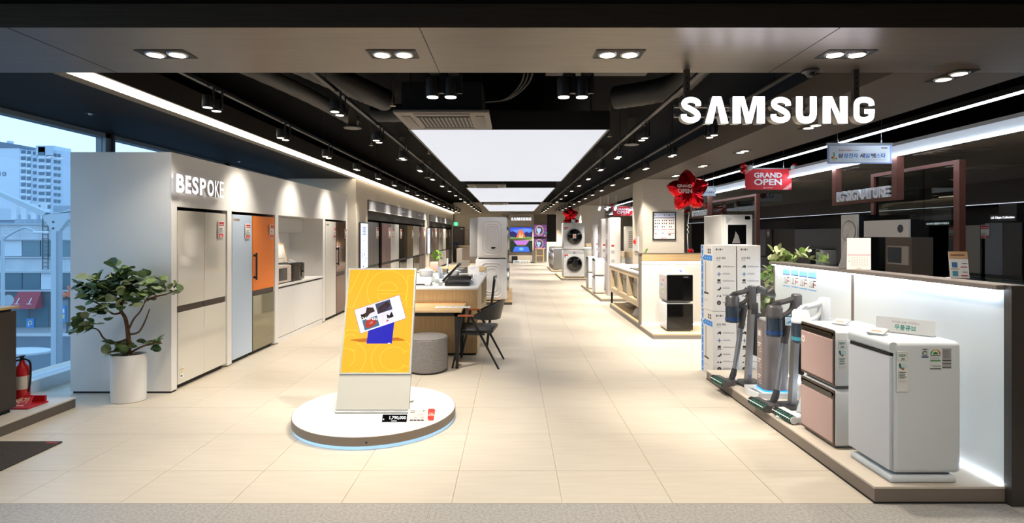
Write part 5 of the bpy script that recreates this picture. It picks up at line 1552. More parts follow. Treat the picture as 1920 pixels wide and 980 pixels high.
b = MB(); b.tube(curve([(0, .09, .93), (0, .14, .95), (.0, .19, .92)], 4), [.03, .034, .036, .038, .04, .038, .036, .034, .03], 12); o = b.build('accessory_nozzle', vac_grey, v1)
b = MB(); b.lathe([(.03, 0), (.034, .02), (.062, .06), (.066, .07), (.05, .07)], n=20); o = b.build('accessory_nozzle', vac_grey, v1); o.location = (0, .20, .90); o.rotation_euler = (R(-70), 0, 0)
v2 = vacuum((2.42, 4.68, .1005), -84, 'dark grey stick vacuum on its stand beside the pink purifiers', vac_grey, vac_dark, alu, accent=(24, 72, 110))
v3 = vacuum((2.50, 4.40, .1005), -84, 'white stick vacuum half hidden behind the pink purifiers', white_plastic, mat('vac_light', (198, 202, 206), .4), mat('tube_white', (226, 228, 230), .3), accent=(60, 140, 160))
p = at(1481, 600, 4.62)
t = thing('hang_tag', 'small square blue and white tag hanging on the nearer grey vacuum', 'tag', (p.x - .05, 4.60, p.z - .04), -10)
b = MB().frame((0, 0, 0), (1, 0, -.04), (0, 0, 1)); b.prism([(0, 0), (.08, 0), (.08, .07), (0, .07)], -.0015, 0); b.rect(.005, .075, .005, .065, .0006, 1); b.poly([(.01, .02), (.05, .05), (.06, .045), (.03, .015)], .001, 2); b.poly([(.05, .01), (.072, .015), (.07, .03), (.055, .025)], .001, 3); b.rect(0, .08, .075, .085, 0, 3); b.rect(.01, .07, .077, .083, .001, 4)
b.build('card', [flat((226, 230, 234)), flat((170, 202, 226)), flat((90, 130, 170)), flat((30, 32, 38)), flat((40, 150, 190))], t)
# emptying station
cs = thing('cleaning_station', 'grey upright vacuum emptying station on a white base between the vacuums', 'appliance', (2.45, 5.06, .1005))
b = MB(); b.frame((0, 0, 0), (1, 0, 0), (0, 1, 0)); b.prism([(-.20, -.14), (.16, -.14), (.2, -.08), (.2, .16), (-.20, .16), (-.24, .0)], 0, .05); b.build('base', white_plastic, cs)
b = MB(); b.rbox(-.118, .118, -.10, .11, .06, .70, .055, 5, only='z'); b.build('body', mat('station_grey', (128, 122, 124), .35, metal=.4), cs)
b = MB(); b.rbox(-.125, .125, -.107, .117, .05, .062, .055, 5, only='z'); b.build('light_ring', glow((40, 150, 255), 1.6), cs)
b = MB(); b.rbox(-.10, .10, -.085, .095, .70, .715, .045, 4, only='z'); b.build('top', mat('station_top', (196, 192, 190), .35), cs)
b = MB(); b.rbox(-.05, .02, -.01, .06, .715, .85, .02, 3, only='z'); b.build('dock_cup', glass_mat('cup_glass', (206, 210, 214), 1.4), cs)
b = MB(); b.frame((-.1185, .06, 0), (0, -1, 0), (0, 0, 1)); b.rect(.0, .10, .10, .62, .0008, 0); b.rect(.02, .07, .55, .60, .0012, 1)
for k in range(3):
    b.rect(.015, .075, .475 - k * .15, .49 - k * .15, .0012, 1); b.rect(.015, .06, .455 - k * .15, .465 - k * .15, .0012, 1); b.ringseg(.065, .42 - k * .15, .014, .018, 20, 330, .0012, 1, 10)
b.build('instruction_print', [mat('print_rose', (150, 132, 128), .5), flat((226, 220, 216))], cs)
b = MB(); b.frame((-.225, .07, .051), (.1, -1, 0), (1, 0, 0)); b.text('SAMSUNG', .12, .02, .028, .0008, 0, width=.17, bold=.02); b.build('lettering', flat((90, 88, 92)), cs)
t = thing('charger_block', 'dark grey charging block on the plinth behind the nearer vacuum', 'charger', (2.68, 4.60, .1005))
b = MB(); b.rbox(-.035, .045, -.03, .03, .02, .17, .006); b.build('body', dark_grey, t); b = MB(); b.rbox(-.06, .06, -.05, .05, 0, .02, .005); b.build('base', black_metal, t)
b = MB(); [b.box(-.03 + .018 * k, -.022 + .018 * k, -.032, -.03, .135, .16) for k in range(4)]; b.build('contact_slot', black, t)
for i, (px, py, lab) in enumerate(((1378, 716, 'small price tag on the plinth edge beside the farther vacuum brush'), (1417, 755, 'small price tag on the plinth edge beside the nearer vacuum brush'), (1458, 783, 'small price tag on the plinth edge beside the white vacuum brush'))):
    Y = gy(py, .1); X = (px - 960) / FPX * Y
    t = thing('price_tag', lab, 'price tag', (max(X - .035, 2.215), Y - .02, .1008), -52)
    b = MB().frame((-.045, -.03, .003), (1, 0, 0), (0, .9, .42)); b.prism([(0, 0), (.088, 0), (.088, .07), (0, .07)], -.002, .010); b.rect(.010, .078, .010, .060, .011, 1); b.rect(.016, .045, .040, .054, .0115, 2); b.rect(.016, .07, .018, .024, .0115, 3); b.build('housing', [white_plastic, flat((228, 222, 216)), flat((206, 70, 66)), flat((120, 110, 108))], t)
    b = MB(); b.box(-.04, .04, -.02, .035, 0, .004); b.build('base', white_plastic, t)

# ================================================================ BOXED STOCK AND TRAILING PLANT
card_w = mat('white_carton', (232, 228, 222), .6)
def carton(loc, w_, label, blue):
    t = thing('carton', label, 'box', loc)
    d, h = .37, .74
    b = MB(); b.rbox(0, w_, 0, d, 0, h, .003, 1); b.build('carton_box', card_w, t)
    b = MB().frame((0, 0, 0), (1, 0, 0), (0, 0, 1))
    b.text('삼성 제트', w_ * .36, h * .79, .026, .0008, 0, width=w_ * .40, bold=.02); b.rect(w_ * .16, w_ * .34, h * .765, h * .772, .0008, 1)
    for k in range(4): b.rect(w_ * (.14 + .08 * k), w_ * (.20 + .08 * k), h * .925, h * .95, .0008, 0 if k % 2 == 0 else 1)
    rr = random.Random(8)
    for k in range(6):
        z = h * (.655 - .108 * k); x = w_ * .17
        if k == 0: b.poly([(x, z), (x + .02, z + .03), (x + .045, z + .035), (x + .05, z + .015), (x + .04, z - .005), (x + .03, z + .01)], .0008, 2)
        elif k == 1: b.rect(x + .003, x + .055, z + .01, z + .018, .0008, 3); b.rect(x + .024, x + .032, z - .01, z + .035, .0008, 2)
        elif k == 2: b.rect(x + .01, x + .045, z + .01, z + .036, .0008, 2); b.rect(x + .005, x + .05, z - .01, z + .006, .0008, 4)
        elif k == 3: b.poly([(x, z - .005), (x + .03, z + .01), (x + .05, z + .035), (x + .055, z + .01), (x + .03, z - .012)], .0008, 2)
        elif k == 4: b.poly([(x, z), (x + .02, z + .022), (x + .025, z + .005)], .0008, 2); b.poly([(x + .03, z), (x + .045, z + .024), (x + .055, z + .0)], .0008, 2)
        else: b.disc(x + .028, z + .012, .024, .0008, 2, 12, .026); b.disc(x + .028, z + .01, .010, .0012, 4, 8)
        b.rect(w_ * .43, w_ * .70, z + .026, z + .029, .0008, 1); b.rect(w_ * .43, w_ * (.92 if k % 2 == 0 else .74), z + .012, z + .020, .0008, 5)
    b.build('printed_graphics', [flat((44, 42, 46)), flat((176, 172, 168)), flat((46, 44, 46)), flat((70, 130, 206)), flat((140, 132, 128)), flat((150, 146, 142))], t)
    if blue:
        b = MB().frame((0, d, 0), (0, -1, 0), (0, 0, 1))
        b.rect(d * .06, d * .22, .01, h - .005, .0008, 0); b.rect(0, d * .98, h * .765, h * .845, .0010, 0)
        for k in range(8): b.disc(d * .14, h * (.06 + .125 * k), .012, .0014, 2, 10)
        for k in range(3): b.disc(d * (.4 + .2 * k), h * .805, .010, .0014, 2, 10)
        for a_ in range(4): b.poly([(d * .14, h * .80), (d * .14 + .07 * math.cos(R(a_ * 90 + 20)), h * .80 + .07 * math.sin(R(a_ * 90 + 20))), (d * .14 + .075 * math.cos(R(a_ * 90 + 60)), h * .80 + .075 * math.sin(R(a_ * 90 + 60)))], .0018, 3)
        b.rect(d * .42, d * .46, h * .27, h * .74, .0010, 1); b.rect(d * .30, d * .68, h * .24, h * .27, .0010, 1)
        for k in range(2):
            for j in range(2): b.rect(d * (.62 + .15 * k), d * (.73 + .15 * k), h * (.875 + .04 * j), h * (.905 + .04 * j), .0010, 1)
        b.text('삼성 제트', d * .45, h * .13, .022, .0010, 4, width=d * .34)
        b.build('side_print', [flat((56, 132, 214)), flat((58, 56, 58)), flat((206, 226, 244)), flat((222, 230, 240)), flat((150, 146, 144))], t)
    return t
carton((2.247, 6.03, 0), .268, 'lower outer white vacuum carton with a blue ribbon print', True)
carton((2.530, 6.03, 0), .256, 'lower white vacuum carton beside the trailing plant', False)
carton((2.243, 6.03, .742), .268, 'upper outer white vacuum carton with a blue ribbon print', True)
carton((2.526, 6.03, .742), .256, 'upper white vacuum carton beside the trailing plant', False)
vp = thing('trailing_plant', 'light green trailing plant hanging over the far end of the lit partition', 'plant', (3.20, 6.30, 0))
B('pot_stand', dark_grey, vp, (-.14, .14, -.12, .12, 0, .96)); b = MB(); b.lathe([(.09, .96), (.12, 1.0), (.13, 1.22), (.12, 1.22)], n=24); b.build('pot', mat('plant_pot', (92, 88, 84), .6), vp)
pale = []
for c1, c2_ in (((158, 182, 96), (206, 214, 160)), ((98, 136, 58), (130, 160, 80)), ((188, 200, 130), (222, 226, 188))):
    me = leaf_ms[0].copy(); me.materials.clear(); me.materials.append(mat('pothos_%d' % c1[0], c1, .45, c2=c2_, nscale=2)); pale.append(me)
rr = random.Random(21)
vines = [curve([(-.05, -.05, 1.24), (-.18, -.12, 1.26), (-.30, -.16, 1.12), (-.31, -.16, .9), (-.29, -.15, .72)], 5), curve([(0, -.1, 1.24), (-.12, -.14, 1.32), (-.22, -.18, 1.28), (-.27, -.17, 1.05)], 5),
         curve([(.02, -.08, 1.24), (.0, -.25, 1.34), (-.05, -.5, 1.36), (-.06, -.75, 1.335), (-.07, -1.0, 1.325)], 5), curve([(-.02, 0, 1.24), (-.1, -.08, 1.36), (-.2, -.1, 1.40)], 5), curve([(.05, -.08, 1.24), (.06, -.2, 1.36), (.05, -.4, 1.40)], 5)]
vb = MB()
for v_ in vines:
    vb.tube(v_, .004, 5)
    for i in range(len(v_)):
        for rep in range(2 if v_ in vines[:2] else (1 if rr.random() < .55 else 0)):
            p = v_[i]
            o = link('leaf', rr.choice(pale), vp); s = rr.uniform(.05, .085)
            o.location = (p.x + rr.uniform(-.03, .03), p.y + rr.uniform(-.04, .03), max(p.z + rr.uniform(-.01, .04), 1.315 if p.y < -.3 else .5)); o.scale = (s, s * 1.15, s); o.rotation_euler = (rr.uniform(.5, 1.5), rr.uniform(-.6, .6), rr.uniform(0, 6.28))
vb.build('vine', mat('vine_green', (120, 140, 70), .6), vp)

# ================================================================ RIGHT MIDDLE: BLACK CUBES IN FRONT OF A LIT PANEL
MX, MY = 2.16, 8.26
t = thing('display_plinth', 'low oak topped plinth carrying the black cube purifiers', 'plinth', (MX, MY, 0))
B('side', mat('plinth_grey2', (128, 122, 116), .45), t, (0, 1.25, 0, .90, 0, .06)); B('top', oak_pale, t, (0.002, 1.25, .002, .84, .06, .08))
lpn = thing('lit_partition', 'waist high lit white panel with an oak top band behind the black purifiers', 'partition', (MX, 9.10, 0))
B('side_post', mat('post_grey', (126, 122, 120), .4, metal=.4), lpn, (-.01, .03, 0, .06, .06, 1.285))
B('oak_band', oak, lpn, (.03, 1.25, -.02, .05, 1.15, 1.28)); B('top_edge', fr_m, lpn, (-.01, 1.25, -.025, .06, 1.28, 1.292))
B('glass_panel', mat('lit_warm', (224, 221, 214), .4), lpn, (.03, 1.25, .012, .05, .08, 1.15))
B('light_strip', mat('led_soft', (220, 240, 255), .5, emit=9.0, ecol=(226, 240, 255)), lpn, (.04, 1.24, -.014, -.002, 1.143, 1.15)); B('light_strip', MATS['led_soft'], lpn, (.04, 1.24, .0, .009, .081, .087))
silver_body = mat('cube_silver', (176, 172, 168), .35)
for i, (z, body, lab) in enumerate(((.0815, white_plastic, 'lower black fronted cube air purifier with white sides'), (.535, silver_body, 'upper black fronted cube air purifier with silver sides'))):
    q = purifier_cube((2.43, 8.48, z), 0, lab, .42, .42, .44, black_gloss, body, black_metal, slot=False)
    b = MB().frame((0, -.0165, 0), (1, 0, 0), (0, 0, 1)); b.box(.014, .406, -.0162, -.012, .36, .425) ; b.build('glass_top', black_gloss, q)
    if i == 1:
        b = MB().frame((-.0005, .42, 0), (0, -1, 0), (0, 0, 1))
        for (a, c, m_) in ((.24, .34, 0), (.12, .26, 1), (.24, .19, 2)):
            b.poly([(a + .055 * math.cos(R(60 * k + 30)), c + .055 * math.sin(R(60 * k + 30))) for k in range(6)], .0008, 3); b.disc(a, c, .03, .0012, m_)
        b.rect(.02, .06, .02, .08, .0008, 3)
        b.build('hexagon_stickers', [flat((206, 70, 110)), flat((70, 130, 206)), flat((130, 180, 70)), flat((214, 212, 210))], q)
        b = MB().frame((0, -.0168, 0), (1, 0, 0), (0, 0, 1)); b.text('SAMSUNG', .30, .395, .012, .001, 0); b.build('lettering', flat((190, 190, 190)), q)
t = thing('leaflet_tent', 'white leaflet card lying tilted on the upper black purifier', 'leaflet', (2.46, 8.55, .976))
b = MB().frame((0, 0, 0), (1, 0, 0), (-.08, .6, .5)); b.prism([(0, 0), (.32, 0), (.30, .14), (-.02, .14)], 0, .004); b.rect(.03, .09, .05, .1, .005, 1); b.rect(.12, .2, .04, .1, .005, 2); b.rect(.22, .26, .04, .1, .005, 3); b.build('card', [flat((240, 236, 232)), flat((226, 160, 120)), flat((206, 190, 186)), flat((90, 90, 150))], t)
b = MB(); b.box(.02, .34, .0, .16, -.001, .004); b.build('base', white_plastic, t)

# ---- oak cooking counter along the aisle
cc_ = thing('cooking_counter', 'pale oak counter with three lit oven niches along the aisle', 'counter', (MX, 9.17, 0), -90)
# local x runs towards the camera after the turn; build in local coords with x = -(Y-9.17)
CL = 2.73
B('base', mat('plinth_grey2', (128, 122, 116), .45), cc_, (-CL, 0, 0, .70, 0, .075)); B('base_top', oak_pale, cc_, (-CL, 0, .002, .70, .075, .10))
B('leg', black_metal, cc_, (-CL + .01, -CL + .05, .02, .06, .10, .40))
B('back_panel', white, cc_, (-CL, 0, .66, .70, .10, .95))
B('box_bottom', oak_pale, cc_, (-CL, 0, 0, .66, .36, .46)); B('box_top', oak_pale, cc_, (-CL, 0, 0, .66, .84, .92)); 
nn_ = [(-CL, -CL + .14), (-CL + .86, -CL + 1.0), (-CL + 1.74, -CL + 1.88), (-.15, 0)]
[B('niche_divider', oak_pale, cc_, (a, c, 0, .66, .46, .84)) for a, c in nn_]
B('drawer_line', mat('line_dark', (150, 130, 100), .7), cc_, (-CL, 0, -.001, .0, .405, .408), *[((a + c) / 2 - .0015, (a + c) / 2 + .0015, -.001, 0, .36, .405) for a, c in nn_[1:3]])
B('worktop', white_gloss, cc_, (-CL - .01, 0, -.012, .70, .92, .95), r=.003, seg=1)
for i in range(3):
    a, c = nn_[i][1], nn_[i + 1][0]
    spot(None, (MX + .2, 9.17 - (a + c) / 2 , .835), (MX + .35, 9.17 - (a + c) / 2 + .1, .46), 7.0, 120, .7)
    t = thing('built_in_oven', ['narrow white built-in oven in the far niche of the oak counter', 'pale built-in oven in the middle niche of the oak counter', 'steel built-in oven in the near niche of the oak counter'][i], 'oven', (MX + .06, 9.17 - a - .10, .461), -90)
    w_ = c - a - .2
    fm = (white_plastic, mat('oven_pale', (224, 212, 206), .35), mat('oven_steel', (150, 148, 148), .3, metal=.6))[i]
    B('body', fm, t, (0, w_, .02, .42, 0, .36)); B('door', black_gloss, t, (.03, w_ - .03, .0, .02, .03, .25)); B('control_panel', fm if i < 2 else black_gloss, t, (0, w_, .0, .02, .28, .355)); B('handle', steel, t, (.06, w_ - .06, -.03, -.015, .255, .265), (.08, .09, -.03, 0, .255, .265), (w_ - .09, w_ - .08, -.03, 0, .255, .265))
def bowl(loc, r_, h, lab, flip=False):
    b = MB()
    pr = [(r_ * .4, 0), (r_ * .45, .005), (r_ * .85, h * .5), (r_, h), (r_ * .96, h), (r_ * .8, h * .5), (r_ * .35, .015)]
    if flip: pr = [(r_, 0), (r_ * .97, h * .15), (r_ * .7, h * .7), (r_ * .3, h * .95), (r_ * .28, h), (.01, h)]
    b.lathe(pr, n=30); o = b.build('bowl', white_gloss); o.location = loc; return tag(o, lab, 'bowl')
bowl((2.45, 11.05, .101), .15, .10, 'white bowl standing on the lower shelf of the oak counter')
bowl((2.43, 10.1, .101), .17, .15, 'white bowl turned upside down on the lower shelf of the oak counter', True)
bowl((2.44, 9.42, .101), .13, .08, 'white bowl half hidden at the near end of the lower shelf')
t = thing('saucepan', 'steel saucepan on the hob of the oak counter', 'pan', (2.60, 10.15, .967))
b = MB(); b.lathe([(.11, 0), (.118, .005), (.12, .10), (.123, .105), (.118, .105), (.115, .02)], n=30); b.build('body', steel, t); b = MB(); b.tube(curve([(.11, -.02, .085), (.19, -.02, .09), (.19, .02, .09), (.11, .02, .085)], 4), .008, 6); b.tube(curve([(-.11, -.02, .085), (-.19, -.02, .09), (-.19, .02, .09), (-.11, .02, .085)], 4), .008, 6); b.build('handle', steel, t)
o = B('induction_hob', black_gloss, None, (0, .52, 0, .9, 0, .015), r=.004, seg=1); o.location = (2.26, 9.5, .951); tag(o, 'black glass hob set on the oak counter', 'hob')
t = thing('bud_vase', 'white bud vase with a green sprig on the oak counter', 'vase', (2.63, 10.75, .951))
b = MB(); b.lathe([(.05, 0), (.075, .04), (.08, .09), (.04, .15), (.018, .19), (.022, .21)], n=24); b.build('vase', white_gloss, t)
b = MB(); b.tube(curve([(0, 0, .18), (.03, 0, .27), (.08, 0, .36)], 4), .004, 5); b.build('stem', mat('stem_green', (84, 120, 50), .6), t)
for k in range(9):
    o = link('leaf', lf2, t); o.location = (.008 * k, 0, .2 + .018 * k); o.scale = (.045,) * 3; o.rotation_euler = (1.2, 0, k * 2.1)
for i, (x, y_) in enumerate(((2.36, 9.35), (2.30, 11.1), (2.34, 11.5))):
    o = thing('price_tag', 'flat white price tag on the worktop of the oak counter', 'price tag', (x, y_, .951 if i else .951), -60, 'price tags on the oak counter')
    b = MB().frame((-.07, -.04, .002), (1, 0, 0), (0, .95, .3)); b.prism([(0, 0), (.14, 0), (.14, .10), (0, .10)], -.002, .008); b.rect(.015, .125, .015, .085, .009, 1); b.build('housing', [white_plastic, flat((206, 204, 204))], o)
# ---- fire alarm box and framed poster on the column
t = thing('alarm_box', 'white fire alarm panel with a round red lamp on the near column', 'alarm', (2.9, 12.6, 1.22), -90)
B('plate', white_plastic, t, (-.12, .30, -.03, 0, 0, .34), r=.004, seg=1); b = MB()
for k in range(5): pass
b.lathe([(.055, 0), (.055, .015), (.045, .04), (.01, .055)], n=20); o = b.build('lamp', mat('alarm_red', (206, 24, 26), .25, emit=.25, ecol=(220, 30, 30)), t); o.rotation_euler = (R(90), 0, 0); o.location = (.08, -.03, .22)
t = thing('framed_poster', 'black framed white sale poster with product pictures on the beige column', 'poster', at(1223.5, 449.5, 11.95) - Vector((0, .001, 0)))
W = (1267 - 1223.5) / FPX * 11.95; Hh = (449.5 - 397) / FPX * 11.95
B('frame', black_metal, t, (0, W, -.02, 0, 0, .02), (0, W, -.02, 0, Hh - .02, Hh), (0, .02, -.02, 0, .02, Hh - .02), (W - .02, W, -.02, 0, .02, Hh - .02))
b = MB().frame((.02, -.008, .02), (1, 0, 0), (0, 0, 1)); w2, h2 = W - .04, Hh - .04
b.rect(0, w2, 0, h2, 0, 0); b.rect(0, w2, h2 * .83, h2, .001, 6); b.rect(.01, w2 - .01, h2 * .79, h2 * .82, .002, 1)
b.text('삼', w2 * .06, h2 * .87, h2 * .07, .002, 1, bold=.02); b.text('성전자', w2 * .24, h2 * .87, h2 * .07, .002, 2, bold=.02); b.text('세', w2 * .50, h2 * .87, h2 * .07, .002, 1, bold=.02); b.text('일', w2 * .61, h2 * .87, h2 * .07, .002, 2, bold=.02); b.text('페', w2 * .73, h2 * .87, h2 * .07, .002, 1, bold=.02); b.text('스타', w2 * .88, h2 * .87, h2 * .07, .002, 2, bold=.02)
for col in range(3):
    for row in range(3):
        for k in range(3 if row != 2 else 2):
            x = w2 * (.06 + .33 * col + .09 * k); z = h2 * (.68 - .12 * row); b.rect(x, x + w2 * .045, z, z + h2 * (.045 if row != 1 else .06), .002, (3, 4, 3)[k % 3])
    b.rect(w2 * (.03 + .33 * col), w2 * (.30 + .33 * col), h2 * .35, h2 * .37, .002, (2, 5, 5)[col])
    for k in range(3): b.rect(w2 * (.04 + .33 * col + .09 * k), w2 * (.10 + .33 * col + .09 * k), h2 * .28, h2 * .31, .002, 7)
b.rect(w2 * .06, w2 * .15, h2 * .19, h2 * .22, .002, 5); b.rect(w2 * .7, w2 * .8, h2 * .14, h2 * .18, .002, 3); b.rect(w2 * .39, w2 * .47, h2 * .21, h2 * .24, .002, 4); b.rect(w2 * .66, w2 * .97, h2 * .21, h2 * .23, .002, 5); b.disc(w2 * .41, h2 * .035, .012, .002, 5, 10); b.rect(w2 * .46, w2 * .62, h2 * .03, h2 * .045, .002, 5)
b.build('print', [flat((232, 228, 226)), flat((50, 56, 110)), flat((120, 170, 216)), flat((40, 38, 42)), flat((110, 100, 104)), flat((206, 80, 76)), flat((206, 212, 232)), flat((206, 202, 200))], t)

# ---- standing air conditioners and small purifiers
t = thing('display_plinth', 'low oak topped plinth carrying the tall standing air conditioners', 'plinth', (2.13, 12.9, 0))
B('side', mat('plinth_grey2', (128, 122, 116), .45), t, (0, .76, 0, 3.7, 0, .06)); B('top', oak_pale, t, (.002, .76, .002, 3.7, .06, .08))
ac_front = mat('ac_lilac_grey', (176, 172, 178), .4)
def tower(loc, label, w_=.40, d=.30, h=1.95):
    t = thing('standing_air_conditioner', label, 'air conditioner', loc, -90)
    b = MB(); b.rbox(0, w_, .02, d, .03, h, .02, 3); b.build('body', mat('ac_white', (226, 224, 220), .4), t)
    b = MB(); b.rbox(.004, w_ - .004, -.02, .03, .02, h - .005, .022, 3, only='z'); b.build('front_panel', ac_front, t)
    for k in range(3):
        c = h - .30 - k * .36
        b = MB().frame((w_ / 2, -.0205, c), (1, 0, 0), (0, 0, 1)); b.ringseg(0, 0, .13, .15, 0, 360, .002, 0, 28); b.disc(0, 0, .13, .001, 1, 28); b.build('fan_opening', [mat('ac_ring', (206, 202, 208), .3), mat('ac_mesh', (132, 128, 134), .6)], t)
    b = MB(); b.rbox(-.02, w_ + .02, -.03, d + .01, 0, .03, .01); b.build('base', ac_front, t)
    b = MB().frame((w_ + .0, 0, 0), (0, 1, 0), (0, 0, 1)); b.rect(.05, .14, 1.15, 1.28, .001, 0); b.rect(.06, .13, 1.22, 1.27, .002, 1); b.rect(.05, .14, 1.05, 1.13, .001, 2); b.rect(.04, .16, .5, .82, .001, 0); b.disc(.10, .86, .05, .001, 2, 16)
    for k in range(5): b.rect(.055, .14, .54 + .05 * k, .56 + .05 * k, .002, 2)
    b.build('stickers', [flat((236, 234, 230)), flat((190, 60, 64)), flat((176, 178, 190))], t)
    return t
tower((2.42, 13.85, .081), 'tall lilac grey fronted standing air conditioner nearest the oak counter')
tower((2.42, 15.1, .081), 'tall lilac grey fronted standing air conditioner second from the oak counter')
tower((2.42, 16.3, .081), 'tall lilac grey fronted standing air conditioner farthest from the oak counter', .45, .34, 1.85)
for i, (x, y_, fr, lab) in enumerate(((2.14, 14.3, white_plastic, 'white fronted'), (2.14, 15.5, mat('smoke_front', (96, 92, 90), .2), 'smoky grey fronted'))):
    for j in range(2):
        purifier_cube((x, y_, .081 + j * .455), -90, '%s small white purifier, %s of the pair before the standing air conditioners' % (('lower', 'upper')[j], lab), .42, .24, .45, fr, white_plastic, mat('trim_dark', (80, 76, 74), .4))
t = thing('wall_shelf', 'oak shelf unit with a lit white base beyond the standing air conditioners', 'shelf', (2.98, 14.2, 0))
B('body', MATS['lit_warm'], t, (0, .9, 0, .5, 0, 1.0)); B('top', oak_pale, t, (-.02, .92, -.02, .52, 1.0, 1.16))
for i in range(2):
    u = thing('window_air_conditioner', ['narrow cream air conditioner with side louvres on the oak shelf', 'wide cream air conditioner with side louvres on the oak shelf'][i], 'air conditioner', (3.03 + .36 * i, 14.25, 1.161))
    B('body', cotta_white, u, (0, .30, 0, .36, 0, .66 + .1 * i), r=.01)
    B('louvre', taupe, u, *[(.05, .25, -.008, 0, .1 + .05 * k, .13 + .05 * k) for k in range(9)])

# ---- washer bay farther back on the right
t = thing('display_plinth', 'low oak topped plinth under the white washer stack with round black doors', 'plinth', (1.73, 18.95, 0))
B('side', mat('plinth_grey2', (128, 122, 116), .45), t, (0, 1.5, 0, 2.7, 0, .06)); B('top', oak_pale, t, (.002, 1.5, .002, 2.7, .06, .08))
w1 = washer((1.83, 19.12, .081), 0, 'lower white washer with a round black door beside the far column', .76, .97, .70, side=False)
w2_ = washer((1.83, 19.12, 1.055), 0, 'upper white dryer with a round black door beside the far column', .76, .97, .70, side=False)
b = MB().frame((.32, -.056, .42), (1, 0, 0), (0, 0, 1)); b.prism([(0, 0), (.12, 0), (.12, .15), (0, .15)], 0, .003); b.rect(.015, .105, .03, .13, .004, 1); b.build('door_sticker', [flat((232, 226, 220)), flat((206, 150, 140))], w2_)
lp3 = thing('lit_partition', 'lit white partition with oak band beside the white washer stack', 'partition', (2.66, 19.9, .081))
B('panel', MATS['lit_warm'], lp3, (0, .9, 0, .05, 0, 1.05)); B('oak_band', oak_pale, lp3, (0, .9, -.02, .06, 1.05, 1.2)); B('light_strip', MATS['led_soft'], lp3, (0.02, .88, -.016, -.004, 1.04, 1.05))
wr_ = None
for k in range(4):
    lb = 'steel grey front loading washer in the row facing the far aisle'
    if wr_ is None:
        wr_ = washer((1.80, 24.0, .081), -90, lb, .69, .95, .72, side=False, gy_=True, group='washers facing the far aisle')
    else:
        dup(wr_, (1.80, 24.0 + .75 * k, .081), -90)
t = thing('display_plinth', 'low grey plinth under the row of steel grey washers', 'plinth', (1.70, 23.2, 0))
B('side', pside, t, (0, .95, 0, 3.3, 0, .06)); B('top', oak_pale, t, (.002, .95, .002, 3.3, .06, .08))
t = thing('lit_partition', 'lit white divider with oak top between the washer bays', 'partition', (1.74, 27.0, 0))
B('panel', MATS['lit_warm'], t, (0, .9, 0, .05, 0, 1.0)); B('oak_band', oak_pale, t, (0, .9, -.02, .06, 1.0, 1.25)); B('light_strip', MATS['led_soft'], t, (.02, .88, -.014, -.004, .99, 1.0))
# ================================================================ LIT LETTER SIGNS
def sam_letter(b, ch, x, z, w_, h, k0, k1):
    """one block letter drawn at (x,z) in the frame of b"""
    S = lambda pts: [(x + p[0] * w_, z + p[1] * h) for p in pts]
    if ch == 'S':
        c = curve([Vector((.86, .66, 0)), Vector((.82, .80, 0)), Vector((.50, .885, 0)), Vector((.19, .80, 0)), Vector((.21, .64, 0)), Vector((.50, .52, 0)), Vector((.79, .37, 0)), Vector((.80, .20, 0)), Vector((.50, .115, 0)), Vector((.18, .19, 0)), Vector((.14, .34, 0))], 5)
        b.stroke(S([(p.x, p.y) for p in c]), h * .21, k0, k1, 0, 1)
    elif ch == 'A':
        b.prism(S([(0, 0), (.31, 1), (.69, 1), (1, 0), (.68, 0), (.50, .74), (.32, 0)]), k0, k1, 0, 1)
    elif ch == 'M':
        b.prism(S([(0, 0), (0, 1), (.36, 1), (.50, .36), (.64, 1), (1, 1), (1, 0), (.75, 0), (.76, .80), (.59, 0), (.41, 0), (.24, .80), (.25, 0)]), k0, k1, 0, 1)
    elif ch == 'U':
        c = curve([Vector((.17, 1, 0)), Vector((.17, .62, 0)), Vector((.17, .34, 0)), Vector((.26, .17, 0)), Vector((.5, .115, 0)), Vector((.74, .17, 0)), Vector((.83, .34, 0)), Vector((.83, .62, 0)), Vector((.83, 1, 0))], 4)
        b.stroke(S([(p.x, p.y) for p in c]), h * .25, k0, k1, 0, 1)
    elif ch == 'N':
        b.prism(S([(0, 0), (0, 1), (.38, 1), (.70, .30), (.68, 1), (1, 1), (1, 0), (.62, 0), (.30, .70), (.32, 0)]), k0, k1, 0, 1)
    elif ch == 'G':
        c = curve([Vector((.86, .66, 0)), Vector((.80, .82, 0)), Vector((.50, .885, 0)), Vector((.20, .80, 0)), Vector((.15, .50, 0)), Vector((.20, .20, 0)), Vector((.50, .115, 0)), Vector((.80, .20, 0)), Vector((.85, .34, 0)), Vector((.85, .46, 0))], 5)
        b.stroke(S([(p.x, p.y) for p in c]), h * .215, k0, k1, 0, 1)
        b.prism(S([(.52, .36), (1.0, .36), (1.0, .53), (.52, .53)]), k0, k1 - .0005, 0, 1)
SPANS = [(1277, 1314.5), (1322, 1366), (1374, 1434), (1445, 1483), (1492, 1531.5), (1543, 1589.5), (1600, 1640)]
sgn_face = mat('sign_lit', (255, 255, 255), .4, emit=5.0, ecol=(244, 242, 255))
sgn_side = mat('sign_side', (190, 184, 174), .3, metal=.5)
YS = 3.92
sg = thing('letter_sign', 'large lit white SAMSUNG letter sign hung under the entrance portal', 'sign', (0, YS, 2.40))
zlo = EYE - (231 - HZ) / FPX * YS - 2.40; hh_ = (231 - 181) / FPX * YS
for ch, (a, c) in zip('SAMSUNG', SPANS):
    b = MB().frame((0, 0, 0), (1, 0, 0), (0, 0, 1))
    sam_letter(b, ch, (a - 960) / FPX * YS, zlo, (c - a) / FPX * YS, hh_, -.06, 0)
    b.build('letter', [sgn_face, sgn_side], sg)
xa, xb = (1270 - 960) / FPX * YS, (1645 - 960) / FPX * YS
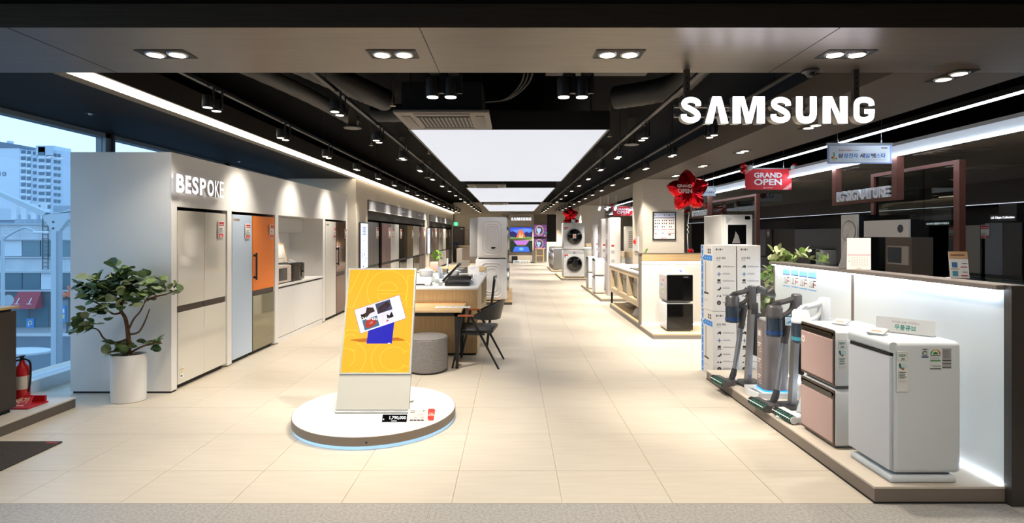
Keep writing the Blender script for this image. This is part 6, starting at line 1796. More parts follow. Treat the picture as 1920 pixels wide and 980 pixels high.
B('mounting_rail', steel, sg, (xa, xb, .065, .085, zlo + .06, zlo + .085), (xa, xb, .065, .085, zlo + .13, zlo + .15))
for px in (1289, 1607):
    x = (px - 960) / FPX * 4.0
    B('hanger_post', mat('post_steel', (96, 92, 92), .4, metal=.5), sg, (x - .02, x + .02, .085, .12, zlo + .05, 2.828 - 2.40))
    B('post_hole', black, sg, *[(x - .005, x + .005, .0842, .085, .28 + k * .04, .292 + k * .04) for k in range(3)])

# back wall display: lit sign and televisions
bw = thing('display_wall', 'tall beige display wall carrying two stacked televisions at the end of the aisle', 'display wall', (0, 31.0, 0))
B('panel', mat('display_beige', (196, 186, 172), .6), bw, (-.16, 1.24, 0, .12, .55, H)); B('base', taupe, bw, (-.16, 1.24, -.1, .12, .0, .06)); B('side_rail', steel, bw, (-.18, -.16, -.02, .12, 0, H), (1.24, 1.26, -.02, .12, 0, H)); B('lower_back', MATS['beige_wall'], bw, (-.16, 1.24, .08, .12, .06, .55))
sg = thing('letter_sign', 'small lit white SAMSUNG letter sign above the far televisions', 'sign', (0, 30.99, 2.42))
xx = (958.5 - 960) / FPX * 31; ww = (996 - 958.5) / FPX * 31
for i, ch in enumerate('SAMSUNG'):
    a = (SPANS[i][0] - 1277) / 363 * ww + xx; c = (SPANS[i][1] - 1277) / 363 * ww + xx
    b = MB().frame((0, 0, 0), (1, 0, 0), (0, 0, 1)); sam_letter(b, ch, a, 0, c - a, .175, -.0, .06); b.build('letter', [glow((246, 244, 255), 1.1), sgn_side], sg)
def tv_set(loc, w_, h, label, draw, cols, d=.05):
    t = thing('television', label, 'television', loc)
    B('bezel', black_metal, t, (0, w_, -d, 0, 0, h), r=.006, seg=1)
    b = MB().frame((.01, -d - .001, .01), (1, 0, 0), (0, 0, 1)); draw(b, w_ - .02, h - .02); b.build('screen', cols, t)
    return t
def d_mount(b, w_, h):
    b.rect(0, w_, 0, h, 0, 0); b.poly([(0, h * .55), (w_, h * .55), (w_, h * .8), (w_ * .6, h * .9), (0, h * .7)], .001, 6); b.rect(w_ * .65, w_ * .9, h * .82, h * .86, .002, 5)
    b.poly([(0, h * .2), (0, h * .62), (w_ * .12, h * .68), (w_ * .25, h * .55), (w_ * .4, h * .3), (w_ * .4, 0)], .002, 1); b.poly([(w_ * .6, 0), (w_ * .55, h * .4), (w_ * .75, h * .62), (w_ * .85, h * .5), (w_, h * .66), (w_, 0)], .002, 1)
    b.poly([(w_ * .25, 0), (w_ * .34, h * .5), (w_ * .42, h * .78), (w_ * .52, h * .84), (w_ * .60, h * .6), (w_ * .68, h * .25), (w_ * .72, 0)], .003, 2); b.poly([(w_ * .36, 0), (w_ * .45, h * .6), (w_ * .5, h * .2), (w_ * .56, h * .5), (w_ * .6, 0)], .004, 3); b.poly([(0, 0), (w_, 0), (w_ , h * .12), (w_ * .8, h * .18), (w_ * .5, h * .06), (0, h * .15)], .005, 4)
d_cols = [glow((64, 90, 220), .9), glow((44, 40, 110), .7), glow((222, 110, 70), .9), glow((240, 190, 150), .9), glow((120, 170, 60), .8), glow((190, 200, 250), .9), glow((90, 140, 240), .9)]
def d_lake(b, w_, h):
    b.rect(0, w_, 0, h, 0, 0); b.poly([(w_ * .1, h), (w_ * .9, h), (w_ * .7, h * .62), (w_ * .3, h * .62)], .001, 1); b.rect(w_ * .25, w_ * .75, h * .52, h * .62, .002, 2); b.poly([(w_ * .2, h * .45), (w_ * .8, h * .45), (w_ * .9, 0), (w_ * .1, 0)], .002, 3); b.disc(w_ * .5, h * .25, w_ * .1, .003, 4, 16, h * .14)
    b.poly([(0, h), (w_ * .14, h), (w_ * .3, h * .55), (w_ * .15, h * .4), (w_ * .12, 0), (0, 0)], .003, 5); b.poly([(w_, h), (w_ * .86, h), (w_ * .7, h * .55), (w_ * .85, h * .4), (w_ * .88, 0), (w_, 0)], .003, 5)
l_cols = [glow((40, 60, 110), .6), glow((190, 120, 210), .9), glow((120, 110, 50), .7), glow((60, 110, 230), .9), glow((110, 190, 250), .9), glow((16, 56, 44), .6)]
def d_nest(b, w_, h):
    b.rect(0, w_, 0, h, 0, 0)
    for k in range(14): b.disc(w_ * (.08 + .07 * k), h * (.1 + .8 * ((k * 7) % 11) / 11), .06, .001, 1 + k % 4, 8)
    b.disc(w_ * .42, h * .52, w_ * .34, .002, 4, 24, h * .44); b.disc(w_ * .42, h * .52, w_ * .27, .003, 5, 24, h * .34)
    for (a, c) in ((.30, .58), (.46, .56), (.38, .36)): b.disc(w_ * a, h * c, w_ * .09, .004, 6, 14, h * .16)
n_cols = [glow((120, 80, 130), .7), glow((190, 60, 170), .8), glow((60, 160, 90), .7), glow((80, 120, 220), .8), glow((196, 156, 160), .8), glow((96, 70, 84), .7), glow((170, 200, 240), .9)]
p = at(956.5, 447.6, 30.99); tv_set(p, 1.27, .665, 'television showing a red mountain on the display wall, above its twin', d_mount, d_cols)
p = at(956.8, 472, 30.99); tv_set(p, 1.27, .655, 'television showing a mirrored blue lake, below the mountain picture', d_lake, l_cols)
p = at(1000.8, 444, 32.19); tv_set(p, .78, .74, 'upper television showing a nest of blue eggs beside the display wall', d_nest, n_cols)
p = at(1000.8, 467.5, 32.19); tv_set(p, .76, .66, 'lower television showing a nest of blue eggs beside the display wall', d_nest, n_cols)
o = B('soundbar_box', white_plastic, None, (0, .95, -.3, 0, 0, .15), r=.01); o.location = (.06, 30.5, .0); tag(o, 'white soundbar box on the floor under the far televisions', 'box')
b = MB().frame((.06, -.301, 0), (1, 0, 0), (0, 0, 1)); b.text('', 0, 0, .1, m=0) if False else b.rect(0, .28, .06, .11, .001, 0); [b.disc(.45 + .15 * k, .08, .03, .001, 1, 10) for k in range(3)]; b.build('print', [flat((90, 120, 180)), flat((130, 130, 134))], o)
o = B('subwoofer', black_metal, None, (0, .34, 0, .3, 0, .38), r=.02); o.location = (-.02, 30.55, 0); B('grille', black, o, (.03, .31, -.004, 0, .03, .35)); tag(o, 'black subwoofer on the floor beside the far televisions', 'speaker')
t = thing('oak_stand', 'tall oak frame stool stand by the nest televisions', 'stool', (1.33, 30.3, 0))
for x in (0, .42):
    for y_ in (0, .35): B('leg', oak, t, (x, x + .05, y_, y_ + .05, 0, .78))
B('seat', oak, t, (-.02, .49, -.02, .42, .78, .82)); B('rung', oak, t, (.05, .42, .01, .04, .4, .44), (.05, .42, .36, .39, .4, .44))
t = thing('grey_pedestal', 'slim grey pedestal beside the oak frame stool', 'pedestal', (1.14, 30.4, 0)); B('column', mat('post_grey', (126, 122, 120), .4, metal=.4), t, (0, .12, 0, .2, .02, .75)); B('foot', black, t, (-.06, .18, -.02, .22, 0, .02))
# exit sign and grey door at the far left end
t = thing('exit_sign', 'green lit exit sign above the grey door at the far end', 'sign', at(850.5, 423.5, 31.88)); B('case', white_plastic, t, (0, .28, -.06, 0, 0, .24))
b = MB().frame((.01, -.061, .01), (1, 0, 0), (0, 0, 1)); b.rect(0, .26, 0, .22, 0, 0); b.rect(.10, .17, .03, .19, .001, 1); b.disc(.13, .15, .025, .002, 0, 10); b.poly([(.10, .05), (.13, .12), (.16, .05), (.15, .04), (.13, .08), (.11, .04)], .002, 0); b.build('lit_face', [glow((30, 190, 120), 1.2), glow((236, 255, 246), 1.2)], t)
d_ = root('door_1'); d_.location = (0, 31.9, 0)
xd0, xd1 = (851 - 960) / FPX * 31.9, (869.5 - 960) / FPX * 31.9
B('door_leaf', mat('door_grey', (112, 110, 108), .6), d_, (xd0, xd1, -.03, 0, 0, 2.02)); B('door_frame', dark_grey, d_, (xd0 - .05, xd0, -.04, 0, 0, 2.07), (xd1, xd1 + .05, -.04, 0, 0, 2.07), (xd0, xd1, -.04, 0, 2.02, 2.07)); B('door_plate', flat((40, 90, 150)), d_, (xd0 + .02, xd0 + .3, -.035, -.03, 1.02, 1.14)); B('door_closer', white_plastic, d_, (xd1 - .2, xd1 - .02, -.08, -.03, 1.92, 1.98))
t = thing('wall_frame', 'small pale framed notice beside the far grey door', 'notice', at(873, 451.5, 31.89)); B('frame', taupe, t, (0, .2, -.02, 0, 0, .62)); B('sheet', flat((226, 218, 206)), t, (.02, .18, -.024, -.02, .02, .6))

# ================================================================ STAR BALLOONS AND HANGING SIGNS
foil = mat('red_foil', (214, 16, 28), .16, metal=.85, bump=.5, nscale=5, scale=(1, 1, 1))
def star_mesh(s, depth, rot=0):
    b = MB()
    n = 60; K = 9
    def out(a):
        m_ = (a - 90 - rot) % 72
        m_ = min(m_, 72 - m_)
        f = m_ / 36.0
        return s * (1.0 - .34 * f ** 1.0)
    rings = {1: [], -1: []}
    rim = [b.bm.verts.new((out(360 * i / n) * math.cos(R(360 * i / n)), 0, out(360 * i / n) * math.sin(R(360 * i / n)))) for i in range(n)]
    for sd in (1, -1):
        prev = rim
        for k in range(1, K):
            t_ = 1 - k / K
            cur = []
            for i in range(n):
                a = 360 * i / n
                r_ = out(a) * (t_ ** .9) * (1 - .0 * t_) + 0
                wr = 1 + .10 * math.sin(i * 2.1 + k) * t_ * t_
                cur.append(b.bm.verts.new((r_ * math.cos(R(a)), sd * depth * math.sqrt(max(0, 1 - t_ ** 2.2)) * wr * (.75 + .25 * out(a) / s), r_ * math.sin(R(a)))))
            for i in range(n):
                j = (i + 1) % n
                b.bm.faces.new((prev[i], prev[j], cur[j], cur[i]))
            prev = cur
        b.bm.faces.new(prev)
    return b
P0 = at(1290, 358, 9.3)
sb = thing('star_balloon', 'large red foil star balloon printed GRAND OPEN floating over the lit counter', 'balloon', P0)
star_mesh(.385, .19, 4).build('foil_star', foil, sb, 50)
b = MB().frame((-.29, -.192, -.05), (1, -.06, -.03), (.0, .12, 1)); b.text('GRAND', .17, .10, .055, 0, 0, width=.24, bold=.02); b.text('OPEN', .175, .005, .075, 0, 0, width=.24, bold=.03); b.build('lettering', flat((244, 240, 238)), sb)
st_ = curve([(0, 0, -.34), (.02, 0, -.40), (.0, 0, -.55)] + [(.012 * math.cos(k * 1.4), .012 * math.sin(k * 1.4), -.55 - .018 * k) for k in range(12)] + [(0, 0, -1.0)], 3)
b = MB(); b.tube(st_, .006, 5); b.build('ribbon', white_plastic, sb)
b = MB(); b.poly([(0, -.30), (-.09, -.37), (-.05, -.38), (0, -.35), (.03, -.37)], .01, 0); b.build('balloon_neck', foil, sb)
o = MB(); o.ball((0, 0, .035), .055, .055, .038, n=14); o = o.build('balloon_weight', foil); o.location = (P0.x, 9.18, 1.292); tag(o, 'red foil balloon weight standing on the lit counter', 'weight')
P1 = at(1070, 410, 19.3)
sb2 = thing('star_balloon', 'slumped dark red foil star balloon on top of the white washer stack', 'balloon', (P1.x, 19.4, 2.03))
o = star_mesh(.30, .13, 0).build('foil_star', foil, sb2, 50); o.location = (0, 0, .285)
b = MB()
for k in range(7): b.ball((-.2 + .07 * k, -.05 + .03 * (k % 2), .06), .06, .06, .06, n=8)
b.build('crumpled_tail', foil, sb2); B('card', white_plastic, sb2, (.02, .16, -.14, -.13, 0, .12))
def hang_rods(t, w_, z0, z1, inset=.15):
    for x in (inset, w_ - inset):
        b = MB(); b.cyl((x, 0, z0), (x, 0, z1), .003, n=6); b.cyl((x, 0, z0), (x, 0, z0 + .04), .01, n=8); b.build('hanging_wire', steel, t)
# sale banner
def sale_banner(Y, p0, p1, yt, yb_, label):
    a = at(p0, yb_, Y); W = (p1 - p0) / FPX * Y; Hh = (yb_ - yt) / FPX * Y
    t = thing('hanging_sign', label, 'sign', a)
    B('top_rail', mat('rail_grey', (150, 152, 150), .4, metal=.4), t, (-.01, W + .01, -.012, .012, Hh - .03, Hh))
    b = MB(); b.box(0, W, -.004, .004, 0, Hh - .03); b.build('board', flat((150, 170, 222)), t)
    b = MB().frame((0, -.005, 0), (1, 0, 0), (0, 0, 1)); w2, h2 = W, Hh - .03
    b.rect(w2 * .03, w2 * .965, h2 * .06, h2 * .97, 0, 0)
    zt = h2 * .30; hh = h2 * .26
    for s_, c_, x0, x1 in (('삼', 1, .165, .245), ('성전자', 2, .25, .475), ('세', 1, .50, .575), ('일', 2, .58, .655), ('페', 1, .665, .745), ('스타', 2, .75, .90)):
        b.text(s_, w2 * (x0 + x1) / 2, zt, hh, .001, c_, width=w2 * (x1 - x0), bold=.03)
    b.text('롯데하이마트', w2 * .275, h2 * .66, h2 * .11, .001, 3, width=w2 * .2, bold=.02); b.rect(w2 * .385, w2 * .49, h2 * .68, h2 * .72, .001, 5); b.rect(w2 * .83, w2 * .93, h2 * .82, h2 * .87, .001, 4); b.rect(w2 * .56, w2 * .90, h2 * .19, h2 * .205, .001, 5)
    x, z = w2 * .10, h2 * .12      # small figure of a shopper
    b.disc(x, z + h2 * .44, h2 * .035, .001, 4, 10); b.poly([(x - h2 * .04, z + h2 * .27), (x + h2 * .05, z + h2 * .27), (x + h2 * .04, z + h2 * .40), (x - h2 * .02, z + h2 * .40)], .001, 6); b.poly([(x - h2 * .09, z + h2 * .12), (x + h2 * .05, z + h2 * .12), (x + h2 * .05, z + h2 * .28), (x - h2 * .04, z + h2 * .28)], .002, 7); b.poly([(x - h2 * .14, z + h2 * .14), (x - h2 * .05, z + h2 * .14), (x - h2 * .05, z + h2 * .26), (x - h2 * .13, z + h2 * .26)], .003, 3); b.poly([(x + h2 * .09, z + h2 * .1), (x + h2 * .16, z + h2 * .1), (x + h2 * .16, z + h2 * .18), (x + h2 * .09, z + h2 * .18)], .003, 8)
    b.poly([(x - h2 * .05, z), (x - h2 * .02, z), (x + h2 * .01, z + h2 * .12), (x - h2 * .02, z + h2 * .12)], .001, 9); b.poly([(x + h2 * .09, z), (x + h2 * .12, z), (x + h2 * .05, z + h2 * .12), (x + h2 * .02, z + h2 * .12)], .001, 9)
    b.build('print', [flat((226, 234, 240)), flat((44, 42, 96)), flat((70, 136, 206)), flat((196, 62, 66)), flat((60, 54, 60)), flat((170, 176, 190)), flat((40, 160, 140)), flat((214, 180, 60)), flat((40, 120, 80)), flat((222, 180, 150))], t)
    hang_rods(t, W, Hh, 3.5 - a.z, W * .16)
    return t
sale_banner(7.45, 1551, 1672, 268, 306.5, 'white and blue Korean sale banner hanging in front of the dark shop')
sale_banner(13.2, 1314, 1342, 349, 367.5, 'white and blue Korean sale banner hanging behind the star balloon')
def grand_sign(Y, p0, p1, yt, yb_, label, balls=True):
    a = at(p0, yb_, Y); W = (p1 - p0) / FPX * Y; Hh = (yb_ - yt) / FPX * Y
    t = thing('hanging_sign', label, 'sign', a)
    B('top_rail', mat('rail_grey', (150, 152, 150), .4, metal=.4), t, (-.01, W + .01, -.012, .012, Hh - .02, Hh))
    B('board', flat((206, 14, 30)), t, (0, W, -.005, .005, 0, Hh - .02))
    b = MB().frame((0, -.006, 0), (1, 0, 0), (0, 0, 1)); h2 = Hh - .02
    b.text('GRAND', W * .49, h2 * .58, h2 * .25, .001, 0, width=W * .60, bold=.03); b.text('OPEN', W * .49, h2 * .22, h2 * .31, .001, 0, width=W * .60, bold=.03)
    b.poly([(0, h2), (0, h2 * .72), (W * .15, h2)], .001, 1); b.poly([(W * .80, 0), (W, h2 * .35), (W, h2 * .12), (W * .9, 0)], .001, 1); b.disc(W * .41, h2 * .09, h2 * .035, .001, 0, 12); b.text('LOTTE HIMART', W * .52, h2 * .07, h2 * .05, .001, 0, width=W * .16)
    b.build('print', [flat((244, 242, 240)), flat((226, 150, 150))], t)
    if balls:
        rb_ = mat('balloon_red', (206, 20, 36), .25, coat=.4); wb2 = mat('balloon_white', (236, 236, 236), .25, coat=.4)
        for (x, z, m_) in ((-.045, .045, rb_), (-.045, -.055, rb_), (.06, .0, wb2), (W + .05, .04, rb_), (W + .045, -.05, rb_), (W + .015, .0, wb2)):
            b = MB(); b.ball((x, -.06 if m_ is wb2 else -.03, Hh + z), .062, .055, .058, n=16); b.build('balloon', m_, t, 60)
    hang_rods(t, W, Hh, 3.5 - a.z, W * .17)
    return t
grand_sign(10.4, 1397, 1484, 315, 355.5, 'red GRAND OPEN sign with small red and white balloons over the dark aisle')
grand_sign(24.5, 1149, 1188, 386, 404.5, 'far red GRAND OPEN sign seen beside the near column')
grand_sign(18.5, 1327, 1356, 386, 402, 'red GRAND OPEN sign partly behind the star balloon')
for Y, p0, p1, yt, yb_, lab in ((14.4, 1423.5, 1466, 357, 377.5, 'silver hanging board with worn letters under the red sign'), (16.5, 1377, 1418, 376, 391, 'pale hanging banner deep in the dark shop'), (24.2, 1186, 1192, 378, 392, 'narrow pale hanging banner edge beside the near column')):
    a = at(p0, yb_, Y); W = (p1 - p0) / FPX * Y; Hh = (yb_ - yt) / FPX * Y
    t = thing('hanging_sign', lab, 'sign', a); B('board', flat((176, 178, 182)), t, (0, W, -.01, .01, 0, Hh)); hang_rods(t, W, Hh, 3.5 - a.z, W * .2)
    b = MB().frame((0, -.011, 0), (1, 0, 0), (0, 0, 1)); b.disc(W * .16, Hh * .55, Hh * .3, .001, 0, 16)
    b.text('LG', W * .45, Hh * .3, Hh * .5, .001, 1, bold=.03) if 'worn' in lab else b.rect(W * .2, W * .85, Hh * .35, Hh * .6, .001, 1); b.build('print', [flat((110, 60, 64)), flat((96, 104, 120))], t)
# cluster of small hanging lamps near the far column
t = thing('pendant_spotlights', 'cluster of small white pendant spotlights before the far column', 'lamp', at(1131, 388, 17.0)); B('bar', white_plastic, t, (-.2, .5, -.02, .02, 0, .03))
for k in range(3): B('drop_rod', white_plastic, t, (-.1 + .25 * k, -.09 + .25 * k, 0, .01, .03, 2.83 - at(1131, 388, 17.0).z)); b = MB(); b.cyl((-.1 + .25 * k, 0, 0), (-.14 + .25 * k, -.05, -.10), .04, n=12); b.build('lamp_head', glow((250, 250, 255), .9), t)

# ================================================================ THE DARK SHOP ACROSS THE AISLE
rb = mat('red_brown_frame', (92, 54, 44), .5)
lg_soff = MB(); lg_soff.box(5.4, 11.0, 4.09, 31, 2.70, 2.9); struct(lg_soff.build('trim_5', mat('shop_soffit', (120, 114, 108), .7)))
fa = MB(); fa.box(5.34, 5.40, 4.09, 31, 2.71, 2.84); struct(fa.build('trim_6', mat('white_fascia', (214, 218, 222), .5)))
o = B('linear_light', mat('cool_strip2', (235, 243, 255), .5, emit=26.0, ecol=(225, 238, 255)), None, (0, .03, 0, 25, 0, .014)); o.location = (5.33, 4.5, 2.695); tag(o, 'thin light line along the lower edge of the white fascia', 'light')
wl_ = mat('shop_wall', (52, 48, 46), .6)
hd = MB(); hd.box(9.85, 10.95, 5.0, 30, 2.24, 2.70); struct(hd.build('trim_7', wl_))
o = B('linear_light', mat('dim_strip', (210, 214, 222), .5, emit=.8, ecol=(210, 218, 230)), None, (0, .02, 0, 25, 0, .012)); o.location = (9.83, 5, 2.225); tag(o, 'dim light line under the header of the dark shop wall', 'light')
lgw = thing('letter_sign', 'silver LG SIGNATURE letters standing in a hanging red brown frame', 'sign', (5.42, 9.04, 2.09), 0)
ya, yb = 9.04, 7.52
B('frame', rb, lgw, (-.05, .05, -.10, 0.0, 0, .61), (-.05, .05, yb - ya, yb - ya + .10, 0, .61), (-.05, .05, yb - ya + .10, -.10, 0, .045))
b = MB().frame((-.03, -.16, .046), (0, -1, 0), (0, 0, 1)); b.text('LG SIGNATURE', .62, 0, .165, 0, 0, width=1.22, bold=.04, depth=.05); b.build('letters', [mat('letter_face', (226, 228, 232), .4), mat('letter_grey', (206, 208, 212), .4)], lgw)
def glass_screen(ya, yb, label):
    t = thing('glass_screen', label, 'glass screen', (5.62, ya, 0))
    W = ya - yb
    B('frame', rb, t, (-.04, .04, -.07, 0, 0, 2.54), (-.04, .04, -W, -W + .09, 0, 2.54), (-.04, .04, -W + .09, -.07, 2.49, 2.54), (-.04, .04, -W + .09, -.07, 0, .06))
    B('glass_pane', glass_mat('screen_glass', (206, 212, 210), 1.1), t, (-.006, .006, -W * .62, -.07, .06, 2.49)); B('glass_pane', glass_mat('screen_glass', (206, 212, 210), 1.1), t, (-.006, .006, -W + .09, -W * .62 - .004, .06, 2.49))
    return t
glass_screen(8.38, 6.72, 'glass screen in a red brown frame behind the lettered frame')
glass_screen(15.2, 12.3, 'long glass screen in a red brown frame farther down the dark aisle')
lg2 = thing('letter_sign', 'small silver letters in a hanging frame farther down the dark aisle', 'sign', (5.42, 16.2, 2.09))
B('frame', rb, lg2, (-.05, .05, -.10, 0.0, 0, .61), (-.05, .05, -1.5, -1.4, 0, .61), (-.05, .05, -1.4, -.10, 0, .045)); b = MB().frame((-.03, -.16, .046), (0, -1, 0), (0, 0, 1)); b.text('LG SIGNATURE', .62, 0, .165, 0, 0, width=1.2, bold=.04, depth=.04); b.build('letters', [mat('letter_glow', (230, 232, 236), .3), mat('letter_grey', (206, 208, 212), .4)], lg2)
# recessed ceiling panels of the dark shop
for k, (px, py) in enumerate(((1623, 316), (1787, 284), (1511, 338), (1860, 312))):
    Y = FPX * (2.70 - EYE) / (HZ - py); X = (px - 960) / FPX * Y
    o = B('ceiling_panel', mat('dim_panel', (150, 142, 132), .6), None, (-.3, .3, -.3, .3, -.006, 0)); o.location = (X, Y, 2.699); B('grille', taupe, o, *[(-.25, .25, -.22 + .12 * q, -.18 + .12 * q, -.012, -.006) for q in range(4)]); tag(o, 'square unlit ceiling panel of the dark shop', 'ceiling panel', 'ceiling panels of the dark shop')
# standing and wall air conditioners of the dark shop (fronts face the aisle)
acm = mat('lg_silver', (214, 210, 204), .45)
t = thing('standing_air_conditioner', 'silver standing air conditioner with a round dial in the dark shop', 'air conditioner', (5.2, 8.51, 0), -90)
B('front_panel', acm, t, (0, .39, 0, .03, .02, 1.91)); B('body', black_metal, t, (0.005, .385, .03, .34, 0, 1.90))
b = MB().frame((.195, -.001, 1.65), (1, 0, 0), (0, 0, 1)); b.disc(0, 0, .17, .001, 1, 32)
for k in range(8): b.ringseg(0, 0, .0, .158, 45 * k, 45 * k + 45, .003, 0 if k % 2 else 2, 4)
b.build('dial', [steel, dark_grey, mat('dial_light', (206, 204, 200), .3)], t); b = MB().frame((.165, -.001, 1.25), (1, 0, 0), (0, 0, 1)); b.disc(0, 0, .06, .002, 0, 20); b.build('port', black_gloss, t)
t = thing('wall_air_conditioner', 'long silver wall air conditioner with a black round port in the dark shop', 'air conditioner', (5.2, 7.96, 1.568), -90)
B('front_panel', acm, t, (0, .893, 0, .03, 0, .235)); B('body', black_metal, t, (.01, .883, .03, .22, .005, .23)); b = MB().frame((.75, -.001, .115), (1, 0, 0), (0, 0, 1)); b.disc(0, 0, .055, .002, 0, 24); b.build('port', black_gloss, t)
t = thing('display_column', 'brown display column with a small screen and a phone holder in the dark shop', 'display stand', (5.24, 7.56, 0), -90)
B('column', mat('column_brown', (84, 74, 66), .6), t, (0, .50, 0, .28, 0, 1.566)); B('screen_frame', taupe, t, (.06, .46, -.02, 0, 1.2, 1.45)); B('screen', black_gloss, t, (.075, .34, -.024, -.02, 1.22, 1.43)); B('holder', black_metal, t, (.2, .5, -.12, 0, .92, .96)); B('phone', glow((220, 230, 250), .7), t, (.24, .30, -.13, -.12, .94, 1.06))
# lit name boxes
def name_box(px0, px1, py0, py1, X, s, label, emit=1.0):
    y0_, y1_ = yx(px0, X), yx(px1, X)
    z = EYE - (py1 - HZ) / FPX * y0_; h = (py1 - py0) / FPX * y0_
    t = thing('name_box', label, 'sign', (X, y0_, z)); W = y0_ - y1_
    B('case', dark_grey, t, (0, .1, -W, 0, 0, h)); B('bracket', dark_grey, t, (.1, .16, -W + .1, -.1, h * .3, 2.24 - z)); b = MB().frame((-.001, 0, 0), (0, -1, 0), (0, 0, 1)); b.text(s, W * .5, h * .3, h * .42, .001, 0, width=W * .86, bold=.02); b.build('lettering', glow((240, 244, 255), emit), t); return t
name_box(1855, 1906, 403, 415, 9.75, 'LG Objet Collection', 'dark box lit with LG Objet Collection above the dark refrigerators', 1.6)
name_box(1734, 1783, 415, 424, 9.75, 'LG DIOS 얼음정수기냉장고', 'dark box lit with LG DIOS above the dark refrigerators', 1.4)
# refrigerators along the far wall, facing the aisle
XR = 9.9
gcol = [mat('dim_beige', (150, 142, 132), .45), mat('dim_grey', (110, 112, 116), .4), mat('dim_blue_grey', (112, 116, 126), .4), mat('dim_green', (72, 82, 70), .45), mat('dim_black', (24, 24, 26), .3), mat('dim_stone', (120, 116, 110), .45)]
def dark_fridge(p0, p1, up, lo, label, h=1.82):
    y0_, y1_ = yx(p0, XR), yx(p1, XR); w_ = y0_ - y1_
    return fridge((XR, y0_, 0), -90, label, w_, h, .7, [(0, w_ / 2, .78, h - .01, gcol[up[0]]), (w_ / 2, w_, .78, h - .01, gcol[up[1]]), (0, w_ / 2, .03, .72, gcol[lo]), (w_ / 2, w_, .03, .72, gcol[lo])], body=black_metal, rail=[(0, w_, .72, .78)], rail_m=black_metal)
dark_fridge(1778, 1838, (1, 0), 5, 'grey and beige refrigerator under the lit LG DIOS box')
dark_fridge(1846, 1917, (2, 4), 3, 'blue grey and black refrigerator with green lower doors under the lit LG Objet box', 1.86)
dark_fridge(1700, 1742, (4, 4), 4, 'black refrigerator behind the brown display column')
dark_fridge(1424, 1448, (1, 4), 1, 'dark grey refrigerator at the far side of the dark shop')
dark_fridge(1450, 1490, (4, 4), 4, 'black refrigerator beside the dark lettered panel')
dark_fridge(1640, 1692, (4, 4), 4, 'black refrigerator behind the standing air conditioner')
for i, (px, py, lab) in enumerate(((1787, 443, 'dark price tag with red card on the grey and beige refrigerator'), (1848, 443, 'dark price tag with red card on the blue grey refrigerator'), (1441, 442, 'pale price tag on the dark grey refrigerator'))):
    Y = yx(px, XR); price_tag((XR - .002, Y, EYE - (py - HZ) / FPX * Y + .02), -90, lab, None, w=.2)
t = thing('lettered_panel', 'dark grey panel with black Korean lettering in the dark shop', 'panel', (8.6, 15.9, 0))
ya, yb = yx(1490, 8.6), yx(1578, 8.6)
t.location = (8.6, ya, 0); W = ya - yb
B('panel', mat('slate_panel', (62, 62, 68), .5), t, (0, .08, -W, 0, 0.0, 1.77)); b = MB().frame((-.001, 0, 0), (0, -1, 0), (0, 0, 1)); b.text('처음 만나는 공간인테리어 가전', W * .58, 1.20, .10, .001, 0, width=W * .62); b.build('lettering', flat((22, 22, 24)), t)
for i, (f, lab) in enumerate(((.25, 'small flat robot mower shape on the dark lettered panel top'), (.5, 'small dark boxed appliance on top of the lettered panel'))): pass
t = thing('display_counter', 'dark counter with a white round appliance in the dark shop', 'counter', (6.6, 10.7, 0)); B('body', mat('dim_black', (24, 24, 26), .3), t, (0, .8, 0, 1.7, 0, .93)); B('top', mat('dim_shelf', (96, 94, 92), .5), t, (-.02, .82, -.02, 1.72, .93, .95))
t = thing('water_purifier', 'white rounded countertop appliance with a grey front plate in the dark shop', 'appliance', (6.62, 11.78, .951), -90)
b = MB(); b.rbox(0, .28, 0, .34, 0, .33, .06, 5, only='z'); b.build('body', mat('dim_white', (196, 192, 184), .5), t); B('front_plate', mat('dim_plate', (150, 152, 150), .5), t, (.07, .24, -.008, 0, .02, .26)); B('display', black_gloss, t, (.07, .2, -.008, 0, .27, .32)); B('top_lid', black_metal, t, (.03, .25, .03, .3, .33, .345))
t = thing('dark_cylinder', 'dark grey cylinder appliance beside the white rounded appliance', 'appliance', (6.8, 12.1, .951)); t.name = 'speaker_tower'
b = MB(); b.lathe([(.09, 0), (.095, .01), (.095, .32), (.08, .34)], n=24); b.build('body', black_metal, t); b = MB(); b.lathe([(.08, .34), (.08, .345), (.01, .346)], n=24); b.build('top', steel, t)
# price stands on a dark counter behind the plant
t = thing('display_counter', 'low dark counter behind the trailing plant', 'counter', (3.55, 7.3, 0)); B('body', mat('dim_brown', (40, 36, 34), .6), t, (0, 1.3, 0, .5, 0, 1.10)); B('top', mat('dim_black', (24, 24, 26), .3), t, (-.02, 1.32, -.02, .52, 1.10, 1.12))
t = thing('leaflet_stand', 'black stand with a blue price leaflet on the low dark counter', 'leaflet stand', (3.62, 7.42, 1.121))
b = MB().frame((0, 0, 0), (1, 0, 0), (.5, .2, .84)); b.prism([(0, 0), (.08, 0), (.08, .26), (0, .26)], -.004, 0); b.build('back', black_metal, t); b = MB().frame((0, 0, 0), (1, 0, 0), (.5, .2, .84)); b.rect(.004, .076, .02, .24, .001, 0); b.rect(.02, .05, .12, .16, .002, 1); b.rect(.03, .06, .06, .1, .002, 1); b.build('leaflet', [flat((150, 176, 206)), flat((50, 56, 66))], t); B('foot', black_metal, t, (0, .18, -.03, .08, -.001, .008))
o = B('leaflet', flat((176, 190, 206)), None, (0, .16, 0, .10, 0, .003)); o.location = (4.35, 7.35, 1.121); o.rotation_euler = (0, 0, .3); tag(o, 'flat pale leaflet lying on the low dark counter', 'leaflet')
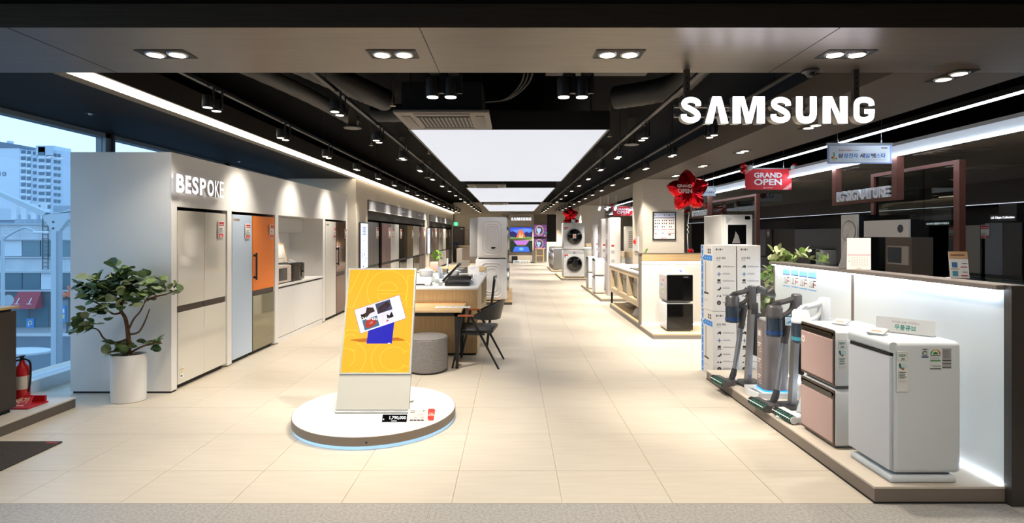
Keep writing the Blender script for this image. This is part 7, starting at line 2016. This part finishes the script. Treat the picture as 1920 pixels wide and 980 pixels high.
# dark chairs at a table behind the partition
tb = thing('meeting_table', 'black table in the dark shop behind the price board', 'table', (7.7, 6.3, 0)); B('table_top', black_metal, tb, (0, 1.6, 0, 2.0, .70, .73)); [B('leg', black_metal, tb, (x, x + .05, y_, y_ + .05, 0, .70)) for x in (.02, 1.53) for y_ in (.02, 1.93)]
ch0 = None
for k in range(3):
    if ch0 is None:
        ch0 = thing('armchair', 'low black upholstered chair at the black table in the dark shop', 'chair', (7.0, 7.95, 0), 90, 'black chairs in the dark shop')
        B('seat', black_metal, ch0, (-.25, .25, -.25, .2, .38, .46), r=.02); B('backrest', black_metal, ch0, (-.25, .25, .2, .28, .46, .98), r=.03)
        [B('leg', black_metal, ch0, (x - .02, x + .02, y_ - .02, y_ + .02, 0, .38)) for x in (-.2, .2) for y_ in (-.2, .18)]
    else: dup(ch0, (7.0, 7.95 - .78 * k, 0), 90)
# the white garment care cabinet behind the cartons
ad = thing('garment_cabinet', 'tall white garment care cabinet with a dark window behind the cartons', 'cabinet', (3.44, 8.8, 0))
adw = mat('garment_white', (224, 222, 218), .35)
B('body', adw, ad, (0, .49, .03, .85, .04, 1.93), r=.006, seg=1); B('door', adw, ad, (.03, .485, 0, .03, .05, 1.925), r=.004, seg=1); B('base', black, ad, (.02, .47, .05, .8, 0, .04)); B('window', black_gloss, ad, (.085, .385, -.006, 0, 1.45, 1.765)); B('window_frame', white_plastic, ad, (.07, .40, -.004, 0, 1.435, 1.45), (.07, .40, -.004, 0, 1.765, 1.78), (.07, .085, -.004, 0, 1.45, 1.765), (.385, .40, -.004, 0, 1.45, 1.765)); B('display', black_gloss, ad, (.365, .45, -.004, 0, 1.85, 1.905)); B('handle_recess', black_gloss, ad, (.20, .27, -.004, 0, 1.33, 1.355))
b = MB().frame((.06, -.0008, 1.78), (1, 0, 0), (0, 0, 1)); b.poly([(0, .02), (.02, .0), (.09, .08), (.0, .13)], .001, 0); b.build('corner_sticker', flat((176, 186, 190)), ad)
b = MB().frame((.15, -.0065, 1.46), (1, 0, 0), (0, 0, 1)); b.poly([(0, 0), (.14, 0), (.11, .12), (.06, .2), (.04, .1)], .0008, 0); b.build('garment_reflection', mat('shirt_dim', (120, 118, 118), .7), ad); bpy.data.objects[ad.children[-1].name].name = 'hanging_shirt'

# ================================================================ OUTSIDE THE WINDOW
asph = mat('asphalt', (86, 98, 108), .9, c2=(78, 90, 100), nscale=3)
ZG = -5.5
g = MB(); g.box(-320, -5.6, -20, 320, ZG - .3, ZG); struct(g.build('floor_street', asph))
YB = 40.5
pv = MB(); pv.box(-90, -5.7, 37.9, YB + .3, ZG, ZG + .15); struct(pv.build('floor_pavement', mat('pavement', (150, 152, 154), .9)))
kb = MB(); kb.box(-90, -5.7, 37.7, 37.9, ZG, ZG + .16); tag(kb.build('kerb', mat('kerb_white', (206, 210, 212), .8)), 'pale kerb stone along the far side of the street', 'kerb')
lnm = mat('road_line', (226, 230, 232), .8)
b = MB(); b.box(-27.2, -26.3, 29.2, 29.35, ZG, ZG + .01); o = b.build('road_line', lnm); tag(o, 'white painted lane line on the street', 'road line')
b = MB(); b.lathe([(1.9, 0), (1.9, .12), (1.7, .15)], n=32, sy=.55); o = b.build('traffic_island', mat('island_pale', (196, 202, 206), .8)); o.location = (-29.7, 32.4, ZG); tag(o, 'rounded pale traffic island in the street', 'traffic island')
bd = thing('restaurant_building', 'pale stone building with two window rows and a dark restaurant front across the street', 'building', (-30.0, YB, ZG))
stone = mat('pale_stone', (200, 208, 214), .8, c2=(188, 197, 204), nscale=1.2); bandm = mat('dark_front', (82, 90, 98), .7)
B('wall', stone, bd, (-18, 0, .25, 10, 0, 7.9)); B('stone_band', stone, bd, (-18, 0, 0, .25, 4.3, 5.45)); B('stone_band', stone, bd, (-18, 0, 0, .25, 6.75, 7.9))
B('ground_front', bandm, bd, (-18, 0, .03, .25, 0, 2.9))
for z in (2.9, 4.3, 5.4, 6.75, 7.9): B('cornice', mat('cornice', (176, 186, 194), .8), bd, (-18, .1, -.12, .25, z - .06, z + .06))
gl2 = mat('far_glass', (84, 116, 130), .15, metal=.3)
for zz0, zz1 in ((3.0, 4.22), (5.5, 6.68)):
    for k in range(13):
        x = -17.9 + k * 1.38
        B('window', gl2 if (k + int(zz0)) % 4 else mat('window_pale', (206, 218, 228), .4), bd, (x, x + 1.3, .08, .2, zz0, zz1))
for k in range(12): B('shop_pane', gl2 if k % 3 else mat('shop_pane_pale', (120, 136, 146), .3), bd, (-17.8 + k * 1.48, -17.8 + k * 1.48 + 1.1, -.0, .025, .1, 2.2))
for z in range(4): B('stone_joint', mat('joint_grey', (166, 176, 184), .8), bd, (-18, 0, -.006, 0, 6.98 + .22 * z, 7.0 + .22 * z))
for k in range(12): B('stone_joint', MATS['joint_grey'], bd, (-17.5 + 1.5 * k, -17.48 + 1.5 * k, -.006, 0, 6.82, 7.84)); B('stone_joint', MATS['joint_grey'], bd, (-17.1 + 1.5 * k, -17.08 + 1.5 * k, -.006, 0, 4.4, 5.3))
B('roof_unit', mat('roof_grey', (150, 164, 176), .7), bd, (-6.2, -3.6, 2, 5, 7.9, 9.4)); B('roof_unit', MATS['roof_grey'], bd, (-9.6, -6.4, 2.5, 4.5, 7.9, 8.7))
for k in range(4): B('antenna_panel', mat('antenna', (206, 214, 222), .5), bd, (-8.4 + k * .75, -8.0 + k * .75, .8, .95, 8.3, 9.5)); B('antenna_pole', mat('cornice', (176, 186, 194), .8), bd, (-8.24 + k * .75, -8.18 + k * .75, .95, 1.0, 7.9, 9.7))
B('ladder', dark_grey, bd, (-5.15, -5.1, -.2, -.16, 4.5, 8.6), (-4.75, -4.7, -.2, -.16, 4.5, 8.6), *[(-5.1, -4.75, -.19, -.17, 4.7 + .3 * k, 4.74 + .3 * k) for k in range(12)])
def fx(px, Y): return (px - 960) / FPX * Y
def fz(py, Y): return EYE - (py - HZ) / FPX * Y
aw = thing('awning', 'dark red shop awning over the restaurant window', 'awning', (fx(50, 40.1), YB - .13, fz(578, 39.9)))
b = MB(); v = [(-1.0, -.75, 0), (1.0, -.75, 0), (.85, 0, 1.2), (-.85, 0, 1.2), (-1.0, 0, 0), (1.0, 0, 0)]
for q in ((0, 1, 2, 3), (0, 3, 4), (1, 5, 2), (0, 4, 5, 1), (3, 2, 5, 4)): b.face([v[i] for i in q])
b.build('canopy', mat('awning_red', (160, 40, 56), .7), aw)
b = MB().frame((-.95, -.76, .02), (1, 0, 0), (0, .53, .85))
for x in (.42, 1.34): b.rect(x, x + .08, .42, .85, .03, 0); b.rect(x - .12, x + .24, .34, .39, .03, 0)
b.build('emblem', flat((222, 210, 210)), aw)
cb = thing('crab_sign', 'orange crab shaped sign on the restaurant front', 'sign', (fx(116, 40.2), YB - .25, fz(553, 40.2)))
om = mat('crab_orange', (222, 118, 72), .6)
b = MB(); b.ball((0, 0, 0), .34, .12, .22, n=16); b.build('shell', om, cb)
for s_ in (-1, 1):
    for k in range(4):
        b = MB(); b.tube(curve([(s_ * .25, 0, -.03), (s_ * (.5 + .04 * k), 0, .2 - .12 * k), (s_ * (.75 + .02 * k), 0, .05 - .17 * k)], 4), [.05] * 8 + [.02], 6); b.build('leg', om, cb)
    b = MB(); b.tube(curve([(s_ * .25, 0, .1), (s_ * .55, 0, .35), (s_ * .48, 0, .5)], 4), .055, 6); b.ball((s_ * .45, 0, .58), .1, .07, .14, n=10); b.build('claw', om, cb)
def poster(px0, px1, py0, py1, col, lab, P=False):
    Y = YB - .14
    W = (px1 - px0) / FPX * Y; Hh = (py1 - py0) / FPX * Y
    o = B('window_poster', flat(col), None, (0, W, 0, .05, 0, Hh)); o.location = (fx(px0, Y), Y + .06, fz(py1, Y)); tag(o, lab, 'poster')
    b = MB().frame((0, -.001, 0), (1, 0, 0), (0, 0, 1))
    if P: b.ringseg(W * .5, Hh * .55, W * .16, W * .28, -120, 180, .001, 0, 14); b.rect(W * .2, W * .32, Hh * .15, Hh * .6, .001, 1)
    else: b.rect(W * .2, W * .8, Hh * .55, Hh * .8, .001, 1); b.rect(W * .2, W * .8, Hh * .2, Hh * .45, .001, 0)
    b.build('print', [flat((226, 206, 120)), flat((206, 226, 240))], o)
poster(48, 62.5, 597, 614.5, (40, 130, 206), 'blue poster with a round yellow mark under the awning', True)
poster(111, 121.5, 573, 603, (70, 140, 206), 'pale blue poster beside the crab sign')
b = MB(); b.cyl((0, 0, 0), (0, 0, .65), .06, n=10); b.lathe([(.12, 0), (.1, .05)], n=12); o = b.build('bollard', dark_grey); o.location = (fx(126, 38.2), 38.2, ZG + .15); tag(o, 'thin dark bollard on the pavement', 'bollard')
sm = mat('painted_steel', (176, 190, 200), .5)
YM = 21.0
mp_ = thing('canopy_pillar', 'pale steel canopy pillar with a forked head outside the window', 'pillar', (fx(106, YM), YM, ZG))
zt_ = fz(433, YM) - ZG
b = MB(); b.box(-.12, .08, -.12, .12, 0, zt_); b.build('post', sm, mp_); b = MB(); b.box(.08, .16, -.09, .09, 0, zt_); b.build('post_flange', mat('steel_shade', (140, 156, 168), .5), mp_)
def mpx(px): return fx(px, YM) - fx(106, YM)
def mpz(py): return fz(py, YM) - fz(433, YM)
b = MB().frame((0, -.1, zt_), (1, 0, 0), (0, 0, 1)); b.prism([(mpx(101), 0), (mpx(114), 0), (mpx(131), mpz(411)), (mpx(131), mpz(399)), (mpx(104), mpz(400)), (mpx(82), mpz(404))], -.2, 0); b.build('fork_plate', sm, mp_)
b = MB().frame((0, -.12, zt_), (1, 0, 0), (0, 0, 1)); b.prism([(mpx(84), mpz(406)), (mpx(92), mpz(398)), (mpx(-30), mpz(345)), (mpx(-30), mpz(352))], -.24, 0); b.build('arm', sm, mp_)
b = MB().frame((0, -.12, zt_), (1, 0, 0), (0, 0, 1)); b.prism([(mpx(92), mpz(398)), (mpx(104), mpz(401)), (mpx(160), mpz(392)), (mpx(160), mpz(384)), (mpx(120), mpz(397))], -.24, 0); b.build('arm', sm, mp_)
b = MB().frame((0, -.102, zt_), (1, 0, 0), (0, 0, 1)); [b.disc(mpx(104), mpz(428 - 12 * k), .05, .001, 0, 10) for k in range(2)]; b.build('bolt', dark_grey, mp_)
YP = 25.0
lp_ = thing('street_lamp', 'grey curved arm street lamp outside the window', 'street lamp', (fx(5, YP), YP, ZG)); zt_ = fz(443, YP) - ZG
b = MB(); b.tube([(0, 0, 0), (0, 0, zt_)], [.09, .07], 10); b.build('pole', sm, lp_)
b = MB(); b.tube(curve([(0, 0, zt_ - .25), (.2, 0, zt_ + .0), (1.0, 0, zt_ + .40), (1.5, 0, zt_ + .22)], 5), .05, 8); b.build('arm', sm, lp_)
b = MB(); b.rbox(1.48, 2.05, -.12, .12, zt_ + .14, zt_ + .25, .04, 2); b.build('lamp_head', mat('lamp_white', (214, 222, 228), .4), lp_)
b = MB(); b.tube(curve([(0, 0, zt_ - .25), (-.2, 0, zt_ + .0), (-1.0, 0, zt_ + .40), (-1.5, 0, zt_ + .22)], 5), .05, 8); b.build('arm', sm, lp_)
rs_ = thing('round_sign', 'round traffic sign on a thin pole at the kerb', 'traffic sign', (fx(17, 38), 38, ZG + .15))
b = MB(); b.cyl((0, 0, 0), (0, 0, 2.6), .03, n=8); b.build('pole', sm, rs_); b = MB(); b.cyl((0, -.03, 2.35), (0, -.06, 2.35), .38, n=24); b.build('sign_disc', mat('sign_back', (170, 182, 192), .5), rs_)
# apartment tower
ap = thing('apartment_tower', 'pale high rise apartment block with rows of windows', 'building', (-185, 210, ZG))
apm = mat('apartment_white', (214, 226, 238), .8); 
def apx(px, py, Y=210): p = at(px, py, Y); return p.x + 185, p.z - ZG
xL, zL = apx(-35, 272); xc, zc = apx(36, 277); xr, zr = apx(118, 290)
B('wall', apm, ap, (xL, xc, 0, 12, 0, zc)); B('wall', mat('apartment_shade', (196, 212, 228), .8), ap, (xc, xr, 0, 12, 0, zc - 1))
b = MB().frame((xL, -.3, zc), (1, 0, 0), (0, 0, 1)); b.prism([(0, 0), (xc - xL + 1, 0), (xc - xL + 1, 1), ((xc - xL) * .5, 2.4), (0, 1)], -12, 0); b.build('roof', mat('roof_edge', (120, 134, 148), .8), ap)
b = MB(); x6, z6 = apx(72, 275); x7, z7 = apx(90, 273); b.box(x6 - .5, x7 + 2.5, -.6, 8, zc - 3, zc + .8); b.box(apx(4, 266)[0], apx(8, 262)[0], 2, 4, zc, apx(8, 262)[1]); b.build('roof_box', mat('roof_box', (190, 206, 222), .8), ap)
b = MB().frame((apx(0, 330)[0], -.05, apx(0, 330)[1]), (1, 0, 0), (0, 0, 1)); b.text('110', .3, 0, 1.7, .02, 0, width=4.4, bold=.02); b.build('block_number', flat((110, 124, 146)), ap)
B('stair_strip', apm, ap, (apx(74, 300)[0], apx(87, 300)[0], -.6, 0, 0, zc + .3))
wm = mat('apartment_window', (84, 110, 128), .2, metal=.2); wme = None
cols_ = ((40, 48), (51, 58), (62, 68.5), (75.5, 86), (88, 95), (101, 106.5), (108, 113.5))
for r_ in range(13):
    for ci, (a, c) in enumerate(cols_):
        off = .9 * ci * .35
        x0, _ = apx(a, 300); x1, _ = apx(c, 300); z = apx(40, 287 + 12.3 * r_ + (c - 40) * .10)[1]
        if z < 3: continue
        y_ = -.75 if ci == 3 else -.12
        o = B('window', wm, ap, (x0, x1, y_, y_ + .1, z, z + 1.25))
        B('balcony_rail', mat('rail_pale', (226, 236, 244), .7), ap, (x0 - .2, x1 + .2, y_ - .3, y_ + .1, z - 1.0, z - .25)) if ci in (0, 1, 4) else None
ot = thing('office_tower', 'grey striped office tower behind the apartment block', 'building', (at(117, 440, 300).x, 300, ZG)); Wt = 16 / FPX * 300
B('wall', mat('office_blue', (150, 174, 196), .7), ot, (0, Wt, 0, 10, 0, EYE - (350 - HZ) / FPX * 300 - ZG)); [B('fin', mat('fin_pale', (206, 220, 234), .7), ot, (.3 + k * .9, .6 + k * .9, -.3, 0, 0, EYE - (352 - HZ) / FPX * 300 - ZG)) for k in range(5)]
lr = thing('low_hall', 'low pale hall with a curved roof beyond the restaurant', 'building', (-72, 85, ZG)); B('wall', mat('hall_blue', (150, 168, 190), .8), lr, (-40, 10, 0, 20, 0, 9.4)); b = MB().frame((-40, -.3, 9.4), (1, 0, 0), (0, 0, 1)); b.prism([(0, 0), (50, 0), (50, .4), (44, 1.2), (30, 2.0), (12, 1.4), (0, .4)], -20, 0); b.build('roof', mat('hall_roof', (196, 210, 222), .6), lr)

# ================================================================ SUB-PARTS: pieces that belong to a part hang under it
SUB = {('refrigerator', 'handle'): 'door', ('refrigerator', 'energy_sticker'): 'door', ('refrigerator', 'sticker_strip'): 'door',
       ('stick_vacuum', 'roller_stripe'): 'brush_head', ('stick_vacuum', 'roller_guard'): 'brush_head', ('stick_vacuum', 'roller_cap'): 'brush_head', ('stick_vacuum', 'brush_roller'): 'brush_head', ('stick_vacuum', 'bin_band'): 'dust_bin', ('stick_vacuum', 'display_head'): 'motor_unit', ('stick_vacuum', 'dock'): 'stand_post',
       ('front_loader', 'door_glass'): 'door_ring', ('front_loader', 'dial'): 'control_panel', ('microwave_oven', 'door_glass'): 'door', ('microwave_oven', 'handle'): 'door', ('microwave_oven', 'knob'): 'control_panel',
       ('portrait_television', 'screen'): 'bezel', ('television', 'screen'): 'bezel', ('air_purifier', 'round_sticker'): 'front_panel', ('air_purifier', 'energy_label'): 'body', ('air_purifier', 'safety_sticker'): 'body', ('air_purifier', 'rating_plate'): 'body', ('air_purifier', 'hexagon_stickers'): 'body', ('air_purifier', 'lettering'): 'front_panel',
       ('price_tag', 'display'): 'housing', ('price_tag', 'promo_print'): 'promo_card', ('carton', 'printed_graphics'): 'carton_box', ('carton', 'side_print'): 'carton_box', ('cooking_pot', 'lid_knob'): 'lid', ('built_in_oven', 'handle'): 'door', ('garment_cabinet', 'window'): 'door', ('garment_cabinet', 'window_frame'): 'door', ('garment_cabinet', 'display'): 'door', ('garment_cabinet', 'handle_recess'): 'door', ('garment_cabinet', 'corner_sticker'): 'door', ('garment_cabinet', 'hanging_shirt'): 'door',
       ('hanging_sign', 'print'): 'board', ('price_card', 'print'): 'card', ('promo_card', 'print'): 'card', ('price_display', 'print'): 'card', ('counter_card', 'print'): 'card', ('wall_leaflet', 'print'): 'sheet', ('cleaning_station', 'instruction_print'): 'body', ('cleaning_station', 'lettering'): 'base', ('star_balloon', 'lettering'): 'foil_star', ('standing_air_conditioner', 'stickers'): 'body', ('standing_air_conditioner', 'fan_opening'): 'front_panel', ('standing_air_conditioner', 'dial'): 'front_panel', ('standing_air_conditioner', 'port'): 'front_panel', ('wall_air_conditioner', 'port'): 'front_panel', ('ceiling_air_conditioner', 'grille_slat'): 'grille_backing', ('light_box_sign', 'lit_print'): 'frame', ('exit_sign', 'lit_face'): 'case', ('fire_extinguisher', 'paper_label'): 'cylinder', ('fire_extinguisher', 'lettering'): 'stand', ('framed_poster', 'print'): 'frame', ('name_box', 'lettering'): 'case', ('awning', 'emblem'): 'canopy', ('name_card', 'print'): 'card', ('price_board', 'print'): 'board', ('desk_calendar', 'print'): 'front_leaf', ('recess_header', 'name_plate'): 'fascia'}
bn = lambda o: o.name.split('.')[0]
for o in list(bpy.data.objects):
    p_ = o.parent
    if p_ is None or p_.parent is not None or (bn(p_), bn(o)) not in SUB:
        continue
    w_ = SUB[(bn(p_), bn(o))]
    c_ = [q for q in p_.children if bn(q) == w_ and q is not o]
    if c_:
        o.parent = c_[0]
